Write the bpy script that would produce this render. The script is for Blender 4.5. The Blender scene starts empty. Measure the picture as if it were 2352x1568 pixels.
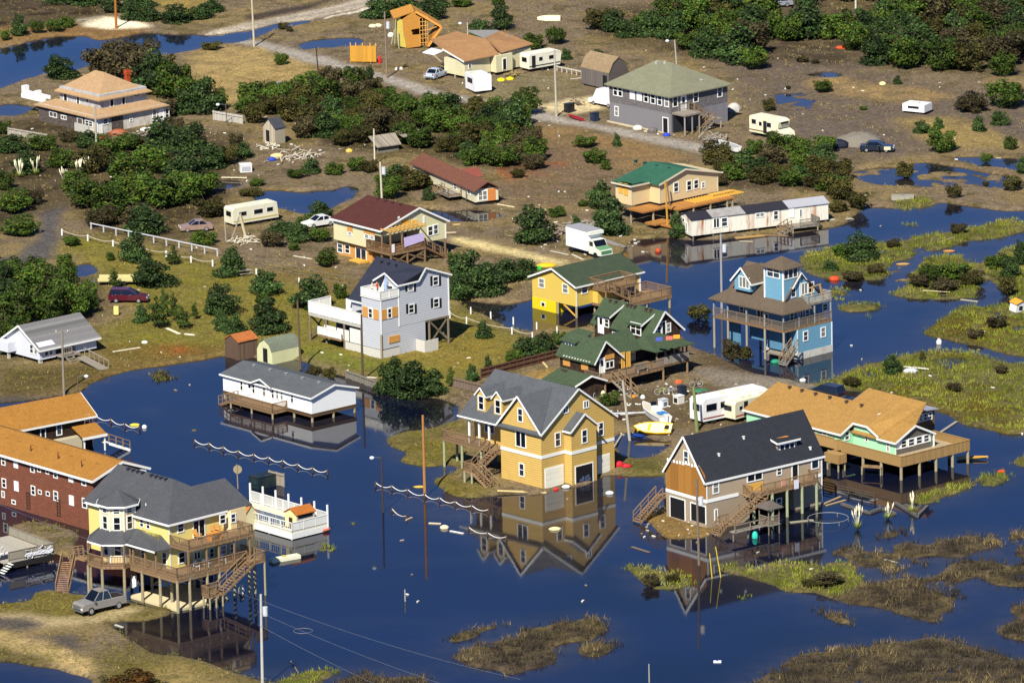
import bpy, bmesh, math, random
import numpy as np
from mathutils import Vector, Matrix
R=math.radians
SC=bpy.context.scene
COL=SC.collection
# ------------------------------------------------------------------ camera, sky, sun, exposure
FPX=17000.0; PITCH=R(13.7); ROLL=R(1.2); DIST=FPX/18.8      # aerial view with a very long lens
cp,sp=math.cos(PITCH),math.sin(PITCH)
CAM=np.array([0,-DIST*cp,DIST*sp])
FW=np.array([0,cp,-sp]); _r=np.array([1.,0,0]); _u=np.array([0,sp,cp])
CU=math.cos(ROLL)*_u+math.sin(ROLL)*_r; CR=math.cos(ROLL)*_r-math.sin(ROLL)*_u
cd=bpy.data.cameras.new('camera'); cam=bpy.data.objects.new('camera',cd); COL.objects.link(cam)
m=Matrix.Identity(4)
for i in range(3): m[i][0]=CR[i]; m[i][1]=CU[i]; m[i][2]=-FW[i]; m[i][3]=CAM[i]
cam.matrix_world=m
cd.sensor_width=36; cd.lens=36*FPX/2352; cd.clip_start=1; cd.clip_end=12000
SC.camera=cam
SUN_EL,SUN_AZ=R(44),R(197)          # azimuth measured from +Y clockwise: sun behind the camera, a little to the left
w=bpy.data.worlds.new('World'); SC.world=w; w.use_nodes=True
nt=w.node_tree; sky=nt.nodes.new('ShaderNodeTexSky'); sky.sky_type='NISHITA'; sky.sun_disc=False
sky.sun_elevation=SUN_EL; sky.sun_rotation=SUN_AZ; sky.air_density=0.4; sky.dust_density=0.0; sky.ozone_density=10.0; sky.altitude=0
bg=nt.nodes['Background']; nt.links.new(sky.outputs[0],bg.inputs[0]); bg.inputs[1].default_value=0.105
sd=bpy.data.lights.new('sun','SUN'); sd.energy=4.8; sd.angle=R(0.5); sd.color=(1.0,0.95,0.86)
so=bpy.data.objects.new('sun',sd); COL.objects.link(so)
sdir=Vector((math.sin(SUN_AZ)*math.cos(SUN_EL),math.cos(SUN_AZ)*math.cos(SUN_EL),math.sin(SUN_EL)))
so.rotation_euler=sdir.to_track_quat('Z','Y').to_euler()
SC.view_settings.view_transform='Standard'; SC.view_settings.look='None'; SC.view_settings.exposure=0.8; SC.view_settings.gamma=1.0
# ------------------------------------------------------------------ survey helpers: a sight line met with a real plane gives a place
def T(r,c,x,y): return ((0,583.6,1167.2,1754.3)[c]+x/3.9119,(0,386.7,780.5,1167.2)[r]+y/3.9119)
def TT(r,c,*xy): return [T(r,c,x,y) for x,y in xy]
def ray(p): return FW+CR*((p[0]-1176)/FPX)-CU*((p[1]-784)/FPX)
def G(p,z=0.0):
    d=ray(p); t=(z-CAM[2])/d[2]; return CAM+d*t
def projn(X,Y,Z):
    vx,vy,vz=X-CAM[0],Y-CAM[1],Z-CAM[2]
    ww=vx*FW[0]+vy*FW[1]+vz*FW[2]
    return 1176+FPX*(vx*CR[0]+vy*CR[1]+vz*CR[2])/ww, 784-FPX*(vx*CU[0]+vy*CU[1]+vz*CU[2])/ww
def hz(P,p):
    lo,hi=-5,60
    for _ in range(40):
        mm=(lo+hi)/2
        if projn(P[0],P[1],mm)[1]>p[1]: lo=mm
        else: hi=mm
    return lo
class Fr:
    """local frame of a building: origin at its near corner, u runs right and back, v left and back"""
    def __init__(s,Ab,A=None,B=None,C=None,zb=0.3,a=None):
        s.P=G(Ab,zb); s.zb=zb; s.zA=hz(s.P,A) if A else zb
        Q=np.array([s.P[0],s.P[1],s.zA]); an=[]
        if C: c=G(C,s.zA)-Q; an.append(math.atan2(c[1],c[0]))
        if B: b=G(B,s.zA)-Q; an.append(math.atan2(b[1],b[0])-math.pi/2)
        s.a=R(a) if a is not None else sum(an)/len(an)
        s.ux=np.array([math.cos(s.a),math.sin(s.a),0]); s.vx=np.array([-math.sin(s.a),math.cos(s.a),0])
        s.Lu=s.u(C)[0] if C else 0; s.Lv=s.v(B)[0] if B else 0; s.zA-=zb
    def _h(s,p,n,off):
        d=ray(p); t=(off-(CAM-s.P)@n)/(d@n); return CAM+d*t-s.P
    def u(s,p,v=0): X=s._h(p,s.vx,v); return float(X@s.ux),float(X[2])      # (u, z) on the plane v
    def v(s,p,u=0): X=s._h(p,s.ux,u); return float(X@s.vx),float(X[2])      # (v, z) on the plane u
    def g(s,p,z=0): X=G(p,z+s.zb)-s.P; return float(X@s.ux),float(X@s.vx)   # (u, v) at height z
# ------------------------------------------------------------------ mesh helpers
class MB:
    def __init__(s): s.v=[]; s.f=[]; s.m=[]; s.cur=0
    def mat(s,i): s.cur=i; return s
    def add(s,vs,fs):
        o=len(s.v); s.v+= [tuple(map(float,q)) for q in vs]; s.f+=[tuple(i+o for i in f) for f in fs]; s.m+=[s.cur]*len(fs); return s
    def box(s,x0,x1,y0,y1,z0,z1):
        x0,x1=sorted((x0,x1)); y0,y1=sorted((y0,y1)); z0,z1=sorted((z0,z1))
        return s.add([(x0,y0,z0),(x1,y0,z0),(x1,y1,z0),(x0,y1,z0),(x0,y0,z1),(x1,y0,z1),(x1,y1,z1),(x0,y1,z1)],
          [(0,3,2,1),(4,5,6,7),(0,1,5,4),(1,2,6,5),(2,3,7,6),(3,0,4,7)])
    def ext(s,poly,d):
        """prism: polygon of 3-d points swept by the vector d"""
        n=len(poly); a=[Vector(p) for p in poly]; d=Vector(d); nr=Vector((0,0,0))
        for i in range(n): nr+=a[i].cross(a[(i+1)%n])
        if nr.dot(d)>0: a=a[::-1]
        b=[p+d for p in a]
        return s.add(a+b,[tuple(range(n)),tuple(range(2*n-1,n-1,-1))]+[(i,i+n,(i+1)%n+n,(i+1)%n) for i in range(n)])
    def slab(s,poly,t=.12):
        """a roof sheet: polygon with its upper face as given, thickened downwards"""
        return s.ext(poly,(0,0,-t))
    def beam(s,p,q,w=.1,h=None):
        h=h or w; p=Vector(p); q=Vector(q); d=(q-p)
        if d.length<1e-6: return s
        d.normalize(); up=Vector((0,0,1)) if abs(d.z)<.98 else Vector((0,1,0))
        sx=d.cross(up).normalized()*(w/2); sy=sx.cross(d).normalized()*(h/2)
        return s.ext([p-sx-sy,p+sx-sy,p+sx+sy,p-sx+sy],q-p)
    def cyl(s,p,q,r0,r1=None,n=8):
        r1=r0 if r1 is None else r1; p=Vector(p); q=Vector(q); d=(q-p).normalized()
        up=Vector((0,0,1)) if abs(d.z)<.98 else Vector((1,0,0)); x=d.cross(up).normalized(); y=d.cross(x)
        vs=[p+(x*math.cos(t)+y*math.sin(t))*r0 for t in [2*math.pi*i/n for i in range(n)]]+[q+(x*math.cos(t)+y*math.sin(t))*r1 for t in [2*math.pi*i/n for i in range(n)]]
        return s.add(vs,[tuple(range(n)),tuple(range(2*n-1,n-1,-1))]+[(i,i+n,(i+1)%n+n,(i+1)%n) for i in range(n)])
    def ell(s,c,rx,ry,rz,n=10,k=6,z0=-1,jit=0,rnd=None):
        vs=[];fs=[]
        for j in range(k+1):
            ph=math.asin(z0)+(math.pi/2-math.asin(z0))*j/k
            for i in range(n):
                t=2*math.pi*i/n; q=1+(rnd.uniform(-jit,jit) if rnd else 0)
                vs.append((c[0]+rx*math.cos(ph)*math.cos(t)*q,c[1]+ry*math.cos(ph)*math.sin(t)*q,c[2]+rz*math.sin(ph)*q))
        for j in range(k):
            for i in range(n): fs.append((j*n+i,j*n+(i+1)%n,(j+1)*n+(i+1)%n,(j+1)*n+i))
        return s.add(vs,fs)
    def loft(s,secs,cap=True):
        n=len(secs[0]); vs=[p for q in secs for p in q]; fs=[]
        for j in range(len(secs)-1):
            for i in range(n): fs.append((j*n+i,j*n+(i+1)%n,(j+1)*n+(i+1)%n,(j+1)*n+i))
        if cap: fs+=[tuple(range(n))[::-1],tuple(range((len(secs)-1)*n,len(secs)*n))]
        return s.add(vs,fs)
    def build(s,name,mats,parent=None,smooth=False,loc=None):
        me=bpy.data.meshes.new(name); me.from_pydata(s.v,[],s.f)
        if not isinstance(mats,(list,tuple)): mats=[mats]
        for q in mats: me.materials.append(q)
        if len(mats)>1: me.polygons.foreach_set('material_index',s.m)
        if smooth: me.polygons.foreach_set('use_smooth',[True]*len(me.polygons))
        bm=bmesh.new(); bm.from_mesh(me); bmesh.ops.recalc_face_normals(bm,faces=bm.faces); bm.to_mesh(me); bm.free()
        o=bpy.data.objects.new(name,me); COL.objects.link(o)
        if parent is not None: o.parent=parent
        if loc is not None: o.location=loc
        return o
def tag(o,label=None,cat=None,group=None,kind=None):
    if label: o['label']=label
    if cat: o['category']=cat
    if group: o['group']=group
    if kind: o['kind']=kind
    return o
def empty(name,loc,rz=0,label=None,cat=None,group=None):
    o=bpy.data.objects.new(name,None); COL.objects.link(o); o.location=loc; o.rotation_euler=(0,0,rz); o.empty_display_size=.5
    return tag(o,label,cat,group)
def copy_tree(o,parent=None):
    c=o.copy(); COL.objects.link(c); c.parent=parent
    for ch in o.children: copy_tree(ch,c)
    return c
# ------------------------------------------------------------------ materials
def lin(h):
    if isinstance(h,str): h=[int(h[i:i+2],16)/255 for i in (0,2,4)]
    return tuple((x/12.92 if x<=.04045 else ((x+.055)/1.055)**2.4) for x in h)
class NT:
    def __init__(s,name):
        s.m=bpy.data.materials.new(name); s.m.use_nodes=True; s.t=s.m.node_tree; s.b=s.t.nodes['Principled BSDF']
    def n(s,t,**k):
        q=s.t.nodes.new(t)
        for a,b in k.items():
            if a.startswith('i_'): q.inputs[a[2:].replace('_',' ')].default_value=b
            else: setattr(q,a,b)
        return q
    def l(s,a,b): s.t.links.new(a,b)
    def math(s,op,a,b=None,c=None):
        q=s.n('ShaderNodeMath',operation=op)
        for i,x in enumerate((a,b,c)):
            if x is None: continue
            if isinstance(x,(int,float)): q.inputs[i].default_value=x
            else: s.l(x,q.inputs[i])
        return q.outputs[0]
    def mix(s,f,a,b,bl='MIX'):
        q=s.n('ShaderNodeMix',data_type='RGBA',blend_type=bl)
        for i,x in ((0,f),(6,a),(7,b)):
            if isinstance(x,(int,float)): q.inputs[i].default_value=x
            elif isinstance(x,tuple): q.inputs[i].default_value=(*x[:3],1)
            else: s.l(x,q.inputs[i])
        return q.outputs[2]
    def noise(s,scale,det=3,vec=None,rough=.6):
        q=s.n('ShaderNodeTexNoise'); q.inputs['Scale'].default_value=scale; q.inputs['Detail'].default_value=det; q.inputs['Roughness'].default_value=rough
        if vec is not None: s.l(vec,q.inputs['Vector'])
        return q.outputs['Fac']
    def ramp(s,f,*st):
        q=s.n('ShaderNodeValToRGB'); e=q.color_ramp.elements
        while len(e)<len(st): e.new(.5)
        for x,(p,c) in zip(e,st): x.position=p; x.color=(*c,1) if len(c)==3 else c
        s.l(f,q.inputs[0]); return q.outputs[0]
    def obj(s,sc=(1,1,1)):
        q=s.n('ShaderNodeTexCoord'); mp=s.n('ShaderNodeMapping'); mp.inputs['Scale'].default_value=sc; s.l(q.outputs['Object'],mp.inputs[0]); return mp.outputs[0]
    def fin(s,col,rough=.8,spec=.3,metal=0,bump=None,bs=.3):
        if isinstance(col,tuple): s.b.inputs['Base Color'].default_value=(*col[:3],1)
        else: s.l(col,s.b.inputs['Base Color'])
        s.b.inputs['Roughness'].default_value=rough; s.b.inputs['Specular IOR Level'].default_value=spec; s.b.inputs['Metallic'].default_value=metal
        if bump is not None:
            q=s.n('ShaderNodeBump'); q.inputs['Strength'].default_value=bs; q.inputs['Distance'].default_value=.05; s.l(bump,q.inputs['Height']); s.l(q.outputs[0],s.b.inputs['Normal'])
        return s.m
def shade(c,f): return tuple(min(1,x*f) for x in c)
_M={}
def cached(fn):
    def g(*a,**k):
        key=(fn.__name__,)+a+tuple(sorted(k.items()))
        if key not in _M: _M[key]=fn(*a,**k)
        return _M[key]
    return g
@cached
def plain(hx,rough=.6,var=.15,sc=3.0,spec=.3,metal=0,dirt=0.0):
    c=lin(hx); t=NT('paint_'+hx); v=t.obj(); n=t.noise(sc,4,v)
    col=t.mix(n,shade(c,1-var),shade(c,1+var))
    if dirt:
        d=t.noise(1.3,5,t.obj((1,1,.35))); col=t.mix(t.math('MULTIPLY',t.ramp(d,(.45,(0,0,0)),(.7,(1,1,1))),dirt),col,lin('6b6048'))
    return t.fin(col,rough,spec,metal)
@cached
def siding(hx,pitch=.2,depth=.35,var=.08,dirt=.15,rough=.6):
    """painted lap boards: a thin dark reveal under each course"""
    c=lin(hx); t=NT('siding_'+hx); v=t.obj(); sep=t.n('ShaderNodeSeparateXYZ'); t.l(v,sep.inputs[0])
    f=t.math('FRACT',t.math('DIVIDE',sep.outputs[2],pitch))
    k=t.ramp(f,(0,(1,1,1)),(.34,(0,0,0)))
    n=t.noise(1.2,5,t.obj((.6,.6,4)),.7)
    col=t.mix(n,shade(c,1-var*1.6),shade(c,1+var*.6))
    d=t.noise(.9,5,t.obj((1,1,.4)))
    col=t.mix(t.math('MULTIPLY',t.ramp(d,(.5,(0,0,0)),(.75,(1,1,1))),dirt),col,lin('7a6a50'))
    col=t.mix(t.math('MULTIPLY',k,depth),col,shade(c,.3))
    return t.fin(col,rough,.3,0,f,.25)
@cached
def shingle(hx,var=.35,sc=6.0,rough=.9,patch=.2):
    """asphalt roof shingles: granular, with courses and slightly different tabs"""
    c=lin(hx); t=NT('shingle_'+hx); v=t.obj()
    n=t.noise(sc,5,v,.75); n2=t.noise(.35,4,v); n3=t.noise(28,2,v); n4=t.noise(1.1,5,t.obj((1,1,2)),.7)
    col=t.mix(t.ramp(n,(.34,(0,0,0)),(.66,(1,1,1))),shade(c,1-var),shade(c,1+var)); col=t.mix(t.math('MULTIPLY',n3,.5),col,shade(c,.55)); col=t.mix(t.math('MULTIPLY',t.ramp(n4,(.45,(0,0,0)),(.62,(1,1,1))),.3),col,shade(c,1.25))
    col=t.mix(t.math('MULTIPLY',t.ramp(n2,(.4,(0,0,0)),(.7,(1,1,1))),patch),col,shade(c,.6))
    return t.fin(col,rough,.15,0,n3,.4)
@cached
def wood(hx,pitch=.15,axis=2,var=.3,rough=.85,gap=.5):
    """weathered boards with gaps across one axis"""
    c=lin(hx); t=NT('wood_'+hx); v=t.obj(); sep=t.n('ShaderNodeSeparateXYZ'); t.l(v,sep.inputs[0])
    q=t.math('DIVIDE',sep.outputs[axis],pitch); f=t.math('FRACT',q); fl=t.math('FLOOR',q)
    wn=t.n('ShaderNodeTexWhiteNoise',noise_dimensions='1D'); t.l(fl,wn.inputs['W'])
    n=t.noise(2.5,5,v,.7)
    col=t.mix(wn.outputs[0],shade(c,1-var),shade(c,1+var)); col=t.mix(t.math('MULTIPLY',n,.6),col,shade(c,.55))
    k=t.ramp(f,(0,(1,1,1)),(.14,(0,0,0))); col=t.mix(t.math('MULTIPLY',k,gap),col,shade(c,.2))
    return t.fin(col,rough,.2)
@cached
def shakes(hx,var=.5,pitch=.22):
    """cedar shingle wall"""
    c=lin(hx); t=NT('shakes_'+hx); q=t.n('ShaderNodeTexBrick'); q.offset=.5
    sep=t.n('ShaderNodeSeparateXYZ'); t.l(t.obj(),sep.inputs[0]); cb=t.n('ShaderNodeCombineXYZ'); t.l(t.math('ADD',sep.outputs[0],sep.outputs[1]),cb.inputs[0]); t.l(sep.outputs[2],cb.inputs[1])
    t.l(cb.outputs[0],q.inputs['Vector']); q.inputs['Scale'].default_value=1; q.inputs['Brick Width'].default_value=.25; q.inputs['Row Height'].default_value=pitch; q.inputs['Mortar Size'].default_value=.015
    q.inputs['Color1'].default_value=(*shade(c,1-var),1); q.inputs['Color2'].default_value=(*shade(c,1+var),1); q.inputs['Mortar'].default_value=(*shade(c,.3),1)
    n=t.noise(2,5,t.obj()); col=t.mix(t.math('MULTIPLY',n,.5),q.outputs['Color'],shade(c,.6))
    return t.fin(col,.9,.15)
@cached
def glass(hx='0c1016',rough=.08):
    t=NT('glass_'+hx); n=t.noise(1.1,3,t.obj()); return t.fin(t.mix(n,shade(lin(hx),.5),shade(lin(hx),1.8)),rough,.6)
# ------------------------------------------------------------------ ground: one height field with ponds, the flooded lagoon and marsh islands
rng=np.random.default_rng(7)
def vnoise(X,Y,cell,seed,octs=4):
    out=np.zeros_like(X); amp=1; tot=0
    for o in range(octs):
        rg=np.random.default_rng(seed+o*17); n=512; g=rg.random((n,n)); c=cell/2**o
        x=X/c+1000.3; y=Y/c+1000.7; xi=np.floor(x).astype(int); yi=np.floor(y).astype(int); fx=x-xi; fy=y-yi
        fx=fx*fx*(3-2*fx); fy=fy*fy*(3-2*fy)
        a=g[xi%n,yi%n]; b=g[(xi+1)%n,yi%n]; cc=g[xi%n,(yi+1)%n]; d=g[(xi+1)%n,(yi+1)%n]
        out+=amp*((a*(1-fx)+b*fx)*(1-fy)+(cc*(1-fx)+d*fx)*fy); tot+=amp; amp*=.55
    return out/tot
def pip(poly,X,Y):
    px=[q[0] for q in poly]; py=[q[1] for q in poly]; ins=np.zeros(X.shape,bool)
    bb=(X>=min(px))&(X<=max(px))&(Y>=min(py))&(Y<=max(py))
    if not bb.any(): return ins
    x=X[bb]; y=Y[bb]; r=np.zeros(x.shape,bool); n=len(poly)
    for i in range(n):
        x0,y0=poly[i]; x1,y1=poly[(i+1)%n]
        if y0==y1: continue
        c=((y0>y)!=(y1>y)); r^=c&(x<(x1-x0)*(y-y0)/(y1-y0)+x0)
    ins[bb]=r; return ins
def W(poly,z=0.0): return [tuple(G(p,z)[:2]) for p in poly]
DX,DY=.42,.62
def axis(a,b,d):
    c=np.arange(a,b,d); k=np.cumsum(1.35**np.arange(1,22)*d); return np.concatenate([a-k[::-1],c,c[-1]+k])
gx=axis(-88,88,DX); gy=axis(-166,236,DY)
GX,GY=np.meshgrid(gx,gy)
wob=.9
JX=GX+(vnoise(GX,GY,3.0,11)-.5)*2*wob*1.6; JY=GY+(vnoise(GX,GY,3.0,29)-.5)*2*wob*2.2
# --- water and land outlines (photo survey, metres after W)
WATER_MAIN=[(-300,935),(0,928),(120,915),(184,906),(230,867),(289,855),(358,842),(460,829),(516,816),(560,812),(600,822),(690,826),(737,848),(798,862),(860,885),(930,905),(1018,913),(1040,930),(1069,962),
 (950,993),(865,1010),(895,1030),(941,1036),(898,1059),(967,1077),(1043,1068),(1035,1085),(993,1100),(1015,1135),(1100,1139),(1190,1135),(1250,1134),(1330,1119),(1405,1086),(1430,1098),(1500,1090),(1530,1082),(1532,1120),(1525,1165),
 (1448,1192),(1500,1202),(1530,1230),(1545,1238),(1625,1232),(1650,1205),(1660,1190),(1700,1140),(1780,1080),(1850,1040),(1800,985),(1850,940),(1915,930),(1895,897),(1870,884),(1800,872),(1740,862),(1690,838),(1640,815),(1600,795),(1560,770),(1480,748),
 (1350,748),(1280,757),(1222,766),(1170,750),(1080,712),(1034,692),(1060,688),(1120,690),(1175,700),(1222,690),(1250,640),(1310,606),(1400,602),(1440,566),(1450,550),(1500,545),(1570,552),(1650,550),(1800,540),(1905,528),(1960,503),(1985,475),(2040,478),(2085,483),(2130,475),(2150,463),(2240,475),(2300,482),(2700,490),(2700,1900),(-300,1900)]
PONDS=[[(585,440),(640,436),(700,440),(760,436),(800,424),(819,435),(815,452),(775,472),(740,490),(690,492),(630,478),(600,474),(583,460)],
 [(495,420),(520,412),(560,415),(565,432),(520,440),(497,436)],[(-40,112),(0,112),(84,90),(180,82),(230,92),(325,79),(440,76),(480,82),(600,65),(700,47),(735,45),(700,56),(620,74),(583,92),(550,101),(470,107),(420,122),(330,130),(210,147),(165,167),(100,170),(56,186),(0,207),(-40,215)],
 [(-20,238),(30,240),(75,246),(60,262),(0,268),(-20,268)],[(665,100),(730,95),(800,86),(845,92),(830,105),(760,112),(700,116)],[(1567,98),(1600,92),(1640,98),(1628,112),(1590,110)],[(1846,168),(1900,164),(1942,168),(1918,182),(1868,180)],
 [(1946,402),(1980,390),(2060,385),(2100,372),(2150,375),(2230,390),(2352,418),(2420,430),(2352,430),(2250,431),(2160,429),(2060,431),(1985,421)],[(2185,359),(2260,361),(2352,371),(2420,380),(2400,400),(2352,396),(2280,385),(2210,372)],
 [(1172,240),(1230,246),(1260,258),(1225,256),(1180,248)],[(1405,1000),(1440,990),(1500,1008),(1560,1012),(1520,1045),(1480,1054),(1420,1045)],[(-20,1348),(45,1345),(85,1360),(75,1385),(20,1390),(-20,1392)],[(0,1180),(60,1190),(150,1185),(200,1200),(180,1225),(170,1300),(120,1330),(0,1330),(-40,1330),(-40,1260),(20,1262),(30,1215),(-20,1205)],
 [(905,486),(960,480),(1040,490),(1085,482),(1160,497),(1140,506),(1060,512),(950,500)],[(1780,215),(1830,210),(1880,225),(1860,255),(1815,262),(1790,240)],[(165,608),(215,605),(235,628),(200,636),(165,628)],[(1820,1078),(1880,1068),(1980,1085),(1960,1110),(1860,1100)]]
L33=lambda *q: TT(3,3,*q); L32=lambda *q: TT(3,2,*q); L31=lambda *q: TT(3,1,*q); L23=lambda *q: TT(2,3,*q); L13=lambda *q: TT(1,3,*q)
BROWN=[L33((980,260),(1050,220),(1200,185),(1300,200),(1290,240),(1200,275),(1050,320),(990,300)),L33((580,400),(660,350),(800,315),(900,350),(880,390),(760,400),(640,425)),
 L33((1130,350),(1200,330),(1350,300),(1500,340),(1530,390),(1440,420),(1370,440),(1250,400)),L33((1530,290),(1700,270),(1800,240),(2000,260),(2200,290),(2200,330),(2050,360),(1900,390),(1840,430),(1650,450),(1540,410)),
 L33((800,400),(1000,380),(1150,400),(1270,450),(1240,480),(1100,490),(1240,540),(1200,580),(1060,610),(1000,570),(960,540),(800,510),(740,480)),L33((1290,480),(1370,440),(1460,470),(1450,500),(1300,505)),L33((1370,550),(1500,480),(1570,500),(1500,530)),
 L33((2210,240),(2338,200),(2500,220),(2338,310),(2260,300)),L33((2180,400),(2338,345),(2500,400),(2338,470),(2250,455)),L33((1930,640),(2050,590),(2160,520),(2338,500),(2500,520),(2500,700),(2338,710),(2150,715),(2020,680)),
 L33((1300,650),(1500,590),(1700,520),(1780,470),(2000,480),(2130,490),(2080,550),(1900,620),(1650,655),(1500,640)),
 L33((640,800),(860,700),(1000,690),(1300,610),(1600,650),(1750,730),(1860,780),(1840,810),(1650,810),(1740,890),(1680,940),(1600,920),(1570,1000),(1500,1010),(1300,950),(1000,900),(700,840)),
 L33((360,900),(420,890),(600,930),(700,980),(880,1020),(780,1050),(560,1010),(370,940)),L33((200,1130),(240,1080),(320,1080),(320,1120),(250,1140)),L33((2000,1100),(2150,1040),(2338,1000),(2500,1000),(2500,1190),(2338,1190),(2150,1170)),L33((2170,910),(2338,870),(2500,880),(2500,990),(2338,990),(2200,960)),
 L33((0,1510),(170,1360),(400,1300),(900,1240),(1150,1210),(1400,1210),(1395,1150),(1480,1145),(1900,1250),(2150,1310),(2338,1380),(2600,1420),(2600,1900),(-300,1900),(-200,1580)),
 L32((0,1180),(110,1100),(300,1070),(420,1030),(700,990),(850,985),(910,1050),(850,1130),(700,1190),(480,1230),(370,1220),(420,1320),(400,1380),(200,1450),(0,1530),(-80,1460),(-380,1410),(-560,1340),(-380,1250),(-180,1190)),
 L32((600,1290),(680,1240),(830,1195),(1000,1190),(1040,1220),(900,1310),(780,1345),(640,1310)),L31((1590,1240),(1700,1190),(1810,1100),(2000,1060),(2200,1020),(2290,1050),(2250,1085),(2050,1090),(1850,1180),(1650,1250)),
 L31((750,1590),(900,1510),(1200,1520),(1500,1500),(1590,1540),(1650,1750),(700,1750)),TT(2,0,(1390,330),(1450,300),(1500,290),(1600,320),(1590,350),(1450,370)),L33((160,960),(230,960),(225,1005),(165,1005)),L33((1400,225),(1450,225),(1450,270),(1400,270))]
GREEN=[L31((500,380),(540,350),(620,340),(720,380),(600,410)),L31((750,170),(850,130),(970,125),(980,140),(850,165)),L31((1120,1380),(1200,1290),(1240,1300),(1220,1360)),L31((1280,1270),(1370,1260),(1420,1290),(1300,1330)),L31((890,1440),(950,1390),(990,1420)),
 L31((90,1590),(200,1550),(350,1490),(600,1450),(740,1470),(680,1520),(560,1650),(90,1650)),L23((1850,1280),(2000,1210),(2130,1180),(2300,1215),(2200,1290),(2050,1320),(1900,1310)),L23((1290,1430),(1400,1390),(1550,1350),(1700,1300),(1840,1285),(1840,1340),(1700,1400),(1540,1440),(1480,1485),(1340,1470)),
 L23((2190,1110),(2338,1040),(2500,1030),(2500,1150),(2338,1150)),L32((970,520),(1100,500),(1280,540),(1400,570),(1530,570),(1700,620),(1690,680),(1500,720),(1340,740),(1220,680),(1210,620),(1080,570)),L32((1840,540),(2000,520),(2338,560),(2338,690),(2100,615),(1900,580)),L32((2010,790),(2200,770),(2230,800),(2050,820)),
 L33((-20,540),(150,500),(400,490),(700,480),(800,550),(930,640),(880,690),(640,800),(560,800),(380,760),(200,720),(-20,690)),
 [(1866,888),(1908,872),(1946,855),(2010,834),(2079,814),(2125,803),(2189,806),(2227,814),(2352,837),(2500,850),(2500,1000),(2352,998),(2317,998),(2265,985),(2227,977),(2189,964),(2150,945),(2115,930),(2060,915),(1990,905),(1925,900)],
 [(2104,765),(2138,742),(2189,719),(2209,704),(2286,701),(2352,705),(2500,705),(2500,840),(2352,818),(2300,808),(2240,795),(2158,778)],[(2038,678),(2085,660),(2082,640),(2110,610),(2140,590),(2200,585),(2255,625),(2257,665),(2240,690),(2110,687)],[(2250,600),(2290,585),(2352,560),(2500,560),(2500,690),(2352,690),(2330,690),(2290,650),(2255,620)],
 [(1839,586),(1907,566),(2022,560),(2120,542),(2189,537),(2222,525),(2278,509),(2337,509),(2352,515),(2350,535),(2291,550),(2227,550),(2189,563),(2112,586),(2048,604),(2030,640),(1950,650),(1907,645),(1856,632)],[(1918,704),(1975,697),(2015,697),(2025,705),(2000,715),(1940,715)],[(1970,728),(2000,725),(2018,732),(1990,737)],
 L13((1210,505),(1300,485),(1390,500),(1370,525),(1240,525)),L13((1530,525),(1600,500),(1665,520),(1620,545),(1550,545)),[(2036,450),(2075,458),(2130,455),(2132,475),(2085,484),(2045,478)],[(1907,660),(1953,665),(1940,690),(1915,700)],TT(2,0,(1390,335),(1450,305),(1500,290),(1600,320),(1590,350),(1450,370))]
BANKS=[[(-60,1400),(20,1390),(70,1385),(82,1365),(55,1372),(80,1360),(118,1355),(160,1366),(205,1362),(330,1395),(408,1398),(412,1410),(340,1425),(268,1432),(256,1445),(300,1476),(370,1500),(430,1512),(500,1528),(560,1545),(600,1562),(600,1700),(213,1700),(213,1548),(150,1542),(60,1532),(0,1520),(-60,1515)],
 [(9,1208),(60,1195),(120,1203),(178,1215),(175,1240),(178,1270),(150,1285),(125,1275),(125,1250),(30,1226)],
 [(2020,470),(2060,455),(2140,450),(2140,470),(2086,482),(2045,478)]]
SHALLOW=[TT(2,0,(1220,620),(1400,600),(1480,630),(1400,675),(1290,670)),TT(2,0,(860,690),(960,700),(1040,740),(960,760),(870,740)),TT(2,0,(1700,800),(1780,785),(1830,810),(1760,850),(1700,840)),TT(2,0,(1890,625),(2010,618),(2010,655),(1890,650)),L23((1560,430),(1800,400),(2338,340),(2338,560),(2000,600),(1800,650),(1600,560)),[(1940,402),(2060,383),(2352,415),(2420,432),(2060,433),(1985,423)],[(1775,215),(1830,208),(1885,225),(1860,258),(1790,245)],L13((620,990),(1000,960),(1300,860),(1280,1000),(900,1050),(640,1020)),TT(2,3,(-250,1270),(0,1200),(200,1210),(430,1240),(440,1280),(100,1300),(-200,1310))]
M=np.ones(GX.shape)
M[pip(W(WATER_MAIN),JX,JY)]=0
for p_ in PONDS: M[pip(W(p_),JX,JY)]=0
for p_ in BANKS+GREEN+BROWN: M[pip(W(p_),JX,JY)]=1
sh=np.zeros(GX.shape)
for p_ in SHALLOW: sh[pip(W(p_),JX,JY)]=1
grass_mask=np.zeros(GX.shape); brown_mask=np.zeros(GX.shape)
for p_ in GREEN: grass_mask[pip(W(p_),JX,JY)]=1
for p_ in BROWN: brown_mask[pip(W(p_),JX,JY)]=1
def blur(a,n):
    for _ in range(2):
        for ax in (0,1):
            k=2*n+1; q=np.pad(a,[(n+1,n) if i==ax else (0,0) for i in (0,1)],mode='edge'); c=np.cumsum(q,axis=ax)
            a=(np.take(c,range(k,c.shape[ax]),axis=ax)-np.take(c,range(0,c.shape[ax]-k),axis=ax))/k
    return a
N1=vnoise(GX,GY,6,101); N2=vnoise(GX,GY,1.6,201,3)
Mb=blur(M,2)
GZ=np.clip((Mb-.5)*1.5,-.6,.32)+np.where(Mb>.3,(N1-.5)*.35+(N2-.5)*.22,0)*np.clip(Mb*1.2,0,1)
GZ=np.where(Mb>.95,np.maximum(GZ,.05+(N2-.3)*.1),GZ)
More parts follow.
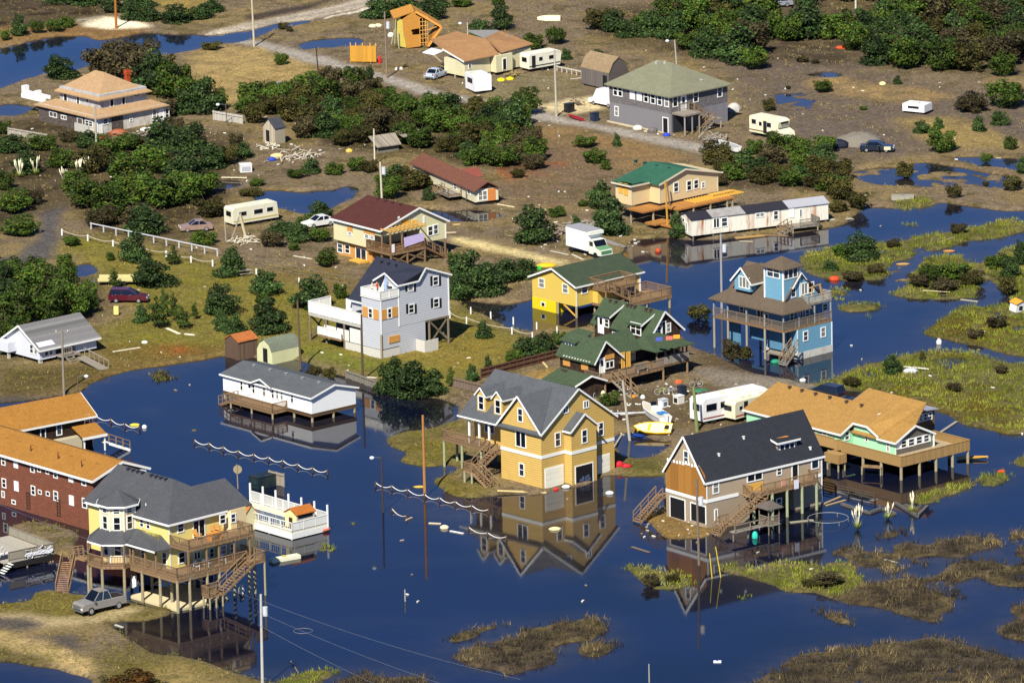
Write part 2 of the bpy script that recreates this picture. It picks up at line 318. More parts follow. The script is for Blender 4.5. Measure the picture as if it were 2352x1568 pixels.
mm=(np.maximum(grass_mask,brown_mask)>0)&(GZ>-.2); GZ=np.where(mm,np.minimum(GZ,.15+(N2-.45)*.6+(N1-.5)*.5),GZ)
GZ=np.where(blur(sh,2)>.4,np.maximum(GZ,(N2-.56)*.6+(N1-.5)*.3),GZ)
far=np.maximum(np.maximum(np.abs(GX)-88,0),np.maximum(np.maximum(-166-GY,GY-236),0)); GZ-=np.clip(far*.004,0,1.5)*np.where(GY>200,0,1)
def ter(x,y):
    i=np.clip(np.searchsorted(gx,x)-1,0,len(gx)-2); j=np.clip(np.searchsorted(gy,y)-1,0,len(gy)-2)
    fx=(x-gx[i])/(gx[i+1]-gx[i]); fy=(y-gy[j])/(gy[j+1]-gy[j])
    return (GZ[j,i]*(1-fx)+GZ[j,i+1]*fx)*(1-fy)+(GZ[j+1,i]*(1-fx)+GZ[j+1,i+1]*fx)*fy
def GL(p):
    """place on the ground (or the water where that is higher) seen at a point of the survey photo"""
    z=.25
    for _ in range(3): q=G(p,z); z=max(0.0,float(ter(q[0],q[1])))
    return Vector((q[0],q[1],z))
# --- surface colours of the ground by kind of cover (albedo, with a vignette-like darkening at the left)
def alb(h,f=.62): return np.array(lin(h))*f
C=np.zeros(GX.shape+(3,)); C[:]=alb('80705a')
pnoise=vnoise(GX,GY,9,401,5)[...,None]; fnoise=vnoise(GX,GY,2.2,451,4)[...,None]
C=C*(1-np.clip((pnoise-.5)*5+.3,0,1))+alb('8c7a54')*np.clip((pnoise-.5)*5+.3,0,1)
g2=np.clip((fnoise-.55)*7,0,1)*.6; C=C*(1-g2)+alb('4f4a24')*g2
NOG=np.zeros(GX.shape)
def zone(poly,h,soft=1,keep=.25,f=.62):
    global C,NOG
    jt=.25 if keep<=.15 else 1; mk=blur(pip(W(poly,.2),GX+(JX-GX)*jt,GY+(JY-GY)*jt).astype(float),soft)[...,None]; n=np.clip(.5+(fnoise-.5)*3,0,1)
    if keep<=.2: NOG=np.maximum(NOG,mk[...,0])
    C=C*(1-mk*(1-keep*n))+alb(h,f)*mk*(1-keep*n)
zone([(425,130),(520,105),(610,108),(700,140),(740,190),(640,205),(560,250),(470,240)],'b39a63',2,.5)
zone([(350,0),(480,0),(475,40),(400,45)],'a08a48',1,.4)
zone([(-50,60),(0,60),(200,50),(330,70),(330,82),(230,92),(180,82),(80,90),(-50,112)],'8f6f45',1)
zone([(173,45),(240,40),(330,55),(350,65),(250,70),(190,62)],'ece0c0',1,.1,.9)
zone([(560,38),(700,12),(760,0),(860,-30),(700,24),(580,50)],'4c4238',1,.02)
zone([(462,80),(560,58),(700,29),(820,2),(900,-30),(960,-30),(860,10),(838,20),(700,46),(600,64),(480,82)],'b9ad9a',1,.02,.75)
zone([(520,72),(600,55),(700,36),(840,6),(900,-20),(910,-20),(842,10),(700,40),(600,60)],'837c72',1,.02,.7)
zone([(745,42),(835,22),(900,6),(900,9),(836,26),(748,45)],'c4bcac',0,.02,.8)
ROAD=[(538,90),(600,97),(700,120),(839,162),(929,184),(1010,212),(1100,230),(1180,236),(1277,268),(1359,284),(1486,309),(1602,333),(1640,345),(1620,356),(1500,330),(1370,299),(1230,276),(1160,258),(1080,238),(967,218),(829,172),(690,141),(590,108),(540,101)]
zone(ROAD,'a39c92',1,.05,.7)
zone([(1040,190),(1200,170),(1320,175),(1340,220),(1220,240),(1100,225)],'857b5e',1,.5)
zone([(1650,110),(1900,120),(2100,190),(2352,220),(2500,230),(2500,360),(2150,350),(1900,390),(1800,330),(1700,250)],'6c6056',3,.5)
zone([(1870,170),(2000,190),(2150,210),(2200,225),(2100,240),(1950,225),(1850,200)],'a58a5a',2,.6)
zone([(2050,280),(2200,270),(2352,330),(2352,350),(2150,340)],'a08a55',2,.5)
zone([(2130,352),(2200,372),(2352,400),(2352,416),(2230,388),(2150,372)],'7d6b52',1)
zone([(1150,385),(1210,368),(1300,365),(1312,380),(1235,412),(1160,420)],'b0561c',1,.3)
zone([(1230,285),(1340,300),(1480,330),(1600,365),(1430,400),(1310,365),(1210,330)],'93774f',2,.5)
zone([(1200,310),(1400,345),(1420,400),(1340,470),(1180,480),(1150,430)],'7b6650',2,.5)
LAWN=[(140,560),(200,540),(500,605),(620,640),(850,690),(1040,700),(1200,770),(1240,830),(1100,865),(1030,905),(930,895),(800,850),(700,820),(520,800),(330,830),(235,830),(220,760),(330,720),(230,640)]
zone(LAWN,'80782f',3,.3); zone([(760,800),(900,770),(1050,760),(1200,790),(1150,830),(1000,850),(850,830)],'8c7a35',3,.5); zone([(700,790),(830,830),(1000,845),(980,870),(850,850),(720,825)],'67762a',3,.4)
zone([(225,790),(520,790),(520,818),(300,850),(190,905),(0,915),(0,850),(230,840)],'75602f',2,.4)
zone([(0,850),(230,840),(200,880),(100,905),(0,910)],'5d5230',2,.4); zone([(330,800),(420,795),(440,812),(370,820)],'a0582a',2,.6)
zone([(90,490),(150,470),(140,500),(132,530),(135,565),(105,600),(50,625),(-40,640),(-40,600),(40,590),(90,545)],'605c5a',1,.05)
zone([(-40,905),(60,912),(184,906),(150,935),(-40,945)],'524d48',1)
zone([(560,640),(760,610),(850,660),(830,690),(700,655)],'7c6a3c',2)
zone([(1036,545),(1060,547),(1300,602),(1284,613),(1045,558)],'cdbb85',1,.1,.8)
zone([(1232,243),(1300,230),(1360,222),(1392,250),(1310,264),(1260,259)],'c9b88e',1,.1,.8)
zone([(860,1005),(960,985),(1070,960),(1060,1060),(1030,1090),(1150,1140),(990,1140),(900,1060)],'70672a',2,.4)
zone([(1400,900),(1600,895),(1790,890),(1800,990),(1600,990),(1480,990),(1410,960)],'64563f',2,.4)
zone([(1590,850),(1690,840),(1800,870),(1880,888),(1910,905),(1850,925),(1780,905),(1640,890)],'8c8274',1,.1)
zone([(1600,790),(1690,835),(1800,868),(1720,862),(1610,840)],'54452f',2,.3)
zone([(1205,865),(1270,840),(1330,860),(1300,880),(1220,880)],'b0914f',1,.3)
zone([(1410,1050),(1530,1048),(1540,1100),(1440,1100)],'5b5a24',2,.4)
zone([(1440,1190),(1530,1165),(1640,1200),(1625,1235),(1540,1235)],'8a6f3c',1,.4)
zone([(-60,1380),(60,1360),(205,1360),(410,1398),(330,1428),(150,1425),(-60,1410)],'6d6428',2,.4)
zone([(130,1421),(205,1415),(290,1395),(340,1395),(290,1415),(230,1430),(160,1440),(60,1450),(-60,1420),(-60,1405),(40,1410)],'b8a67c',1,.15)
zone([(-60,1412),(60,1420),(110,1440),(60,1452),(-60,1440)],'58524e',1,.1); zone([(110,1462),(180,1460),(190,1498),(140,1490)],'58524e',1,.1)
zone([(-60,1445),(60,1462),(130,1490),(180,1512),(227,1520),(215,1545),(150,1535),(60,1500),(-60,1480)],'c4ab74',1,.35)
zone([(228,1500),(330,1480),(420,1510),(560,1545),(600,1568),(600,1700),(228,1700)],'6b6130',2,.5); zone([(340,1545),(420,1530),(520,1555),(600,1590),(400,1590)],'a08b58',2,.6)
zone([(-40,1480),(60,1500),(150,1535),(60,1530),(-40,1515)],'5c5426',1)
zone([(-40,280),(120,270),(300,300),(560,310),(520,400),(520,470),(420,560),(230,540),(150,470),(90,490),(-40,560)],'453b28',3,.5); zone([(-40,600),(100,620),(230,640),(230,720),(150,760),(0,830),(-40,830)],'33301c',3,.4); zone([(-40,-40),(250,-40),(240,45),(170,60),(-40,70)],'3a2f1c',2,.5)  # first zone darkens the left ground, a vignette put into the colour
zone([(565,262),(650,218),(860,212),(960,252),(1205,270),(1240,392),(1060,382),(950,352),(760,342),(650,270)],'3a3422',2,.5); zone([(1360,20),(2352,-40),(2352,180),(1950,150),(1600,140),(1370,90)],'4a4030',3,.6); zone([(1620,402),(1800,347),(1920,402),(1975,490),(1900,440),(1700,435)],'41382a',2,.5)
for p_ in GREEN: zone(p_,'63682a',1,.6,.55)
for p_ in BROWN: zone(p_,'3c352b',1,.5,.45)
for a,b in (((2000,880),(2300,980)),((2110,930),(2352,1000)),((2104,720),(2352,818))): zone([a,(b[0],a[1]),b,(a[0],b[1])],'6b5a26',3,.9,.5)
bed=np.clip((.06-GZ)/.10,0,1)[...,None]; C=C*(1-bed*.75)+alb('2a2014',.6)*bed*.75     # wet, silted ground at and below the waterline
C=np.clip(C*(.85+.3*N2[...,None]),0,1)
nx,ny=len(gx),len(gy)
me=bpy.data.meshes.new('ground')
co=np.stack([GX,GY,GZ],-1).reshape(-1,3).astype(np.float32)
me.vertices.add(nx*ny); me.vertices.foreach_set('co',co.ravel())
ii=(np.arange(ny-1)[:,None]*nx+np.arange(nx-1)[None,:]).ravel(); q=np.stack([ii,ii+1,ii+nx+1,ii+nx],-1).astype(np.int32)
me.loops.add(q.size); me.loops.foreach_set('vertex_index',q.ravel()); me.polygons.add(len(q)); me.polygons.foreach_set('loop_start',np.arange(0,q.size,4,dtype=np.int32)); me.polygons.foreach_set('use_smooth',np.ones(len(q),bool))
me.update(); ca=me.color_attributes.new('cover','FLOAT_COLOR','POINT'); ca.data.foreach_set('color',np.concatenate([C.reshape(-1,3),np.ones((nx*ny,1))],1).astype(np.float32).ravel())
t=NT('ground_cover'); a=t.n('ShaderNodeVertexColor',layer_name='cover'); v=t.obj()
n1=t.noise(2.2,6,v,.75); n2=t.noise(9,3,v,.7)
col=t.mix(t.ramp(n1,(.35,(0,0,0)),(.6,(1,1,1))),t.mix(1,a.outputs[0],(.52,.51,.51),'MULTIPLY'),t.mix(1,a.outputs[0],(1.38,1.35,1.28),'MULTIPLY'))
col=t.mix(t.math('MULTIPLY',t.ramp(n2,(.55,(0,0,0)),(.7,(1,1,1))),.45),col,t.mix(1,col,(.4,.41,.38),'MULTIPLY'))
me.materials.append(t.fin(col,.95,.1,0,n2,.6))
tag(bpy.data.objects.new('ground',me),kind='structure'); go=bpy.data.objects['ground']; COL.objects.link(go)
# --- water: one still sheet, siltier over the shallows and along the banks
t=NT('flood_water'); v=t.obj(); n=t.noise(.045,4,v); n3=t.noise(.03,4,t.obj((1,2.2,1))); va=t.n('ShaderNodeVertexColor',layer_name='silt'); sep=t.n('ShaderNodeSeparateColor'); t.l(va.outputs[0],sep.inputs[0])
col=t.mix(t.ramp(n,(.35,(0,0,0)),(.65,(1,1,1))),lin('070914'),lin('0a112a')); col=t.mix(t.math('MULTIPLY',t.ramp(n3,(.5,(0,0,0)),(.72,(1,1,1))),.3),col,lin('22222a'))
n5=t.noise(.35,5,v,.65); col=t.mix(t.math('MULTIPLY',sep.outputs[0],t.ramp(n5,(.3,(.25,.25,.25)),(.65,(1,1,1)))),col,lin('3c3426'))
t.fin(col,.045,.5); t.b.inputs['IOR'].default_value=1.33; t.l(t.math('MULTIPLY_ADD',t.noise(.06,3,t.obj((1,2,1))),.09,.0),t.b.inputs['Roughness'])
rp=t.noise(1.1,4,t.obj((1,.45,1))); q=t.n('ShaderNodeBump'); q.inputs['Strength'].default_value=.05; q.inputs['Distance'].default_value=.05; t.l(rp,q.inputs['Height']); t.l(q.outputs[0],t.b.inputs['Normal'])
PLUME=np.zeros(GX.shape)
for p_,k in (([(880,1120),(1000,1140),(1150,1165),(1350,1195),(1420,1240),(1250,1235),(1080,1205),(930,1165)],.75),([(1100,1135),(1400,1130),(1420,1230),(1250,1330),(1100,1240)],.6),([(1410,1130),(1530,1150),(1460,1230),(1400,1250)],.6),([(620,900),(830,900),(830,1040),(560,1030)],.35),([(1480,560),(1700,560),(1620,640),(1480,620)],.5)): PLUME[pip(W(p_),JX,JY)]=k
si=np.clip(blur(np.clip(M,0,1),6)*1.5,0,1)*.75; si=np.maximum(si,blur(PLUME,7)); si=np.maximum(si,blur(sh,3)*.5); si=np.where(far>0,0,si)
me=bpy.data.meshes.new('water'); co=np.stack([GX,np.where(GY>236,236+(GY-236)*30,GY),np.zeros_like(GX)],-1).reshape(-1,3).astype(np.float32); co[:,1]=np.where(co[:,1]<-170,co[:,1]*2,co[:,1])
me.vertices.add(nx*ny); me.vertices.foreach_set('co',co.ravel()); q=np.stack([ii,ii+1,ii+nx+1,ii+nx],-1).astype(np.int32)
me.loops.add(q.size); me.loops.foreach_set('vertex_index',q.ravel()); me.polygons.add(len(q)); me.polygons.foreach_set('loop_start',np.arange(0,q.size,4,dtype=np.int32)); me.update()
ca=me.color_attributes.new('silt','FLOAT_COLOR','POINT'); ca.data.foreach_set('color',np.stack([si,si,si,np.ones_like(si)],-1).reshape(-1,4).astype(np.float32).ravel()); me.materials.append(t.m); wo=bpy.data.objects.new('water',me); COL.objects.link(wo); tag(wo,kind='structure')
# ------------------------------------------------------------------ building helpers
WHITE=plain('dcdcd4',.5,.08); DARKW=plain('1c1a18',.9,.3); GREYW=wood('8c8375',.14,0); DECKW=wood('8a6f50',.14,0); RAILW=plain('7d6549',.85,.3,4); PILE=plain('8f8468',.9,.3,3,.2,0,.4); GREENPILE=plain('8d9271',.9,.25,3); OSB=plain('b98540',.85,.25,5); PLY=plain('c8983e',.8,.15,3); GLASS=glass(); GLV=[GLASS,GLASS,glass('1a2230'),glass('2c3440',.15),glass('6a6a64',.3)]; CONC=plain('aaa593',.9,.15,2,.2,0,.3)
class H:
    def __init__(s,name,f,label,cat='house',group=None):
        s.f=f; s.r=empty(name,tuple(f.P),f.a,label,cat,group)
    def part(s,name,mb,mat,par=None,label=None,smooth=False):
        o=mb.build(name,mat,par or s.r,smooth)
        if label: o['label']=label
        return o
    def zof(s,u,v,p): f=s.f; q=f.P+f.ux*u+f.vx*v; return hz(q,p)-f.zb
    def face(s,k,pl):
        return ((0,pl,0),(1,0,0),(0,-1,0)) if k=='u' else ((pl,0,0),(0,1,0),(-1,0,0))
    def sz(s,k,pl,p): return s.f.u(p,pl) if k=='u' else s.f.v(p,pl)
    def fb(s,mb,k,pl,a0,a1,z0,z1,d0,d1):
        """box on a wall face, d measured outwards"""
        return mb.box(a0,a1,pl-d0,pl-d1,z0,z1) if k=='u' else mb.box(pl-d0,pl-d1,a0,a1,z0,z1)
    def win(s,k,pl,r,c,*lst,par=None):
        for q in lst:
            cx,cy,wp,hp=q[:4]; st=q[4] if len(q)>4 else 'dh'
            a0,_=s.sz(k,pl,T(r,c,cx-wp/2,cy)); a1,_=s.sz(k,pl,T(r,c,cx+wp/2,cy)); ac,z0=s.sz(k,pl,T(r,c,cx,cy+hp/2)); _,z1=s.sz(k,pl,T(r,c,cx,cy-hp/2))
            s.wm(k,pl,min(a0,a1),max(a0,a1),z0,z1,st,par)
    def wm(s,k,pl,a0,a1,z0,z1,st='dh',par=None):
        t=.11; mb=MB(); B=lambda m_,*q: s.fb(m_,k,pl,*q); w_=a1-a0; h_=z1-z0; par=par or s.r
        if st in('shut','board','ply'):
            B(mb,a0,a1,z0,z1,-.02,.06); B(mb,a0,a0+t*.6,z0,z1,.06,.09); B(mb,a1-t*.6,a1,z0,z1,.06,.09)
            return s.part('window_board' if st!='shut' else 'shutter',mb,{'shut':WHITE,'board':OSB,'ply':PLY}[st],par)
        nm='door' if st in('door','gdoor','open') else 'window'
        if st=='gdoor':
            B(mb,a0-.1,a1+.1,z0,z1+.12,-.02,.04); d=s.part('garage_door_frame',mb,WHITE,par); p=MB(); n=4
            for i in range(n): B(p,a0,a1,z0+h_*i/n+.02,z0+h_*(i+1)/n-.02,.04,.06)
            return s.part('garage_door',p,plain('d9d6c4',.5,.06),d)
        fr=.09 if w_<.7 else t
        B(mb,a0,a0+fr,z0,z1,-.02,.07); B(mb,a1-fr,a1,z0,z1,-.02,.07); B(mb,a0+fr,a1-fr,z1-fr,z1,-.02,.07)
        if st!='open': B(mb,a0+fr,a1-fr,z0,z0+fr,-.02,.07)
        if st=='dh': B(mb,a0+fr,a1-fr,z0+h_*.5-.03,z0+h_*.5+.03,-.02,.065)
        if st in('slide','2'): B(mb,a0+w_/2-.05,a0+w_/2+.05,z0+fr,z1-fr,-.02,.065)
        if st=='2':
            for x0,x1 in ((a0+fr,a0+w_/2-.05),(a0+w_/2+.05,a1-fr)): B(mb,x0,x1,z0+h_*.5-.03,z0+h_*.5+.03,-.02,.064)
        if st=='3':
            for i in (1,2): B(mb,a0+w_*i/3-.05,a0+w_*i/3+.05,z0+fr,z1-fr,-.02,.065)
        wn=s.part(nm+'_frame' if nm=='door' else 'window',mb,WHITE,par); p=MB()
        B(p,a0+fr*.6,a1-fr*.6,z0+(.02 if st=='door' else fr*.6),z1-fr*.6,-.01,.02)
        if st=='door':
            s.part('door',p,WHITE,wn); g=MB(); B(g,a0+w_*.28,a1-w_*.28,z0+h_*.5,z1-h_*.15,.02,.035); s.part('door_glass',g,GLASS,wn)
        else: s.part('opening_shade' if st=='open' else 'pane',p,plain('0b0c10',.9) if st=='open' else GLV[int(abs(a0*7.3+z0*13.7+pl*3.1)*10)%5],wn)  # open ones get a near-black panel in place of their unlit interior
        return wn
    def rail(s,pts,z,h=1.05,mat=RAILW,par=None,sp=.16,bw=.045,name='railing',post=1.9,solid=None):
        mb=MB()
        for (a,b) in zip(pts[:-1],pts[1:]):
            za=a[2] if len(a)>2 else z; zb=b[2] if len(b)>2 else z
            A=Vector((a[0],a[1],za)); B=Vector((b[0],b[1],zb)); L=(B-A).length; up=Vector((0,0,h))
            mb.beam(A+up,B+up,.14,.06); mb.beam(A+Vector((0,0,.12)),B+Vector((0,0,.12)),.06,.09)
            n=max(1,round(L/post))
            for i in range(n+1): q=A.lerp(B,i/n); mb.beam(q,q+up,.1)
            if solid is None and sp:
                n=int(L/sp)
                for i in range(1,n): q=A.lerp(B,i/n); mb.beam(q+Vector((0,0,.12)),q+up,bw)
        o=s.part(name,mb,mat,par)
        if solid is not None:
            p=MB()
            for (a,b) in zip(pts[:-1],pts[1:]):
                A=Vector((a[0],a[1],(a[2] if len(a)>2 else z)+.06)); B=Vector((b[0],b[1],(b[2] if len(b)>2 else z)+.06)); d=(B-A).normalized(); nr=Vector((-d.y,d.x,0))*.02
                p.ext([A-nr,B-nr,B-nr+Vector((0,0,h-.08)),A-nr+Vector((0,0,h-.08))],nr*2)
            s.part('rail_panel',p,solid,o)
        return o
    def deck(s,u0,u1,v0,v1,z,t=.3,mat=DECKW,name='deck'): return s.part(name,MB().box(u0,u1,v0,v1,z-t,z),mat)
    def pil(s,lst,zt,zb=-1.2,r=.14,mat=PILE,name='piling'):
        for q in lst:
            zz=q[2] if len(q)>2 else zt; s.part(name,MB().cyl((q[0],q[1],zb),(q[0],q[1],zz),r*1.05,r,8),mat)
    def stairs(s,p,q,w,mat=DECKW,rails=(1,1),h=1.0,name='stairs'):
        """open flight from the top p down to q; w is the width vector"""
        p=Vector(p); q=Vector(q); w=Vector(w); n=max(3,round(abs(p.z-q.z)/.19)); mb=MB(); run=Vector(((q-p).x,(q-p).y,0)); rd=run.normalized()
        for i in range(1,n+1):
            c=p.lerp(q,i/n); a=c-rd*.15
            mb.ext([a,a+w,a+w+rd*.28,a+rd*.28],(0,0,-.06))
        for k in (0,1):
            o=w*k; mb.ext([p+o,q+o,q+o-Vector((0,0,.28)),p+o-Vector((0,0,.28))],w.normalized()*(.06 if k else -.06))
        st=s.part(name,mb,mat); rb=MB()
        for k in (0,1):
            if rails[k]:
                o=w*k; u_=Vector((0,0,h)); rb.beam(p+o+u_,q+o+u_,.1,.07); rb.beam(p+o+u_*.5,q+o+u_*.5,.05)
                for i in range(4): c=p.lerp(q,i/3)+o; rb.beam(c,c+u_,.09)
        if sum(rails): s.part('handrail',rb,RAILW,st)
        return st
def gbody(mb,u0,u1,v0,v1,z0,ze,zr,ax='v',rp=None,ze2=None):
    """gabled wall block; ridge along ax, rp = ridge position across"""
    ze2=ze if ze2 is None else ze2
    if ax=='v': rp=(u0+u1)/2 if rp is None else rp; return mb.ext([(u0,v0,z0),(u1,v0,z0),(u1,v0,ze2),(rp,v0,zr),(u0,v0,ze)],(0,v1-v0,0))
    rp=(v0+v1)/2 if rp is None else rp; return mb.ext([(u0,v0,z0),(u0,v1,z0),(u0,v1,ze2),(u0,rp,zr),(u0,v0,ze)],(u1-u0,0,0))
def groof(mb,u0,u1,v0,v1,ze,zr,ax='v',rp=None,ov=.35,rk=.3,t=.14,ze2=None,lift=.06):
    ze2=ze if ze2 is None else ze2
    if ax=='v':
        rp=(u0+u1)/2 if rp is None else rp; k1=(zr-ze)/(rp-u0); k2=(zr-ze2)/(u1-rp)
        mb.slab([(u0-ov,v0-rk,ze-k1*ov+lift),(rp,v0-rk,zr+lift),(rp,v1+rk,zr+lift),(u0-ov,v1+rk,ze-k1*ov+lift)],t)
        mb.slab([(u1+ov,v0-rk,ze2-k2*ov+lift),(u1+ov,v1+rk,ze2-k2*ov+lift),(rp,v1+rk,zr+lift),(rp,v0-rk,zr+lift)],t)
    else:
        rp=(v0+v1)/2 if rp is None else rp; k1=(zr-ze)/(rp-v0); k2=(zr-ze2)/(v1-rp)
        mb.slab([(u0-rk,v0-ov,ze-k1*ov+lift),(u1+rk,v0-ov,ze-k1*ov+lift),(u1+rk,rp,zr+lift),(u0-rk,rp,zr+lift)],t)
        mb.slab([(u0-rk,v1+ov,ze2-k2*ov+lift),(u0-rk,rp,zr+lift),(u1+rk,rp,zr+lift),(u1+rk,v1+ov,ze2-k2*ov+lift)],t)
    return mb
def gtrim(mb,u0,u1,v0,v1,ze,zr,ax='v',rp=None,ov=.35,rk=.3,ze2=None,w=.2,lift=-.02,ends=(1,0),eaves=(1,0)):
    ze2=ze if ze2 is None else ze2
    if ax=='v':
        rp=(u0+u1)/2 if rp is None else rp; k1=(zr-ze)/(rp-u0); k2=(zr-ze2)/(u1-rp)
        for i,vv in enumerate((v0-rk-.02,v1+rk+.02)):
            if ends[i]:
                mb.beam((u0-ov,vv,ze-k1*ov+lift),(rp,vv,zr+lift),.05,w); mb.beam((rp,vv,zr+lift),(u1+ov,vv,ze2-k2*ov+lift),.05,w)
        if eaves[0]: mb.beam((u0-ov-.03,v0-rk,ze-k1*ov+lift),(u0-ov-.03,v1+rk,ze-k1*ov+lift),.05,w)
        if eaves[1]: mb.beam((u1+ov+.03,v0-rk,ze2-k2*ov+lift),(u1+ov+.03,v1+rk,ze2-k2*ov+lift),.05,w)
    else:
        rp=(v0+v1)/2 if rp is None else rp; k1=(zr-ze)/(rp-v0); k2=(zr-ze2)/(v1-rp)
        for i,uu in enumerate((u0-rk-.02,u1+rk+.02)):
            if ends[i]:
                mb.beam((uu,v0-ov,ze-k1*ov+lift),(uu,rp,zr+lift),.05,w); mb.beam((uu,rp,zr+lift),(uu,v1+ov,ze2-k2*ov+lift),.05,w)
        if eaves[0]: mb.beam((u0-rk,v0-ov-.03,ze-k1*ov+lift),(u1+rk,v0-ov-.03,ze-k1*ov+lift),.05,w)
        if eaves[1]: mb.beam((u0-rk,v1+ov+.03,ze2-k2*ov+lift),(u1+rk,v1+ov+.03,ze2-k2*ov+lift),.05,w)
    return mb
def hip(mb,u0,u1,v0,v1,ze,zr,ov=.5,ra=None,t=.15):
    """hipped roof; ra = (u,v),(u,v) ridge ends"""
    a,b=(u0-ov,v0-ov,ze),(u1+ov,v0-ov,ze); c,d=(u1+ov,v1+ov,ze),(u0-ov,v1+ov,ze); r0=(*ra[0],zr); r1=(*ra[1],zr)
    for p in ([a,b,r0],[b,c,r1,r0],[c,d,r1],[d,a,r0,r1]): mb.slab(p,t)
    return mb
def vents(h,lst,mat=None,s=.28):
    """small roof vents, each a raised hood"""
    for (u,v,z) in lst:
        h.part('roof_vent',MB().box(u-s/2,u+s/2,v-s/2,v+s/2,z-.15,z+.16).box(u-s*.7,u+s*.7,v-s*.7,v+s*.7,z+.16,z+.2),mat or plain('4a4440',.7))
# ------------------------------------------------------------------ the yellow shingled house in the middle of the flood
def yellow_house():
    f=Fr(T(2,2,305,1352),T(2,2,300,1060),None,T(2,2,930,895),.05,43); h=H('shingled_house',f,'tall yellow shingled house with grey gabled roofs and three garage doors in the flood')
    Y=siding('ceab5e',.27,.75,.16,.1); RF=shingle('515457'); Lu=11.4; vg=f.v((1152,1100),0)[0]; L=13.2
    ze=f.u(T(2,2,300,835))[1]; zr=h.zof(Lu/2,-.3,T(2,2,620,440)); zr2=f.v(T(2,2,90,512),-.3)[1]; vc=vg/2+.1; zf=3.3
    gbody(mb:=MB(),0,Lu,.0,L,0 if False else zf,ze,zr,'v'); mb=MB()
    mb.ext([(0,0,-.3),(Lu,0,-.3),(Lu,0,ze),(Lu/2,0,zr),(0,0,ze)],(0,vg,0)); k=(zr-ze)/(Lu/2)
    mb.ext([(2,vg+.01,zf-.3),(Lu,vg+.01,zf-.3),(Lu,vg+.01,ze),(Lu/2,vg+.01,zr),(2,vg+.01,ze+k*2)],(0,L-vg,0)); mb.box(5,Lu,vg,L-.5,-.3,zf-.3)
    mb.ext([(0,.01,ze-.02),(0,vc,zr2),(0,vg-.01,ze-.02)],((zr2-ze)/k,0,0))
    u0,u1,vb=3.6,7.5,1.15; zb=f.u(T(2,2,570,808),-vb)[1]; zbr=f.u(T(2,2,680,660),-vb)[1]; ub=(u0+u1)/2
    mb.ext([(u0,-vb,-.3),(u1,-vb,-.3),(u1,-vb,zb),(ub,-vb,zbr),(u0,-vb,zb)],(0,vb+.01,0))
    h.part('wall',mb,Y)
    r=MB(); groof(r,0,Lu,0,L,ze,zr,'v'); ui=(zr2-ze)/k
    for sg,ve in ((1,vg+.3),(-1,-.3)):
        r.slab([(-.35,vc,zr2+.1),(ui,vc,zr2+.1),(.05,ve if sg>0 else .0,ze+.08),(-.35,ve,ze-.1)],.12)
    groof(r,u0,u1,-vb,0,zb,zbr,'v',None,.3,.25); h.part('roof',r,RF)
    tr=MB(); gtrim(tr,0,Lu,0,L,ze,zr,'v',ends=(1,0),eaves=(0,0)); gtrim(tr,u0,u1,-vb,0,zb,zbr,'v',None,.3,.25,eaves=(1,0))
    tr.beam((-.38,-.3,ze-.12),(-.38,vc,zr2+.03),.05,.22); tr.beam((-.38,vc,zr2+.03),(-.38,vg+.3,ze-.12),.05,.22); tr.beam((-.38,vg+.3,ze-.2),(-.38,L+.3,ze-.2),.05,.18)
    zt=f.u(T(2,2,300,1055))[1]-.2; h.fb(tr,'v',0,-.03,vg,zt,zt+.38,0,.05); h.fb(tr,'u',0,-.04,u0,zt,zt+.38,0,.05); h.fb(tr,'u',0,u1,Lu,zt,zt+.38,0,.05); h.fb(tr,'u',-vb,u0-.05,u1,zt,zt+.38,0,.05); h.fb(tr,'v',u0,-vb,0,zt,zt+.38,0,.05)
    h.part('roof_trim',tr,WHITE)
    h.win('v',0,2,2,(110,675,48,125),(115,890,95,150,'slide'),(123,1165,48,120)); h.win('u',0,2,2,(445,893,52,130),(515,625,52,70,'slide'),(700,578,52,70,'slide'),(832,800,52,125),(413,1240,160,195,'gdoor'),(857,1130,104,185,'gdoor')); h.win('u',-vb,2,2,(685,865,52,125))
    # the middle garage stands open: a flat near-black panel for its unlit inside, with flooded things on it
    g=h.win('u',-vb,2,2,(682,1210,165,195,'open')); a0=f.u(T(2,2,600,1210),-vb)[0]; a1=f.u(T(2,2,762,1210),-vb)[0]; rd=random.Random(3); mb=MB()
    for i in range(9): x=rd.uniform(a0+.2,a1-.4); z=rd.uniform(.0,.5); mb.box(x,x+rd.uniform(.2,.5),-vb-.06,-vb-.03,z,z+rd.uniform(.15,.45))
    h.part('flooded_boxes',mb,plain('46536b',.8,.5,5)); 
    h.win('u',2-0 if False else 0,2,2) ; h.win('v',2,2,1,(2118,785,92,105,'slide'))
    # porch, deck and stairs on the near left side
    h.deck(-.15,2,vg+.02,L+3.2,zf); h.part('porch_ceiling',MB().box(.1,1.98,vg+.05,L,ze+.0,ze+.06),WHITE)
    for x in (1933,2022,2110): v=f.v(T(2,1,x,800),.05)[0]; h.part('porch_post',MB().box(-.02,.16,v-.1,v+.1,zf,ze-.1),WHITE)
    vs=vg+.3; h.rail([(-.1,vs+1.5),(-.1,L+3.1),(1.9,L+3.1)],zf,1.0)
    h.stairs((-.15,vs+.1,zf),(-3.0,vs+.1,1.75),(0,1.25,0),rails=(1,1)); h.deck(-4.3,-3,vs-.0,vs+1.4,1.75,.2,name='stair_landing'); h.rail([(-3,vs+1.4),(-4.3,vs+1.4),(-4.3,vs+.05)],1.75,.95)
    h.stairs((-4.25,vs,1.75),(-4.25,vs-3.0,.1),(1.2,0,0)); h.pil([(-4.2,vs+1.3),(-3.1,vs+1.3),(-4.2,vs+.1)],1.6,-.6,.13,GREENPILE)
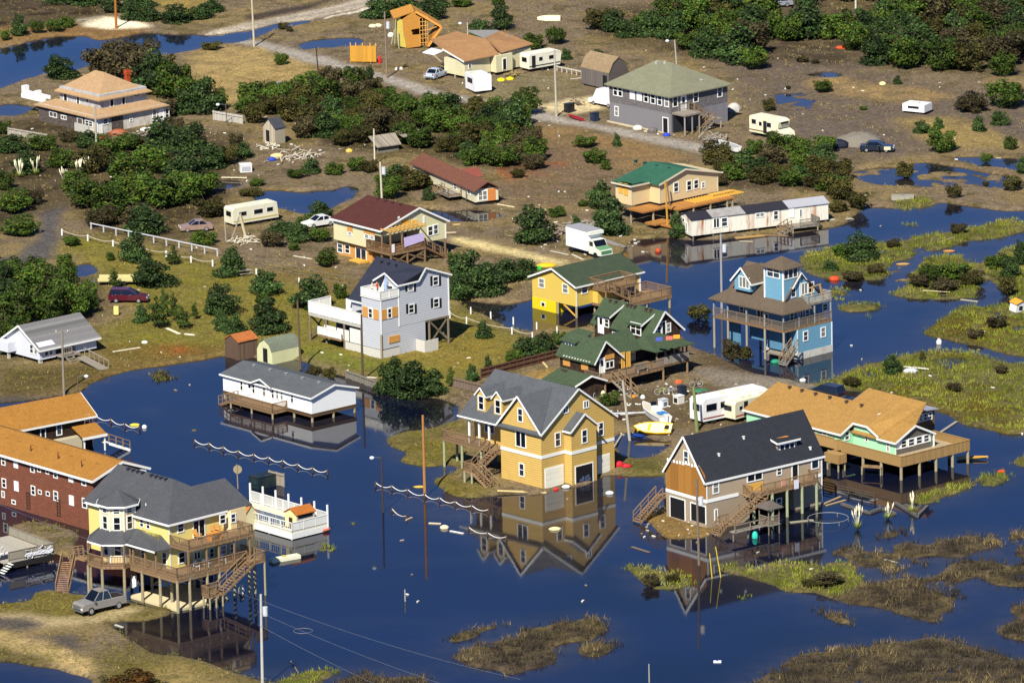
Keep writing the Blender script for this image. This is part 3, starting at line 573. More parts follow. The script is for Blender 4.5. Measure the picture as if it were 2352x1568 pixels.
    h.pil([(0,L+3),(0,L),(.2,L-3),(2,L+3),(3.2,vg+3),(3.2,L-1)],zf-.25,-.6,.15,GREENPILE)
    dr=MB(); dt=MB(); dw=MB()
    for x,y in ((2042,565),(2192,600)):
        ud=.7; v,z=f.v(T(2,1,x,y),ud); w=.72; z0=z-1.0; z1=z+1.05; z2=z1+.75
        dw.ext([(ud,v-w,z0),(ud,v+w,z0),(ud,v+w,z1),(ud,v,z2),(ud,v-w,z1)],(3.0,0,0)); groof(dr,ud,ud+3.4,v-w,v+w,z1,z2,'u',None,.22,.2,.1); gtrim(dt,ud,ud+3.2,v-w,v+w,z1,z2,'u',None,.22,.2,w=.16,eaves=(1,1))
    d_=h.part('dormer',dw,Y); h.part('dormer_roof',dr,RF,d_); h.part('dormer_trim',dt,WHITE,d_); h.win('v',.7,2,1,(2042,565,52,130),(2192,600,52,130),par=d_)
    return h
yellow_house()
# ------------------------------------------------------------------ tan house with the dark roof and the torn plywood gable
def tan_house():
    f=Fr(T(3,2,1787,190),T(2,2,1800,1460),T(2,2,1420,1345),T(2,3,525,1252),.15,38.5); h=H('tan_house',f,'tan house with steep dark slate roof and bare plywood gable in the flood')
    W_=siding('a8967c',.2,.2); RF=shingle('2b2d33',.4); Lv=f.v(T(2,2,1418,1345))[0]; Lu=f.u(T(2,3,525,1252))[0]
    ze=f.u(T(2,2,1798,1270))[1]; zr=f.v(T(2,2,1578,870),-.3)[1]; zt=f.u(T(2,2,1800,1460))[1]; vc=Lv*.5
    h.part('wall',gbody(MB(),0,Lu,0,Lv,zt,ze,zr,'u'),W_); k=(zr-ze)/vc
    h.part('roof',groof(MB(),0,Lu,0,Lv,ze,zr,'u',None,.12,.35,.16),RF); t_=gtrim(MB(),0,Lu,0,Lv,ze,zr,'u',None,.12,.35,w=.24); h.fb(t_,'v',0,-.04,Lv,zt-.02,zt+.36,0,.05); h.fb(t_,'u',0,-.04,4.6,zt-.02,zt+.36,0,.05); h.fb(t_,'u',0,Lu-1.0,Lu,zt+.0,zt+.36,0,.05); h.fb(t_,'u',0,Lu-.14,Lu,-.2,ze,0,.04); h.fb(t_,'u',0,-.04,.1,zt,ze,0,.045); h.part('roof_trim',t_,WHITE)
    # lower storey: garage front, side wall only at the far end
    h.part('lower_wall',MB().box(0,6.2,.02,Lv-.02,-.4,zt).box(Lu-4.2,Lu-.02,.02,Lv-.02,-.4,zt),siding('9c8c75',.2,.15)); h.part('recess_shade',MB().box(6.2,Lu-4.2,Lv-1.5,Lv-.3,-.4,zt),plain('2a2824',.9))  # near-black block put in for the shade of the open lower storey
    pl=[]
    for x,y in ((1425,1125),(1440,1095),(1470,1068),(1530,1080),(1600,1110),(1660,1110),(1725,1135),(1770,1215)): pl.append(f.v(T(2,2,x,y)))
    top=[(0,v,z) for v,z in pl]; z1=zt+.38
    h.part('plywood_sheathing',MB().ext([(-.02,.05,z1),(-.02,Lv-.05,z1)]+[(-.02,v,z) for _,v,z in top]+[(-.02,.05,ze-.1)],(-.03,0,0)),wood('9c6c30',1.2,1,.18,.85,.35)); mb=MB(); rd=random.Random(5)
    for i in range(11):
        x=1440+i*27; y=1075+i*6+rd.uniform(-8,8); v,z=f.v(T(2,2,x,y)); mb.box(-.09,-.05,v-.16,v+.16,z-.12,z+.22)
    h.part('torn_housewrap',mb,WHITE); h.win('v',0,2,2,(1600,1055,46,125))
    h.win('v',0,2,2,(1524,1510,140,190,'open'),(1710,1555,140,165,'open'))
    h.win('u',0,2,2,(1865,1320,58,118),(2215,1222,142,90,'slide'),(2215,1322,142,75,'ply')); h.win('u',0,2,3,(138,1178,46,75),(460,1115,70,85,'1'),(280,1180,62,150,'open'),(135,1465,50,95))
    h.win('u',0,3,2,(1868,75,30,140,'1'))
    u0=f.u(T(2,2,2110,1400))[0]; u1=f.u(T(2,3,482,1260),-1.6)[0]; zd=zt+.15; h.deck(u0,u1,-1.6,-.02,zd); h.rail([(u0,-.05),(u0,-1.6)],zd); h.rail([(u0+1.3,-1.6),(u1,-1.6),(u1,-.05)],zd)
    h.stairs((u0+1.25,-1.65,zd),(u0-3.6,-1.65,.95),(0,-1.15,0)); h.deck(u0-4.9,u0-3.6,-2.9,-1.6,.95,.18,name='stair_landing'); h.stairs((u0-4.9,-1.7,.95),(u0-5.9,-1.7,.05),(0,-1.15,0)); h.rail([(u0-4.9,-1.6),(u0-3.6,-1.6)],.95,.9)
    ps=[(f.u(T(2,3,x,1440),-1.5)[0],-1.5) for x in (75,210,345,475)]+[(u0+.3,-1.5),(u0+3,-1.5)]; h.pil(ps,zd-.25,-1.2,.16,GREENPILE)
    h.stairs((-.3,Lv+.2,2.4),(-3.6,Lv+.2,.1),(0,1.2,0)); h.deck(-.3,1.2,Lv+.05,Lv+1.5,2.4,.2,name='stair_landing'); h.pil([(-.2,Lv+1.4),(1,Lv+1.4)],2.3,-.5,.1)
    # shed dormer towards the camera
    vd=1.05; a0=f.u(T(2,3,122,1000),vd)[0]; a1=f.u(T(2,3,297,960),vd)[0]; z0=f.u(T(2,3,208,1030),vd)[1]; z1=f.u(T(2,3,208,905),vd)[1]
    d_=h.part('dormer',MB().ext([(a0,vd,z0-.3),(a0,vd,z1),(a0,vc-.1,z1+.45),(a0,vc-.1,z0-.3)],(a1-a0,0,0)),W_); h.part('dormer_roof',MB().slab([(a0-.25,vd-.35,z1+.02),(a1+.25,vd-.35,z1+.02),(a1+.25,vc,z1+.62),(a0-.25,vc,z1+.62)],.1),RF,d_)
    h.part('dormer_trim',MB().beam((a0-.25,vd-.38,z1-.03),(a1+.25,vd-.38,z1-.03),.05,.2).beam((a0-.28,vd-.35,z1-.03),(a0-.28,vc,z1+.56),.05,.2),WHITE,d_); h.win('u',vd,2,3,(208,963,138,76,'3'),par=d_)
    h.part('torn_roof_patch',MB().slab([(a0+.2,vd+.9,z1+.3),(a0+2.2,vd+.6,z1+.26),(a0+2.0,vd+1.3,z1+.39),(a0+.9,vd+1.5,z1+.43)],.05),plain('c07a30',.8),d_)
    vents(h,[(3.2,1.6,ze+k*1.6+.1),(7.5,2.4,ze+k*2.4+.1),(Lu-1.2,.6,ze+k*.6+.1)],WHITE,.2)
    return h
tan_house()
# ------------------------------------------------------------------ double-wide mobile home on pilings
def mobile_home():
    f=Fr(T(2,1,520,742),T(2,1,520,665),(513,898),T(2,1,915,580),0.0,41); h=H('mobile_home',f,'long white mobile home with grey shingle roof raised on wooden pilings over dark water')
    zA=f.zA; Lu,Lv=f.Lu,f.Lv; ze=f.u(T(2,1,520,512))[1]; zr=f.u(T(2,1,715,405),-.3)[1]; Wm=siding('e4e4e0',.2,.1,.04,.04); RF=shingle('545759',.3)
    h.part('wall',gbody(MB(),0,Lu,0,Lv,zA,ze,zr,'v'),Wm); r=groof(MB(),0,Lu,0,Lv,ze,zr,'v',None,.3,.3); k=(zr-ze)/(Lu/2)
    va,vb_=Lv*.42,Lv*.66; vm=(va+vb_)/2; zc=ze+.75; ui=(zc-ze)/k
    r.slab([(-.5,va,ze),(-.5,vm,zc),(ui,vm,zc+.06),(0,va,ze+.05)],.1); r.slab([(-.5,vm,zc),(-.5,vb_,ze),(0,vb_,ze+.05),(ui,vm,zc+.06)],.1); h.part('roof',r,RF)
    t_=gtrim(MB(),0,Lu,0,Lv,ze,zr,'v',None,.3,.3,w=.2); t_.beam((-.53,va,ze-.1),(-.53,vm,zc-.07),.05,.18).beam((-.53,vm,zc-.07),(-.53,vb_,ze-.1),.05,.18); h.part('roof_trim',t_,WHITE); h.part('cross_gable',MB().ext([(-.02,va,ze-.1),(-.02,vm,zc-.1),(-.02,vb_,ze-.1)],(.5,0,0)),Wm)
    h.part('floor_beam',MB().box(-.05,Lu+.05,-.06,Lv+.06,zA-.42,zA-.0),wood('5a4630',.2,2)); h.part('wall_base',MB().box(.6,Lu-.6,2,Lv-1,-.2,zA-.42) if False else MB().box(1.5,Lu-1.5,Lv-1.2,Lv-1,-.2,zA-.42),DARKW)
    h.win('v',0,2,0,(2172,408,27,92),(2280,435,27,92)); h.win('v',0,2,1,(92,460,36,100),(170,480,27,92),(210,487,27,92),(250,495,27,92),(343,520,29,92),(-40,430,45,120,'door'))
    h.pil([(u,v) for u in (.15,Lu/2,Lu-.15) for v in (.1,3.4,6.7,10,13.3,Lv-.1)],zA-.4,-1,.15)
    v0=f.v(T(2,1,300,600),0)[0]; v1=f.v(T(2,0,2200,560),0)[0]; zd=zA-.15; h.deck(-2.3,-.08,v0,v1,zd); h.rail([(-.1,v0),(-2.3,v0),(-2.3,v1)],zd,1.0)
    h.pil([(-2.2,v0+.1),(-2.2,(v0+v1)/2),(-2.2,v1-.1)],zd-.2,-1,.12); h.stairs((-2.2,v1,zd),(-2.2,v1+2.2,.05),(1.2,0,0)); vents(h,[(Lu/2-.5,x,zr-.12) for x in (2,5,8,11,14)],plain('8b8b8b'))
    return h
mobile_home()
# ------------------------------------------------------------------ grey-sided house with the white balconies
def grey_house():
    f=Fr(T(2,1,1148,170),T(1,1,1150,1450),None,T(1,1,1745,1325),.3,41.6); h=H('sided_house',f,'grey clapboard house with navy roof, white balconies and black shutters, raised on braced posts')
    S=siding('bcbec2',.27,.9,.05,.05); RF=shingle('2c2f3c',.35); x2u=lambda r,c,x,y: f.u(T(r,c,x,y))
    zf=f.zA; Lu=f.u(T(1,1,1748,1100))[0]; ub=f.u(T(1,1,1300,1200))[0]; vb=f.v(T(1,1,967,1280))[0]; ur,zr=f.u(T(1,1,1528,892)); ze2=f.u(T(1,1,1748,945))[1]; zb=f.u(T(1,1,1300,1150))[1]; zw=f.u(T(1,1,1300,1045))[1]
    um=f.u(T(1,1,1460,1005))[0]; Lr=f.v(T(1,1,1100,800),ur)[0]; k=1.0; zl=zr-(ur-ub)*k
    b=MB(); b.ext([(ub,0,zf-.1),(Lu,0,zf-.1),(Lu,0,ze2),(ur,0,zr-.05),(um,0,zw+.0),(ub,0,zw)],(0,4.1,0)); b.ext([(ub,4.11,zf-.1),(Lu,4.11,zf-.1),(Lu,4.11,ze2),(ur,4.11,zr-.05),(ub,4.11,zl-.05)],(0,Lr-4.2,0))
    b.box(.01,ub,.01,vb,zf-.6,zb-.02); h.part('wall',b,S); b=MB(); b.box(ub,7.1,.02,4.5,-.2,zf-.1); b.box(.02,ub,.03,vb-.03,1.1,zf-.6); h.part('lower_wall',b,S)
    h.part('lattice_skirt',MB().box(-.02,.03,.0,vb+3.2,-.2,1.05).box(0,ub,-.02,.02,-.2,1.0),plain('b9b6ac',.9,.4,9))
    h.part('lattice_screen',MB().box(ub+2.6,ub+4.8,-1.6,-1.55,-.2,1.5).box(ub+2.6,ub+2.66,-1.55,0,-.2,1.5),plain('b9b6ac',.9,.4,9))
    for i in range(3): h.part('white_panel',MB().box(-.03,.03,vb+.1+i*2.4,vb+2.3+i*2.4,1.15,zf-.7-.4*(i>0)),plain('cfcdc2',.7,.1))
    r=MB(); ov=.35
    r.slab([(ub-.4,4.1,zl-.4*k),(ur,-.3,zr+.05),(ur,Lr,zr+.05),(ub-.4,Lr+.3,zl-.4*k)],.14); r.slab([(ur,-.3,zr+.05),(Lu+ov,-.3,ze2-.1),(Lu+ov,Lr+.3,ze2-.1),(ur,Lr+.3,zr+.05)],.14)
    zd=f.v(T(1,1,1185,945),ub-.3)[1]; vd=2.1; ui=ur-(zr-zd)/k
    r.slab([(ub-.35,vd,zd+.05),(ub-.35,-.3,zw-.02),(um+.1,-.3,zw+.05),(ur-.2,-.3,zr-.15),(ui,vd,zd+.05)],.12); r.slab([(ub-.35,vd,zd+.05),(ui,vd,zd+.05),(ub+.3,4.3,zl+.2),(ub-.35,4.3,zw-.05)],.12); h.part('roof',r,RF)
    d_=h.part('dormer',MB().ext([(ub-.01,.02,zw-.05),(ub-.01,vd,zd-.08),(ub-.01,4.1,zw-.05),(ub-.01,4.1,zb-.1),(ub-.01,.02,zb-.1)],(.6,0,0)),S)
    t=MB(); t.beam((ub-.38,vd,zd),(ub-.38,-.3,zw-.08),.05,.2).beam((ub-.38,vd,zd),(ub-.38,4.3,zw-.12),.05,.2).beam((ub-.35,-.33,zw-.06),(um+.1,-.33,zw-.02),.05,.2).beam((um+.1,-.33,zw),(ur,-.33,zr),.05,.2).beam((ur,-.33,zr),(Lu+ov,-.33,ze2-.16),.05,.2).beam((ub-.43,4.3,zl-.5*k),(ub-.43,Lr+.3,zl-.5*k),.05,.2)
    for u in (ub,Lu): h.fb(t,'u',0,u-.1,u+.06,zf-.1,(zw if u==ub else ze2)-.05,0,.05)
    h.fb(t,'u',0,-.05,.12,zf-.6,zb,0,.05); h.part('white_trim',t,WHITE)
    h.win('v',ub-.01,1,1,(1207,1100,92,112,'slide')); SH=plain('161a20',.7)
    for cx,cy in ((1405,1062),(1630,1010),(1412,1260),(1635,1208)):
        w_=h.win('u',0,1,1,(cx,cy,54,84))
        for sx in (-37,37):
            a0=f.u(T(1,1,cx+sx-10,cy))[0]; a1=f.u(T(1,1,cx+sx+10,cy))[0]; _,z=f.u(T(1,1,cx+sx,cy)); mb=MB(); h.fb(mb,'u',0,a0,a1,z-.58,z+.58,0,.05); h.part('shutter',mb,SH,h.r)
    h.win('v',0,1,1,(1000,1287,42,90,'board'),(1047,1300,40,92),(1098,1312,42,90,'board')); h.win('u',0,1,1,(1168,1312,42,90,'board'),(1217,1300,40,92),(1265,1288,42,90,'board')); h.win('u',0,2,1,(1258,-10,92,60,'board'))
    PV=plain('d4d2c8',.6,.08); h.part('balcony_floor',MB().box(-.1,ub,-.1,vb+.1,zb-.02,zb+.1),PV); h.rail([(ub-.02,-.05),(-.05,-.05),(-.05,vb),(ub,vb)],zb+.1,1.0,WHITE,solid=PV,name='balcony_railing')
    vL=f.v(T(1,1,492,1300))[0]; zD=f.v(T(1,1,492,1300))[1]; uD=ub+.6; h.deck(-.05,uD,vb+.06,vL,zD+.1,.35,plain('a8a498',.9,.2)); h.rail([(-.02,vb+.1),(-.02,vL),(uD,vL)],zD+.1,1.45,WHITE,solid=PV,name='deck_railing'); h.rail([(uD,vL-3),(uD,vb+1.5)],zD+.1,1.6,WHITE,solid=PV,name='deck_railing')
    h.part('deck_table',MB().box(1.2,2.2,vb+4,vb+6.4,zD+.75,zD+.82).box(1.3,1.4,vb+4.1,vb+6.3,zD+.1,zD+.75).box(2.0,2.1,vb+4.1,vb+6.3,zD+.1,zD+.75),wood('7d5a3c',.15,0)); h.part('deck_grill',MB().box(1.3,2.0,vb+1.6,vb+2.4,zD+.1,zD+1.0).box(1.2,2.1,vb+1.5,vb+2.5,zD+1.0,zD+1.3),DARKW)
    BP=plain('6f6250',.9,.3); h.pil([(.05,vL-.1,zD-.2),(2.8,vL-.1,zD-.2),(.05,vL-3.2,zD-.2),(.05,vb+3.4,zD-.2),(.05,vb+.2,zD-.2)],0,-.2,.14,BP); h.pil([(Lu-.1,.1),(Lu-.1,4),(Lu-.1,Lr-1),(7.8,4),(7.8,.1)],zf-.1,-.2,.15,BP); h.pil([(-.04,-.02,zf-.6)],0,-.2,.13,PILE)
    for a,b_ in (((Lu-.1,.1),(Lu-.1,4)),((7.8,.1),(Lu-.1,.1)),((.05,vL-.1),(2.8,vL-.1))):
        h.part('cross_brace',MB().beam((*a,.4),(*b_,zf-.3),.07,.2).beam((*a,zf-.3),(*b_,.4),.07,.2),BP)
    h.part('floor_beam',MB().box(ub+4.2,Lu,-.02,4,zf-.3,zf-.1),BP); h.part('lower_deck',MB().box(-.6,1.6,vb+3.4,vL-2.3,1.1,1.3),DECKW); h.rail([(-.55,vb+3.4),(-.55,vL-2.3)],1.3,1.0,WHITE,solid=PV,name='balcony_railing'); h.part('enclosure_wall',MB().box(2.2,2.3,vb+.1,vL-2.5,-.2,zD-.4),plain('3a4350',.8,.2))
    vents(h,[(ur-.5,v,zr-.45) for v in (4.6,6.0,7.3)],plain('23252c'))
    h.part('ground_slab',MB().box(ub+1,ub+4.4,-1.9,-1.62,-.1,.05),CONC); return h,zb,ub,vb
_g,GZB,GUB,GVB=grey_house()
# ------------------------------------------------------------------ blue house with the corner tower
def blue_house():
    f=Fr(T(2,3,182,205),T(1,3,160,1478),(1637.6,729),T(1,3,612,1372),.1); h=H('tower_house',f,'sky blue house with square corner tower, brown bell roof and wraparound porch on posts')
    B=siding('6c9cb2',.27,.5,.1,.1); RF=shingle('5c5042',.35); zd=f.zA+.25; Lu,Lv=f.Lu,f.Lv; a=1.45; ut=f.u(T(1,3,322,1000),a)[0]
    ze=f.u(T(1,3,155,1318),-.3)[1]; c=Lu/2+.1; zr=h.zof(c,a,T(1,3,395,930)); zs=h.zof(a,a,T(1,3,165,1190)); L2=Lv-1.2
    h.deck(0,Lu,0,Lv,zd); h.part('wall',MB().box(a,Lu-.05,a,L2,zd,ze+.3),siding('517f9a',.25,.4)); h.part('gable_wall',MB().ext([(a,a-.02,ze),(Lu,a-.02,ze),(Lu,a-.02,ze+.2),(c,a-.02,zr-.15),(a,a-.02,zs)],(0,.3,0)),B)
    r=MB(); o=.4; r.slab([(-o,-o,ze),(a,a,zs),(a,L2,zs),(-o,Lv+o,ze)],.14); r.slab([(a,a-.35,zs+.02),(c,a-.35,zr),(c,L2-.5,zr),(a,L2,zs+.02)],.14); u5=f.u(T(1,3,432,1240),-.3)[0]
    r.slab([(-o,-o,ze),(u5,-o,ze),(u5,a,zs+.05),(a,a,zs)],.14); r.slab([(c,a-.35,zr),(Lu+o,a-.35,ze+.1),(Lu+o,L2,ze+.1),(c,L2-.5,zr)],.14); h.part('roof',r,RF)
    t=MB(); t.beam((a+1.2,a-.4,zs+1.3),(c,a-.4,zr-.05),.05,.2).beam((c,a-.4,zr-.05),(c+.9,a-.4,zr-1.1),.05,.1); 
    # tower
    t1=h.zof(a,a,T(1,3,165,905)); tv=f.v(T(1,3,8,1000),a)[0]; tw=h.part('tower',MB().box(a-.02,ut,a-.06,tv,zs-1.2,t1),B); za=t1+1.15; r=MB(); hip(r,a,ut,a,tv,t1-.02,za,.45,(((a+ut)/2,(a+tv)/2-.05),((a+ut)/2,(a+tv)/2+.05)),.12); h.part('tower_roof',r,RF,tw)
    for (u,v) in ((a,a),(ut,a),(a,tv)): t.box(u-.1,u+.06,v-.12,v+.06,zs-.2 if u==a else zs,t1)
    h.part('white_trim',t,WHITE); h.win('v',a-.02,1,3,(87,932,118,100,'2'),par=tw); h.win('u',a-.06,1,3,(240,935,130,110,'3'),(265,1112,46,95),par=tw)
    h.win('u',a-.02,1,3,(365,1080,60,110,'slide'),(423,1070,55,100)); h.win('u',0+a,1,3,(548,1245,48,70)); h.part('upper_balcony',MB().box(ut+.1,Lu+.1,.05,a,ze+.15,ze+.3),GREYW); h.rail([(ut+.15,a-.1),(ut+.15,.1),(Lu+.05,.1),(Lu+.05,a)],ze+.3,1.0,plain('9a958a',.8),name='balcony_railing')
    h.part('timber_swing_frame',MB().beam((ut+1,.5,ze+.3),(ut+1.4,.7,ze+2.3),.1).beam((ut+3,.5,ze+.3),(ut+2.6,.7,ze+2.3),.1).beam((ut+1.2,.7,ze+2.2),(ut+2.9,.7,ze+2.3),.1).beam((ut+3.6,.6,ze+.3),(ut+2.7,.7,ze+2.2),.1),plain('b08a4c'))
    # dormer to the left
    v,z=f.v(T(1,2,2105,1010),.9); w=1.35; z0=z-1.2; z1=f.v(T(1,2,2180,1000),.9)[1]-.1; z2=f.v(T(1,2,2105,895),.7)[1]
    d_=h.part('dormer',MB().ext([(.9,v-w,z0),(.9,v-w,z1),(.9,v,z2),(.9,v+w,z1),(.9,v+w,z0)],(2.8,0,0)),B); h.part('dormer_roof',groof(MB(),.9,4.0,v-w,v+w,z1,z2,'u',None,.45,.3,.12),RF,d_); h.part('dormer_trim',gtrim(MB(),.9,4.0,v-w,v+w,z1,z2,'u',None,.45,.3,w=.2,eaves=(1,0)),WHITE,d_); h.win('v',.9,1,2,(2122,1025,95,105,'3'),par=d_)
    h.rail([(.06,Lv),(.06,.06),(Lu,.06)],zd,1.0,plain('6e6458',.85),sp=.17); 
    for v in (0.1,3.3,6.4,9.6,Lv-.1): h.part('porch_post',MB().box(.02,.16,v-.07,v+.07,zd,ze),plain('8b8c86',.8))
    for u in (2.7,5.4,Lu-.1): h.part('porch_post',MB().box(u-.07,u+.07,.02,.16,zd,ze),plain('8b8c86',.8))
    h.win('v',a,1,2,(2100,1275,40,75),(2270,1330,70,130,'slide')); h.win('v',a,1,3,(20,1345,50,90)); h.win('u',a,1,3,(250,1330,40,80),(325,1320,50,95,'slide'),(390,1305,40,80))
    h.pil([(.1,v) for v in (.1,3.3,6.4,9.6,Lv-.1)]+[(3,Lv-.2),(4,5),(4,8),(2.2,2.4)],zd-.25,-.8,.14,plain('8a8474',.9))
    u2=f.u(T(2,3,300,100))[0]; gb=h.part('ground_floor',MB().box(u2,Lu,-.02,5.2,.75,zd-.32),B); h.part('block_base',MB().box(u2-.05,Lu+.05,-.06,5.25,-.6,.75),plain('bdb9ac',.9,.2,2,.2,0,.4),gb); tr=MB(); h.fb(tr,'u',-.02,u2-.02,u2+.12,.75,zd-.32,0,.04); h.fb(tr,'u',-.02,Lu-.14,Lu+.02,.75,zd-.32,0,.04); h.part('corner_board',tr,WHITE,gb); h.win('u',-.02,1,3,(375,1505,46,92),(533,1470,46,92),par=gb)
    for i,(v0,v1,z0) in enumerate(((1.2,4.4,.9),(4.8,7.4,1.6),(9,11,.4))): h.part('blue_panel',MB().box(1.6,1.7,v0,v1,z0,zd-.35),siding('517f9a',.25,.4))
    h.stairs((1.2,-.1,1.9),(-.9,-.1,.1),(0,-1.1,0),GREYW); h.part('under_deck',MB().box(.6,2.6,.3,4.2,.5,.65),GREYW)
    return h
blue_house()
# ------------------------------------------------------------------ yellow house with a green roof and roof deck
def roofdeck_house():
    f=Fr(T(1,2,615,1345),T(1,2,610,1243),T(1,2,218,1156),None,0.0,41.9); h=H('roof_deck_house',f,'yellow house with dark green roof and brown railed roof deck standing in the water')
    S=siding('cdb052',.2,.15,.05,.03); RF=shingle('3a4534',.4); zA=f.zA; Lv=f.Lv; Lu=f.u(T(1,2,1190,1000))[0]; ze=f.u(T(1,2,607,1055))[1]; zr=f.v(T(1,2,395,900),-.3)[1]
    h.part('wall',gbody(MB(),0,Lu,0,Lv,zA,ze,zr,'u'),S); h.part('roof',groof(MB(),0,Lu,0,Lv,ze,zr,'u',None,.35,.4,.14),RF); t=gtrim(MB(),0,Lu,0,Lv,ze,zr,'u',None,.35,.4,w=.2); h.fb(t,'u',0,-.04,.1,zA,ze,0,.04); h.fb(t,'u',0,Lu-.3,Lu,zA,ze,0,.04); h.part('roof_trim',t,WHITE)
    h.win('v',0,1,2,(302,1030,54,88),(515,1080,54,85)); h.win('u',0,1,2,(685,1085,58,82))
    v0=f.v(T(1,2,430,1250))[0]; g=h.part('garage_wall',MB().box(-.03,1.4,v0,Lv,-.4,zA),siding('d8c018',.25,.1,.05,.03)); h.wm('v',-.03,v0+1.9,v0+2.7,.5,1.1,'open',g); h.part('garage_side',MB().box(1.4,4,v0+.2,Lv,-.4,zA),WHITE)
    h.pil([(u,v) for u in (.1,3.2,6.4,Lu-.1) for v in (.1,3.5)]+[(Lu-.1,Lv-.1)],zA,-1.2,.15); h.part('knee_brace',MB().beam((.1,.3,.2),(.1,2.4,zA-.1),.1,.16),PLY)
    # roof deck over the projecting room, lower deck and stairs
    u1=f.u(T(1,2,745,1100))[0]; vD=-2.6; zt=h.zof(u1+4,vD,T(1,2,962,1050)); ua=f.u(T(1,2,962,1050),vD)[0]; ub=f.u(T(1,2,1152,1020),vD)[0]; uc=f.u(T(1,2,748,1010),0)[0]
    h.part('room_wall',MB().box(uc+.2,ub-.2,-.9,-.02,zA,zt-.3),S); h.deck(uc,ub,vD,.4,zt,.25,name='roof_deck'); h.rail([(uc+.02,.4),(uc+.02,vD+.02),(ub,vD+.02),(ub,.4),(uc+.02,.4)],zt,1.15,name='roof_deck_railing')
    zl=zA+.1; ue=f.u(T(1,2,1465,1100),-4.5)[0]; h.deck(uc,ue,-4.6,-.02,zl,.3); h.rail([(uc+2.2,-4.55),(ue-.05,-4.55),(ue-.05,0),(ub+1.5,0)],zl,1.1); h.pil([(u,-4.4) for u in (uc+.2,uc+4,ub,ue-.2)]+[(ue-.2,-.3),(uc+.2,-2)],zl-.3,-1.2,.16)
    h.stairs((uc+.4,-2.7,zt),(uc+4.0,-2.7,zl),(0,-1,0)); h.pil([(uc+.1,vD+.1),(ub-.1,vD+.1)],zt-.2,zl,.1,RAILW,'deck_post'); h.win('u',-.9,1,2,(1010,1080,60,80,'open'),(1100,1070,80,90,'slide'))
    return h
roofdeck_house()
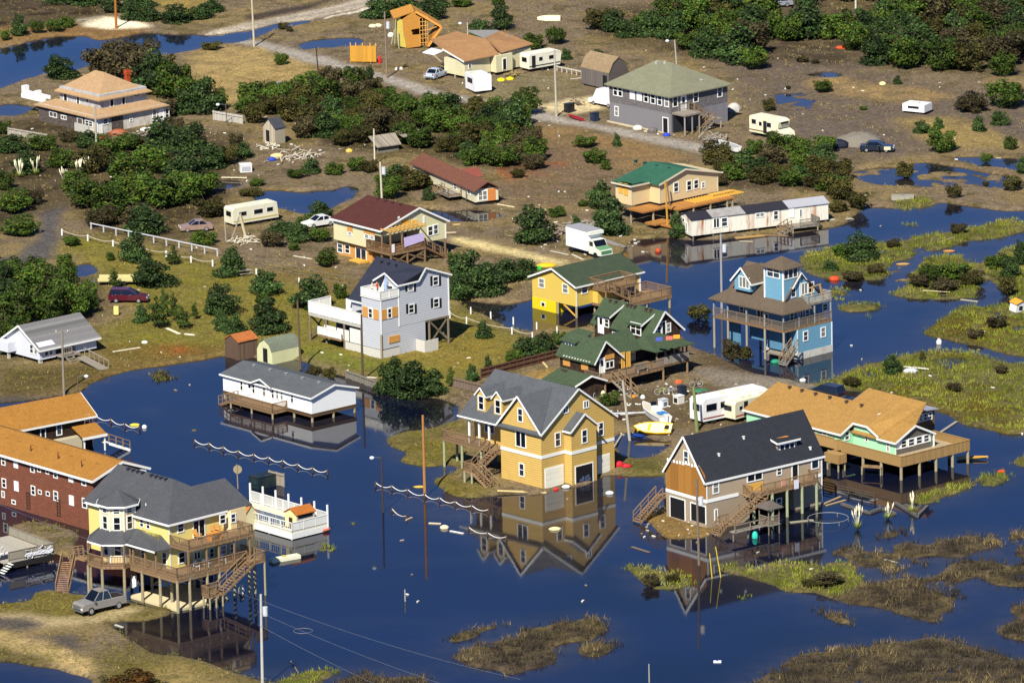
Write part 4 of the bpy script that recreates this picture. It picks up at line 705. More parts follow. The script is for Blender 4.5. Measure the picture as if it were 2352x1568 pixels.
# ------------------------------------------------------------------ pale yellow turreted house, near left
def turret_house():
    f=Fr(T(3,0,1600,935),T(3,0,1600,645),T(3,0,1110,512),T(3,0,2180,500),.1); h=H('turret_house',f,'pale yellow house with octagonal turret, grey hipped roof and double decks on tall pilings')
    S=siding('d9c877',.2,.15,.05,.03); S2=siding('d8c090',.2,.12,.05,.03); RF=shingle('4a4b4e',.35); a,b=1.75,3.2; zd=f.zA+.25; Ld=f.Lv; Ue=f.u(T(3,0,2300,470))[0]
    U1=f.u(T(3,0,2125,200),b)[0]; ze=f.u(T(3,0,1533,130),b)[1]; uc=(a+U1)/2; zr=h.zof(uc,b+4.9,T(2,0,1570,1245)); z2=f.u(T(3,0,1535,318),b)[1]; V1=16.8
    h.part('wall',MB().box(a,U1,b,V1,zd-.2,ze),S); r=MB(); r0=(uc,b+(U1-a)/2,zr); r1=(uc,V1,zr); o=.45; e=ze
    r.slab([(a-o,b-o,e),(U1+o,b-o,e),r0],.14); r.slab([(a-o,V1+o,e),(a-o,b-o,e),r0,(uc,V1+o,zr)],.14); r.slab([(U1+o,b-o,e),(U1+o,V1+o,e),(uc,V1+o,zr),r0],.14)
    r.slab([(uc+1,b+3.6,zr-.9),(U1+1.6,b+3.6,zr-.9),(U1+1.8,b-.6,e+.05),(U1-1.5,b-.6,e+.05)],.14); r.slab([(uc+1,b+3.6,zr-.9),(U1+1.6,b+3.6,zr-.9),(U1+1.9,b+7.5,e+.05),(U1-1.5,b+7.5,e+.05)],.14); h.part('roof',r,RF)
    t=MB(); t.beam((a-o,b-o-.03,e-.1),(U1-1.2,b-o-.03,e-.1),.05,.22); t.beam((a-o-.03,b-o,e-.1),(a-o-.03,V1,e-.1),.05,.22); h.fb(t,'u',b,a-.05,a+.12,zd,e,0,.04); h.part('roof_trim',t,WHITE)
    # bay at the right end
    ubl,ubr=U1-1.9,U1+1.3; bay=h.part('bay_wall',MB().ext([(ubl,b+.02,zd-.2),(ubl+.55,b-.75,zd-.2),(ubr-.5,b-.75,zd-.2),(ubr,b+.3,zd-.2),(ubr,b+5,zd-.2),(ubl,b+5,zd-.2)],(0,0,e-zd+.2)),S2)
    h.win('u',b-.75,3,0,(2000,95,58,88),(2095,85,50,85),par=bay)
    # turret
    ct=(.9,f.v(T(3,0,968,100),-.6)[0]); R_=2.0; oc=lambda z,q=R_: [(ct[0]+q*math.cos(R(22.5+45*i)),ct[1]+q*math.sin(R(22.5+45*i)),z) for i in range(8)]
    zt=h.zof(ct[0],ct[1]-R_*.7,T(2,0,970,1470)); tw=h.part('turret',MB().ext(oc(zd-.2),(0,0,zt-zd+.2)),S2); m_=MB(); q=oc(zt-.02,R_+.45); za=h.zof(ct[0],ct[1],T(2,0,970,1262))-1.0
    for i in range(8): m_.slab([q[i],q[(i+1)%8],(ct[0],ct[1],za)],.1)
    h.part('turret_roof',m_,RF,tw); m_=MB(); q=oc(zt-.1,R_+.48)
    for i in range(8): m_.beam(q[i],q[(i+1)%8],.06,.2)
    q=oc(zd,R_+.02)
    for i in range(8): m_.beam(q[i],(q[i][0],q[i][1],zt-.1),.14)
    h.part('turret_trim',m_,WHITE,tw)
    for i in (3,4,5):   # window pairs on the facets turned to the camera
        an=R(45*(i+1)); n=Vector((math.cos(an),math.sin(an),0)); d=Vector((-n.y,n.x,0)); cc=Vector((ct[0],ct[1],0))+n*(R_*math.cos(R(22.5)))
        for z0,z1 in ((zt-.95,zt-.3),(zt-2.75,zt-1.2),(zd+.7,zd+2.2)):
            w=.42; fr=MB(); 
            for s0,s1,y0,y1 in ((-w,-w+.1,z0,z1),(w-.1,w,z0,z1),(-w+.1,w-.1,z0,z0+.1),(-w+.1,w-.1,z1-.1,z1),(-w+.1,w-.1,(z0+z1)/2-.03,(z0+z1)/2+.03)):
                p0=cc+d*s0; p1=cc+d*s1; fr.ext([p0+Vector((0,0,y0)),p1+Vector((0,0,y0)),p1+Vector((0,0,y1)),p0+Vector((0,0,y1))],n*.06)
            wn=h.part('window',fr,WHITE,tw); p0=cc-d*(w-.05); p1=cc+d*(w-.05); h.part('pane',MB().ext([p0+Vector((0,0,z0+.05)),p1+Vector((0,0,z0+.05)),p1+Vector((0,0,z1-.05)),p0+Vector((0,0,z1-.05))],n*.02),GLASS,wn)
    # lower porch roof along the left deck and round the turret
    zpe=f.v(T(3,0,1425,392),-.3)[1]; zpt=f.v(T(3,0,1450,240),a)[1]; r=MB(); v9=ct[1]-2.0
    r.slab([(-.4,b-.1,zpe),(a,b-.1,zpe+.2),(a,b+1.4,zpt),(a,v9,zpt),(-.4,v9-.8,zpe)],.12); r.slab([(-.4,b-.1,zpe),(a+.2,b-.5,zpe),(a,b+1.4,zpt)],.12)
    oo=[(ct[0]-.6+3.1*math.cos(R(x)),ct[1]+3.1*math.sin(R(x)),zpe) for x in (247.5,202.5,157.5,112.5)]; oi=[(ct[0]+1.9*math.cos(R(x)),ct[1]+1.9*math.sin(R(x)),zpt+.1) for x in (247.5,202.5,157.5,112.5)]
    for i in range(3): r.slab([oo[i],oo[i+1],oi[i+1],oi[i]],.12)
    r.slab([(-.4,v9-.8,zpe),oo[0],oi[0],(a,v9,zpt)],.12); h.part('porch_roof',r,RF); t=MB(); t.beam((-.43,b-.1,zpe-.12),(-.43,v9-.8,zpe-.12),.05,.18); t.beam((-.43,v9-.8,zpe-.12),(oo[0][0],oo[0][1],zpe-.12),.05,.18)
    for i in range(3): t.beam((oo[i][0],oo[i][1],zpe-.12),(oo[i+1][0],oo[i+1][1],zpe-.12),.05,.18)
    h.part('porch_trim',t,WHITE)
    # decks
    dk=[(0,0,zd-.3),(Ue,0,zd-.3),(Ue,b,zd-.3),(a,b,zd-.3),(a,Ld+4.5,zd-.3)]+[(x-.1,y,zd-.3) for x,y,_ in oo[::-1]]+[(0,v9-.8,zd-.3)]
    h.part('lower_deck',MB().ext(dk,(0,0,.3)),DECKW); h.rail([(Ue-1.2,.05),(.05,.05),(.05,v9-.8)]+[(x,y) for x,y,_ in oo],zd,1.05)
    h.rail([(Ue-.05,b),(Ue-.05,.1)],zd,1.05); h.part('deck_beam',MB().box(.02,.12,.02,v9-.8,zd-.62,zd-.3).box(.12,Ue,.02,.12,zd-.62,zd-.3),RAILW)
    ux1=f.u(T(3,0,2268,240),0)[0]; h.part('upper_deck',MB().box(a-.05,ux1,-.1,b,z2-.28,z2),DECKW); h.rail([(a+.0,b-.1),(a+.0,-.05),(ux1-.05,-.05),(ux1-.05,b)],z2,1.05,name='upper_railing')
    for x in (1695,1860,1970,2110,2250): u=f.u(T(3,0,x,400),0)[0]; h.part('deck_post',MB().box(u-.08,u+.08,-.02,.14,zd,z2-.28),RAILW)
    for v in (b+.2,5.2,7.2,v9-.9): h.part('porch_post',MB().box(-.1,.06,v-.08,v+.08,zd,zpe-.1),RAILW)
    for x,y,_ in oo: h.part('porch_post',MB().box(x-.02,x+.13,y-.07,y+.07,zd,zpe-.1),RAILW)
    pu=[f.u(T(3,0,x,700),.15)[0] for x in (1705,1865,1975,2110,2245)]+[Ue-.1]; pv=[f.v(T(3,0,x,700),.15)[0] for x in (1440,1280,1120)]
    h.pil([(.15,.15)]+[(u,.15) for u in pu]+[(.15,v) for v in pv]+[(x,y) for x,y,_ in oo]+[(u,v) for u in (3.5,6.5,9.5) for v in (5,8.5,12)]+[(pu[2],b),(pu[0],b)],zd-.3,-1.3,.16)
    h.part('cross_brace',MB().beam((3.5,5,.6),(3.5,8.5,3),.08,.2).beam((3.5,5,3),(3.5,8.5,.6),.08,.2).beam((6.5,5,.6),(6.5,8.5,3),.08,.2).beam((6.5,5,3),(6.5,8.5,.6),.08,.2),RAILW); h.part('utility_room',MB().box(8,10,6,9,.1,zd-.4).box(4.5,6,10,12,.1,zd-.4),plain('3b4252',.8))
    sl=f.g(T(3,0,1545,895),.2); h.part('concrete_slab',MB().box(.35,7.5,.5,8.6,-.3,.16),plain('c2b48c',.9,.1)); h.part('water_tank',MB().cyl((1.2,Ld-.2,1.0),(1.2,Ld-.2,2.2),.3).box(.85,1.1,Ld-.4,Ld,.9,1.5),WHITE)
    h.win('u',b,3,0,(1622,172,62,88),(1787,180,112,165,'slide')); h.win('v',a,3,0,(1275,130,36,75),(1333,145,36,78)); h.win('v',a,3,0,(1290,405,42,95),(1480,445,44,115)); h.win('u',b,3,0,(1632,440,64,108),(1770,420,64,75,'slide'),(1900,398,46,90)); h.win('u',b-.75,3,0,(2005,370,58,85),(2085,355,40,85),par=bay)
    CH=plain('b98a4a',.8,.2)
    for x,y in ((1715,260),(1880,225),(1928,215)):
        u,v=f.g(T(3,0,x,y),z2); v=min(v,b-.7); h.part('deck_chair',MB().box(u-.3,u+.3,v-.3,v+.3,z2+.35,z2+.4).ext([(u-.3,v+.3,z2+.35),(u+.3,v+.3,z2+.35),(u+.3,v+.55,z2+1.0),(u-.3,v+.55,z2+1.0)],(0,.05,0)).box(u-.3,u-.25,v-.3,v-.25,z2,z2+.6).box(u+.25,u+.3,v-.3,v-.25,z2,z2+.6).box(u-.34,u-.22,v-.3,v+.3,z2+.58,z2+.62).box(u+.22,u+.34,v-.3,v+.3,z2+.58,z2+.62),CH)
    u,v=f.g(T(3,0,2060,258),z2+.7); h.part('deck_table',MB().box(u-.9,u+.7,.6,1.6,z2+.68,z2+.74).box(u-.8,u-.7,.7,1.5,z2,z2+.68).box(u+.5,u+.6,.7,1.5,z2,z2+.68),plain('c27a2a',.6))
    for k,(x,y) in enumerate(((1770,520),(1910,500),(2040,470),(1740,470))): u,v=f.g(T(3,0,x,y),zd+.4); h.part('white_chair',MB().box(u-.25,u+.25,.7,1.2,zd+.4,zd+.44).box(u-.25,u+.25,1.2,1.25,zd+.4,zd+.95).box(u-.25,u-.2,.7,.75,zd,zd+.6).box(u+.2,u+.25,.7,.75,zd,zd+.6),plain('c9ccd0',.4))
    h.deck(Ue-1.3,Ue+.2,-1.4,.02,zd,.2,name='stair_landing'); h.rail([(Ue+.15,.0),(Ue+.15,-1.35),(Ue-1.3,-1.35)],zd,1.0); ul=f.u(T(3,0,2010,760),-1.3)[0]; zl=f.u(T(3,0,2010,760),-1.3)[1]; h.stairs((Ue-1.3,-1.3,zd),(ul,-1.3,zl),(0,1.2,0)); h.deck(ul-2.0,ul,-1.35,-.1,zl,.2,name='stair_landing'); h.rail([(ul,-.1),(ul-2.0,-.1),(ul-2.0,-1.3),(ul-1.1,-1.3)],zl,1.0); h.pil([(ul-1.9,-1.25),(ul-.1,-1.25),(ul-1.0,-1.25),(ul-1.9,-.2)],zl-.2,-1.2,.11); h.pil([(Ue+.1,-1.3)],zd-.2,-1.2,.12)
    # stairs coming straight down from the far end of the left deck
    p=f.g(T(3,0,650,405),zd); q=f.g(T(3,0,548,752),.15); mid=f.g(T(3,0,560,470),zd-.55); w=Vector((.75,-.66,0))*1.35
    h.deck(oo[3][0]-1.3,oo[3][0]+.3,oo[3][1]-.6,oo[3][1]+1.0,zd,.2,name='stair_landing'); h.stairs((mid[0],mid[1],zd-.5),(q[0]-.4,q[1]+.4,.15),w,wood('a07c58',.15,0)); h.stairs((oo[3][0]-.6,oo[3][1]+.3,zd),(mid[0]+.8,mid[1]-.2,zd-.45),(.6,.9,0))
    vents(h,[(uc-.35,v,zr-.18) for v in (b+5.6,b+6.4,b+7.2,b+8,b+9.5,b+10.3,b+11.1,b+11.9)],plain('2e3036'),.3); h.part('vent_pipe',MB().cyl((uc+2.5,b+2.2,zr-2.4),(uc+2.5,b+2.2,zr-1.6),.07).cyl((a+1,b+5,ze+.6),(a+1,b+5,ze+1.1),.06),WHITE)
    return h
turret_house()
# ------------------------------------------------------------------ mint green house with the wide tan deck
def mint_house():
    f=Fr(T(2,3,1235,1262),T(2,3,1260,1135),T(2,3,800,1025),T(2,3,1850,985),-.0); h=H('mint_house',f,'mint green single-storey house with tan shingle roof and long slatted deck on pilings')
    S=siding('9ccfa8',.2,.12,.04,.03); RF=shingle('98743e',.35); zd=f.zA+.2; Lu,Lv=f.Lu,f.Lv; DW=wood('a38250',.16,0,.2)
    u0=1.05; v0=f.u(T(2,3,1186,1000))[0]
    vC=1.6; ua=f.g(T(2,3,1187,1035),zd); uh,vh=ua; uh=max(uh,.9); vh=max(vh,1.2)
    ur=f.u(T(2,3,1505,900),vh)[0]; ze=f.u(T(2,3,1187,905),vh)[1]; zr=f.u(T(2,3,1357,770),vh-.3)[1]; uc=(uh+ur)/2
    v1=f.v(T(2,3,1055,890),uh)[0]; v2=f.v(T(2,3,935,770),uh)[0]; v3=f.v(T(2,3,805,750),uh)[0]; z2=f.v(T(2,3,935,772),uh)[1]; z3=z2
    # near wing with its stone gable, taller middle part, and the long back part nearer the left
    w=MB(); gbody(w,uh,ur,vh,v1+2,zd-.2,ze,zr,'v'); w.ext([(uh+.005,vh+.3,zd-.2),(uh+.005,v3,zd-.2),(uh+.005,v3,z3),(uh+.005,v2,z2),(uh+.005,v1,ze),(uh+.005,vh+.3,ze)],(6,0,0)); ul=uh-1.9; ze2=f.v(T(2,3,695,832),ul)[1]; v4=f.v(T(1,3,0,0) if False else T(2,3,300,730),ul)[0]
    w.box(ul,uh+7,v3,v3+16,zd-.2,ze2-.05); w.box(uh+3,uh+9,vh+5,v3+6,zd-.2,z3); h.part('wall',w,S)
    r=MB(); groof(r,uh,ur,vh,v1+4.5,ze,zr,'v',None,.4,.35,.14); k=.42; uA=ul+(f.zb*0+5.2); zA_=ze2+k*(uA-ul); uB=ul+7.7; zB=ze2+k*(uB-ul)
    r.slab([(ul-.35,v3-.3,ze2-.12),(uA,v3-.3,zA_),(uA,v3+16.3,zA_),(ul-.35,v3+16.3,ze2-.12)],.14); r.slab([(uA,v3+2,zA_),(uA+6,v3+2,ze2),(uA+6,v3+16.3,ze2),(uA,v3+16.3,zA_)],.14)
    r.slab([(uh-.35,v2-.2,z2+.05),(uB,v2-.2,zB),(uB,v3+3.6,zB),(uA-.1,v3+3.6,zA_+.02),(uA-.1,v3-.3,zA_+.02),(uh-.35,v3-.3,z3+.05)],.14); r.slab([(uB,v2-3.6,zB),(uB+1.2,v2-3.6,zB-.5),(uB+1.2,v3+3.6,zB-.5),(uB,v3+3.6,zB)],.14)
    r.slab([(uh-.35,v2-.2,z2+.05),(uh-.35,v1+.1,ze+.05),(uB-2.0,v1-1.4,ze+.6),(uB,v2-3.6,zB),(uB,v2-.2,zB)],.14); h.part('roof',r,RF)
    t=MB(); gtrim(t,uh,ur,vh,v1,ze,zr,'v',None,.4,.35,w=.22,eaves=(1,0)); t.beam((ul-.38,v3-.3,ze2-.2),(ul-.38,v3+16.3,ze2-.2),.05,.22).beam((ul-.35,v3-.33,ze2-.15),(uh-.3,v3-.33,z3),.05,.22).beam((uh-.38,v3-.3,z3-.02),(uh-.38,v2-.2,z2-.02),.05,.22).beam((uh-.38,v2-.2,z2-.02),(uh-.38,v1+.1,ze-.02),.05,.24)
    for s in (uh,): h.fb(t,'u',vh,s-.05,s+.12,zd,ze,0,.04)
    h.part('roof_trim',t,WHITE)
    # clerestory triangle on the roof
    pz=lambda x,y,u: f.v(T(2,3,x,y),u); c=[pz(950,742,uh+1.2),pz(1045,672,uh+2.2),pz(1200,672,uh+4.6)]; h.part('clerestory',MB().ext([(uh+1.2,c[0][0],c[0][1]),(uh+2.2,c[1][0],c[1][1]),(uh+4.6,c[2][0],c[2][1])],(.1,-.1,.0)),S); h.part('clerestory_trim',MB().beam((uh+1.1,c[0][0],c[0][1]+.05),(uh+2.1,c[1][0],c[1][1]+.1),.08,.2).beam((uh+2.1,c[1][0],c[1][1]+.1),(uh+4.9,c[2][0]-.4,c[2][1]+.2),.08,.2),WHITE)
    st=MB(); zt=f.u(T(2,3,1190,910),vh)[1]; h.part('stone_gable',MB().ext([(uh+.15,vh-.01,ze-.1),(uc,vh-.01,zr-.15),(ur-.15,vh-.01,ze-.1)],(0,-.05,0)),plain('54504b',.9,.6,6)); zs=f.u(T(2,3,1187,985),vh)[1]; h.part('stone_wall',MB().box(uh+.02,ur-.1,vh-.05,vh,zd,zs),plain('5d574e',.9,.6,6)); h.part('sunroom_band',MB().box(uh+.02,ur-.1,vh-.04,vh,zs,ze-.1),WHITE)
    h.win('u',vh-.04,2,3,(1257,935,55,70),(1325,918,60,72),(1395,898,60,72),(1460,882,55,72)); h.part('porch_post',MB().box(ur+.1,ur+.25,vh-.3,vh-.15,zd,ze),WHITE)
    h.win('v',uh+.005,2,3,(925,885,26,60),(1118,955,26,95)); h.win('u',v3,2,3,(746,858,45,85)); h.win('v',ul,2,3,(550,850,42,85),(460,825,30,60))
    # deck with solid slatted rails
    Ld=v3-.6; h.part('deck',MB().ext([(0,0,zd-.3),(Lu,0,zd-.3),(Lu,6,zd-.3),(uh,6,zd-.3),(uh,Ld,zd-.3),(0,Ld,zd-.3)],(0,0,.3)),plain('9a8a70',.9,.2)); h.part('upper_deck',MB().box(ul-1.3,ul,v3+.1,v3+9,zd+.1,zd+.4),DW)
    rp=MB()
    for a,b_,zz in (((0,0),(Lu,0),zd),((0,0),(0,Ld),zd),((Lu,0),(Lu,6),zd),((ul-1.3,v3-.2),(ul-1.3,v3+9),zd+.4),((0,Ld),(ul-1.3,v3-.2),zd+.2)):
        A=Vector((*a,zz-.3)); B=Vector((*b_,zz-.3)); d=(B-A).normalized(); n=Vector((-d.y,d.x,0))*.04; rp.ext([A-n,B-n,B-n+Vector((0,0,1.2)),A-n+Vector((0,0,1.2))],n*2); rp.beam(A+Vector((0,0,1.23)),B+Vector((0,0,1.23)),.16,.06)
    h.part('deck_railing',rp,DW); h.pil([(.15,.15),(.15,3.4),(.15,6.4),(.15,Ld-.2),(3,.15),(5.6,.15),(8.2,.15),(Lu-.15,.15),(Lu-.15,3.2),(Lu-.15,6),(ul-1,v3+1),(ul-1,v3+4),(ul-1,v3+8),(4,4),(7,4),(4,8),(7,8)],zd-.3,-1.2,.17)
    bx=f.g(T(2,3,650,1070),zd-.6); pb=h.part('hanging_planter',MB().box(bx[0]-.7,bx[0]+.6,bx[1]-1.1,bx[1]+1.2,zd-.9,zd+.15),DW); h.pil([(bx[0]-.5,bx[1]+.9),(bx[0]-.5,bx[1]-.9),(bx[0]+.5,bx[1]-.9)],zd-.9,-.5,.1)
    # flat-roofed sun porch behind
    ug=f.u(T(2,3,1535,700),vh+4)[0]; g=h.part('sun_porch',MB().box(ur+.3,ug,vh+4,vh+9,zd-.2,ze+1.2),plain('6b4a2c',.8,.2)); h.part('porch_roof',MB().slab([(ur-1.2,vh+3.6,ze+1.75),(ug+.3,vh+3.6,ze+1.3),(ug+.3,vh+9.3,ze+1.3),(ur-1.2,vh+9.3,ze+1.75)],.12),plain('8a8a90',.5,.1),g); h.win('u',vh+4,2,3,(1375,712,34,70),(1410,700,34,70),(1450,690,34,70),(1495,680,34,70),par=g)
    vents(h,[(uA-.6,v3+x,zA_-.12) for x in (1.5,4,6.8,9.2,11.5,13.6)],plain('4f4032')); return h
mint_house()
# ------------------------------------------------------------------ brown-shingled cottage with green roofs
def cottage():
    f=Fr(T(2,2,872,495),T(2,2,885,385),None,None,.3,41.5); h=H('shingled_cottage',f,'dark brown shingled cottage with mossy green roofs, shed dormers and railed front deck')
    S=shakes('3f2f26',.45,.25); RF=shingle('404e38',.45); zd=f.zA+.2; g=f.g
    # tall rear block, gable to the right
    u0,v0=g(T(1,2,1272,1502),0)[0],0; vB=5.2
    ua,z0=f.u(T(1,2,1268,1505),vB); uc,zr=f.u(T(1,2,1410,1285),vB-.4); ub,zb=f.u(T(1,2,1562,1435),vB); L=f.v(T(1,2,860,1140),uc)[0]; k=(zr-z0)/(uc-ua); ze=(z0+zb)/2
    w=MB(); gbody(w,ua+.3,ub-.3,vB,L-.4,zd-.3,z0+.3*k,zr-.15,'v',uc,zb+.3*k); h.part('wall',w,S); r=MB(); r.slab([(ua-.1,vB-.4,z0-.1),(uc,vB-.4,zr),(uc,L,zr),(ua-.1,L,z0-.1)],.14); r.slab([(uc,vB-.4,zr),(ub+.1,vB-.4,zb-.1),(ub+.1,L,zb-.1),(uc,L,zr)],.14); h.part('roof',r,RF)
    t=MB(); t.beam((ua-.1,vB-.43,z0-.18),(uc,vB-.43,zr-.05),.05,.22).beam((uc,vB-.43,zr-.05),(ub+.1,vB-.43,zb-.18),.05,.22)
    for (xa,ya,xb,yb,yw,wins) in ((775,1295,925,1335,1490,((835,1400,52,160,'door'),(887,1388,42,78))),(1068,1375,1208,1408,1500,((1148,1440,95,110,'2'),))):
        ud=ua-.12; va,za=f.v(T(1,2,xa,ya),ud); vb_,zb_=f.v(T(1,2,xb,yb),ud); zz=(za+zb_)/2
        d_=h.part('dormer',MB().ext([(ud,vb_+.3,zd+1),(ud,vb_+.3,zz),(ud+2.6,vb_+.3,zz+1.2),(ud+2.6,vb_+.3,zd+1)],(0,va-vb_-.6,0)),S); h.part('dormer_roof',MB().slab([(ud-.3,vb_,zz-.05),(ud+2.7,vb_,zz+1.35),(ud+2.7,va,zz+1.35),(ud-.3,va,zz-.05)],.12),RF,d_); h.part('dormer_trim',MB().beam((ud-.3,vb_-.03,zz-.12),(ud+2.7,vb_-.03,zz+1.28),.05,.18),WHITE,d_)
        h.win('v',ud,1,2,*wins,par=d_)
    h.win('v',ua+.3,1,2,(960,1470,48,80)); h.win('u',vB,1,2,(1355,1455,42,90),(1440,1430,42,85),(1398,1430,40,120,'open'))
    h.win('u',vB,2,2,(1205,110,55,115,'ply'))
    # low wing with its own gable and small eyebrow dormer
    v1=2.6; ug0,zg0=f.u(T(2,2,758,205),v1); ugc,zgr=f.u(T(2,2,880,8),v1-.4); ug1,zg1=f.u(T(2,2,1015,145),v1); ze=(zg0+zg1)/2; L2=f.v(T(2,2,430,125),ug0)[0]
    w=MB(); gbody(w,ug0+.35,ug1-.35,v1,L2-.3,zd-.3,ze+.3,zgr-.2,'v',ugc); h.part('wall',w,S); r=MB(); groof(r,ug0+.3,ug1-.3,v1,L2-.3,ze+.25,zgr-.1,'v',ugc,.35,.4,.13); r.slab([(ugc,v1+2,zgr),(ugc+6,v1+2,zgr),(ugc+6.5,v1+.3,ze+.2),(ugc+.3,v1+.3,ze+.2)],.12); h.part('roof',r,RF); gtrim(t,ug0+.3,ug1-.3,v1,L2-.3,ze+.25,zgr-.1,'v',ugc,.35,.4,w=.18,eaves=(0,0)); h.part('roof_trim',t,WHITE)
    rt=MB()
    for i in range(int((L2-v1-1)/.5)): rt.box(ug0-.08,ug0+.3,v1+.5+i*.5,v1+.62+i*.5,ze-.05,ze+.06)
    h.part('rafter_tails',rt,WHITE)
    h.win('v',ug0+.35,2,2,(527,200,60,62,'board'),(690,240,60,62,'board')); h.win('u',v1,2,2,(910,220,78,70,'slide'),(843,235,50,150,'door'),(910,150,80,40,'board'),(1030,180,30,140,'ply'),(1078,175,34,140,'ply'))
    u_,z_=f.v(T(2,2,545,45),ug0+1.0); d_=h.part('dormer',MB().ext([(ug0+1.0,u_-1.1,z_-.6),(ug0+1.0,u_-1.1,z_+.45),(ug0+3.6,u_-1.1,z_+1.2),(ug0+3.6,u_-1.1,z_-.6)],(0,2.2,0)),plain('b7bccb',.7)); h.part('dormer_roof',MB().slab([(ug0+.7,u_-1.5,z_+.5),(ug0+3.8,u_-1.5,z_+1.35),(ug0+3.8,u_+1.5,z_+1.35),(ug0+.7,u_+1.5,z_+.5)],.1),RF,d_); h.win('v',ug0+1.0,2,2,(545,45,60,42,'slide'),par=d_)
    # screened porch at the right with its hipped roof
    up0=f.u(T(2,2,1285,100),1.2)[0]; up1=f.u(T(2,2,1660,15),.6)[0]; zpe=f.u(T(2,2,1400,88),.6)[1]; r=MB(); hip(r,up0+.6,up1-.4,.9,vB,zpe,zpe+1.0,.5,((up0+2,vB-.6),(up1-2,vB-.6)),.12); p_=h.part('porch_roof',r,RF)
    for u in (up0+.8,up0+2.2,up0+3.6,up0+5,up1-.6): h.part('porch_post',MB().box(u-.08,u+.08,1.0,1.16,zd,zpe),RAILW)
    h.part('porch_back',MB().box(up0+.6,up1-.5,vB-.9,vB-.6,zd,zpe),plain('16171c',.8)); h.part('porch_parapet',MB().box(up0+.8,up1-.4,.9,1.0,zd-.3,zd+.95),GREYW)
    # deck
    ud1=up0+.9; h.deck(0,ud1,0,vB,zd-.02); h.deck(ud1,up1-.4,.9,vB,zd-.02); h.deck(-.6,ug0+.3,.6,2.9,zd-.02); h.rail([(-.6,2.8),(-.6,.05),(ud1,.05)],zd,1.0,plain('6e5f4c',.9)); h.pil([(.1,.1),(3,.1),(4.2,.1),(ud1,.1),(up1-.6,1),(up1-.6,4),(-.4,2.6)],zd-.3,-.5,.13,RAILW); h.part('lower_wall',MB().box(ua+.4,up1-1,vB-.5,L-1,-.3,zd-.3).box(ug0+.4,ug1,v1+1.5,L2-.5,-.3,zd-.3),plain('1d2028',.9))  # near-black lower blocks stand for the shade of the open underside
    # things left on the deck
    def at(x,y,z): return g(T(2,2,x,y),z)
    a=at(1200,250,zd+.5); h.part('deck_bench',MB().box(a[0]-.9,a[0]+.9,a[1]-.3,a[1]+.3,zd+.45,zd+.5).box(a[0]-.9,a[0]+.9,a[1]+.3,a[1]+.36,zd+.5,zd+1).box(a[0]-.8,a[0]-.7,a[1]-.3,a[1]+.3,zd,zd+.45).box(a[0]+.7,a[0]+.8,a[1]-.3,a[1]+.3,zd,zd+.45),GREYW)
    h.stairs((2.2,-.05,zd),(2.2,-3.4,.1),(-1.1,0,0),GREYW)
    # garage wing
    vg=f.v(T(2,2,300,350),-1)[0]; zg=f.u(T(2,2,660,330),-.0)[1]; u0g=-3.6; pk=[T(2,2,300,352),T(2,2,470,240),T(2,2,750,318),T(2,2,600,415)]; zz=1.9; c=[g(pk[0],zz),g(pk[1],zz+1.0),g(pk[2],zz+1.0),g(pk[3],zz)]
    h.part('garage_roof',MB().slab([(c[0][0],c[0][1],zz),(c[1][0],c[1][1],zz+1.0),(c[2][0],c[2][1],zz+1.0),(c[3][0],c[3][1],zz)],.14).slab([(c[1][0],c[1][1],zz+1.0),(c[1][0]+2.5,c[1][1],zz),(c[2][0]+2.5,c[2][1],zz),(c[2][0],c[2][1],zz+1.0)],.14),RF); h.part('garage_wall',MB().ext([(c[3][0]+.2,c[3][1]+.4,-.3),(c[3][0]+.2,c[3][1]+.4,zz),(c[2][0],c[2][1]+.4,zz+.9),(c[2][0]+2.2,c[2][1]+.4,zz),(c[2][0]+2.2,c[2][1]+.4,-.3)],(0,c[0][1]-c[3][1]-.6,0)),S); h.part('garage_trim',MB().beam((c[3][0],c[3][1]-.03,zz-.1),(c[2][0],c[2][1]-.03,zz+.9),.05,.2).beam((c[2][0],c[2][1]-.03,zz+.9),(c[2][0]+2.5,c[2][1]-.03,zz-.1),.05,.2),WHITE)
    vents(h,[(uc-.35,vB+x,zr-.2) for x in (1.8,2.6,4.6,5.3,5.9,8,9)],plain('4a3b30')); return h
cottage()
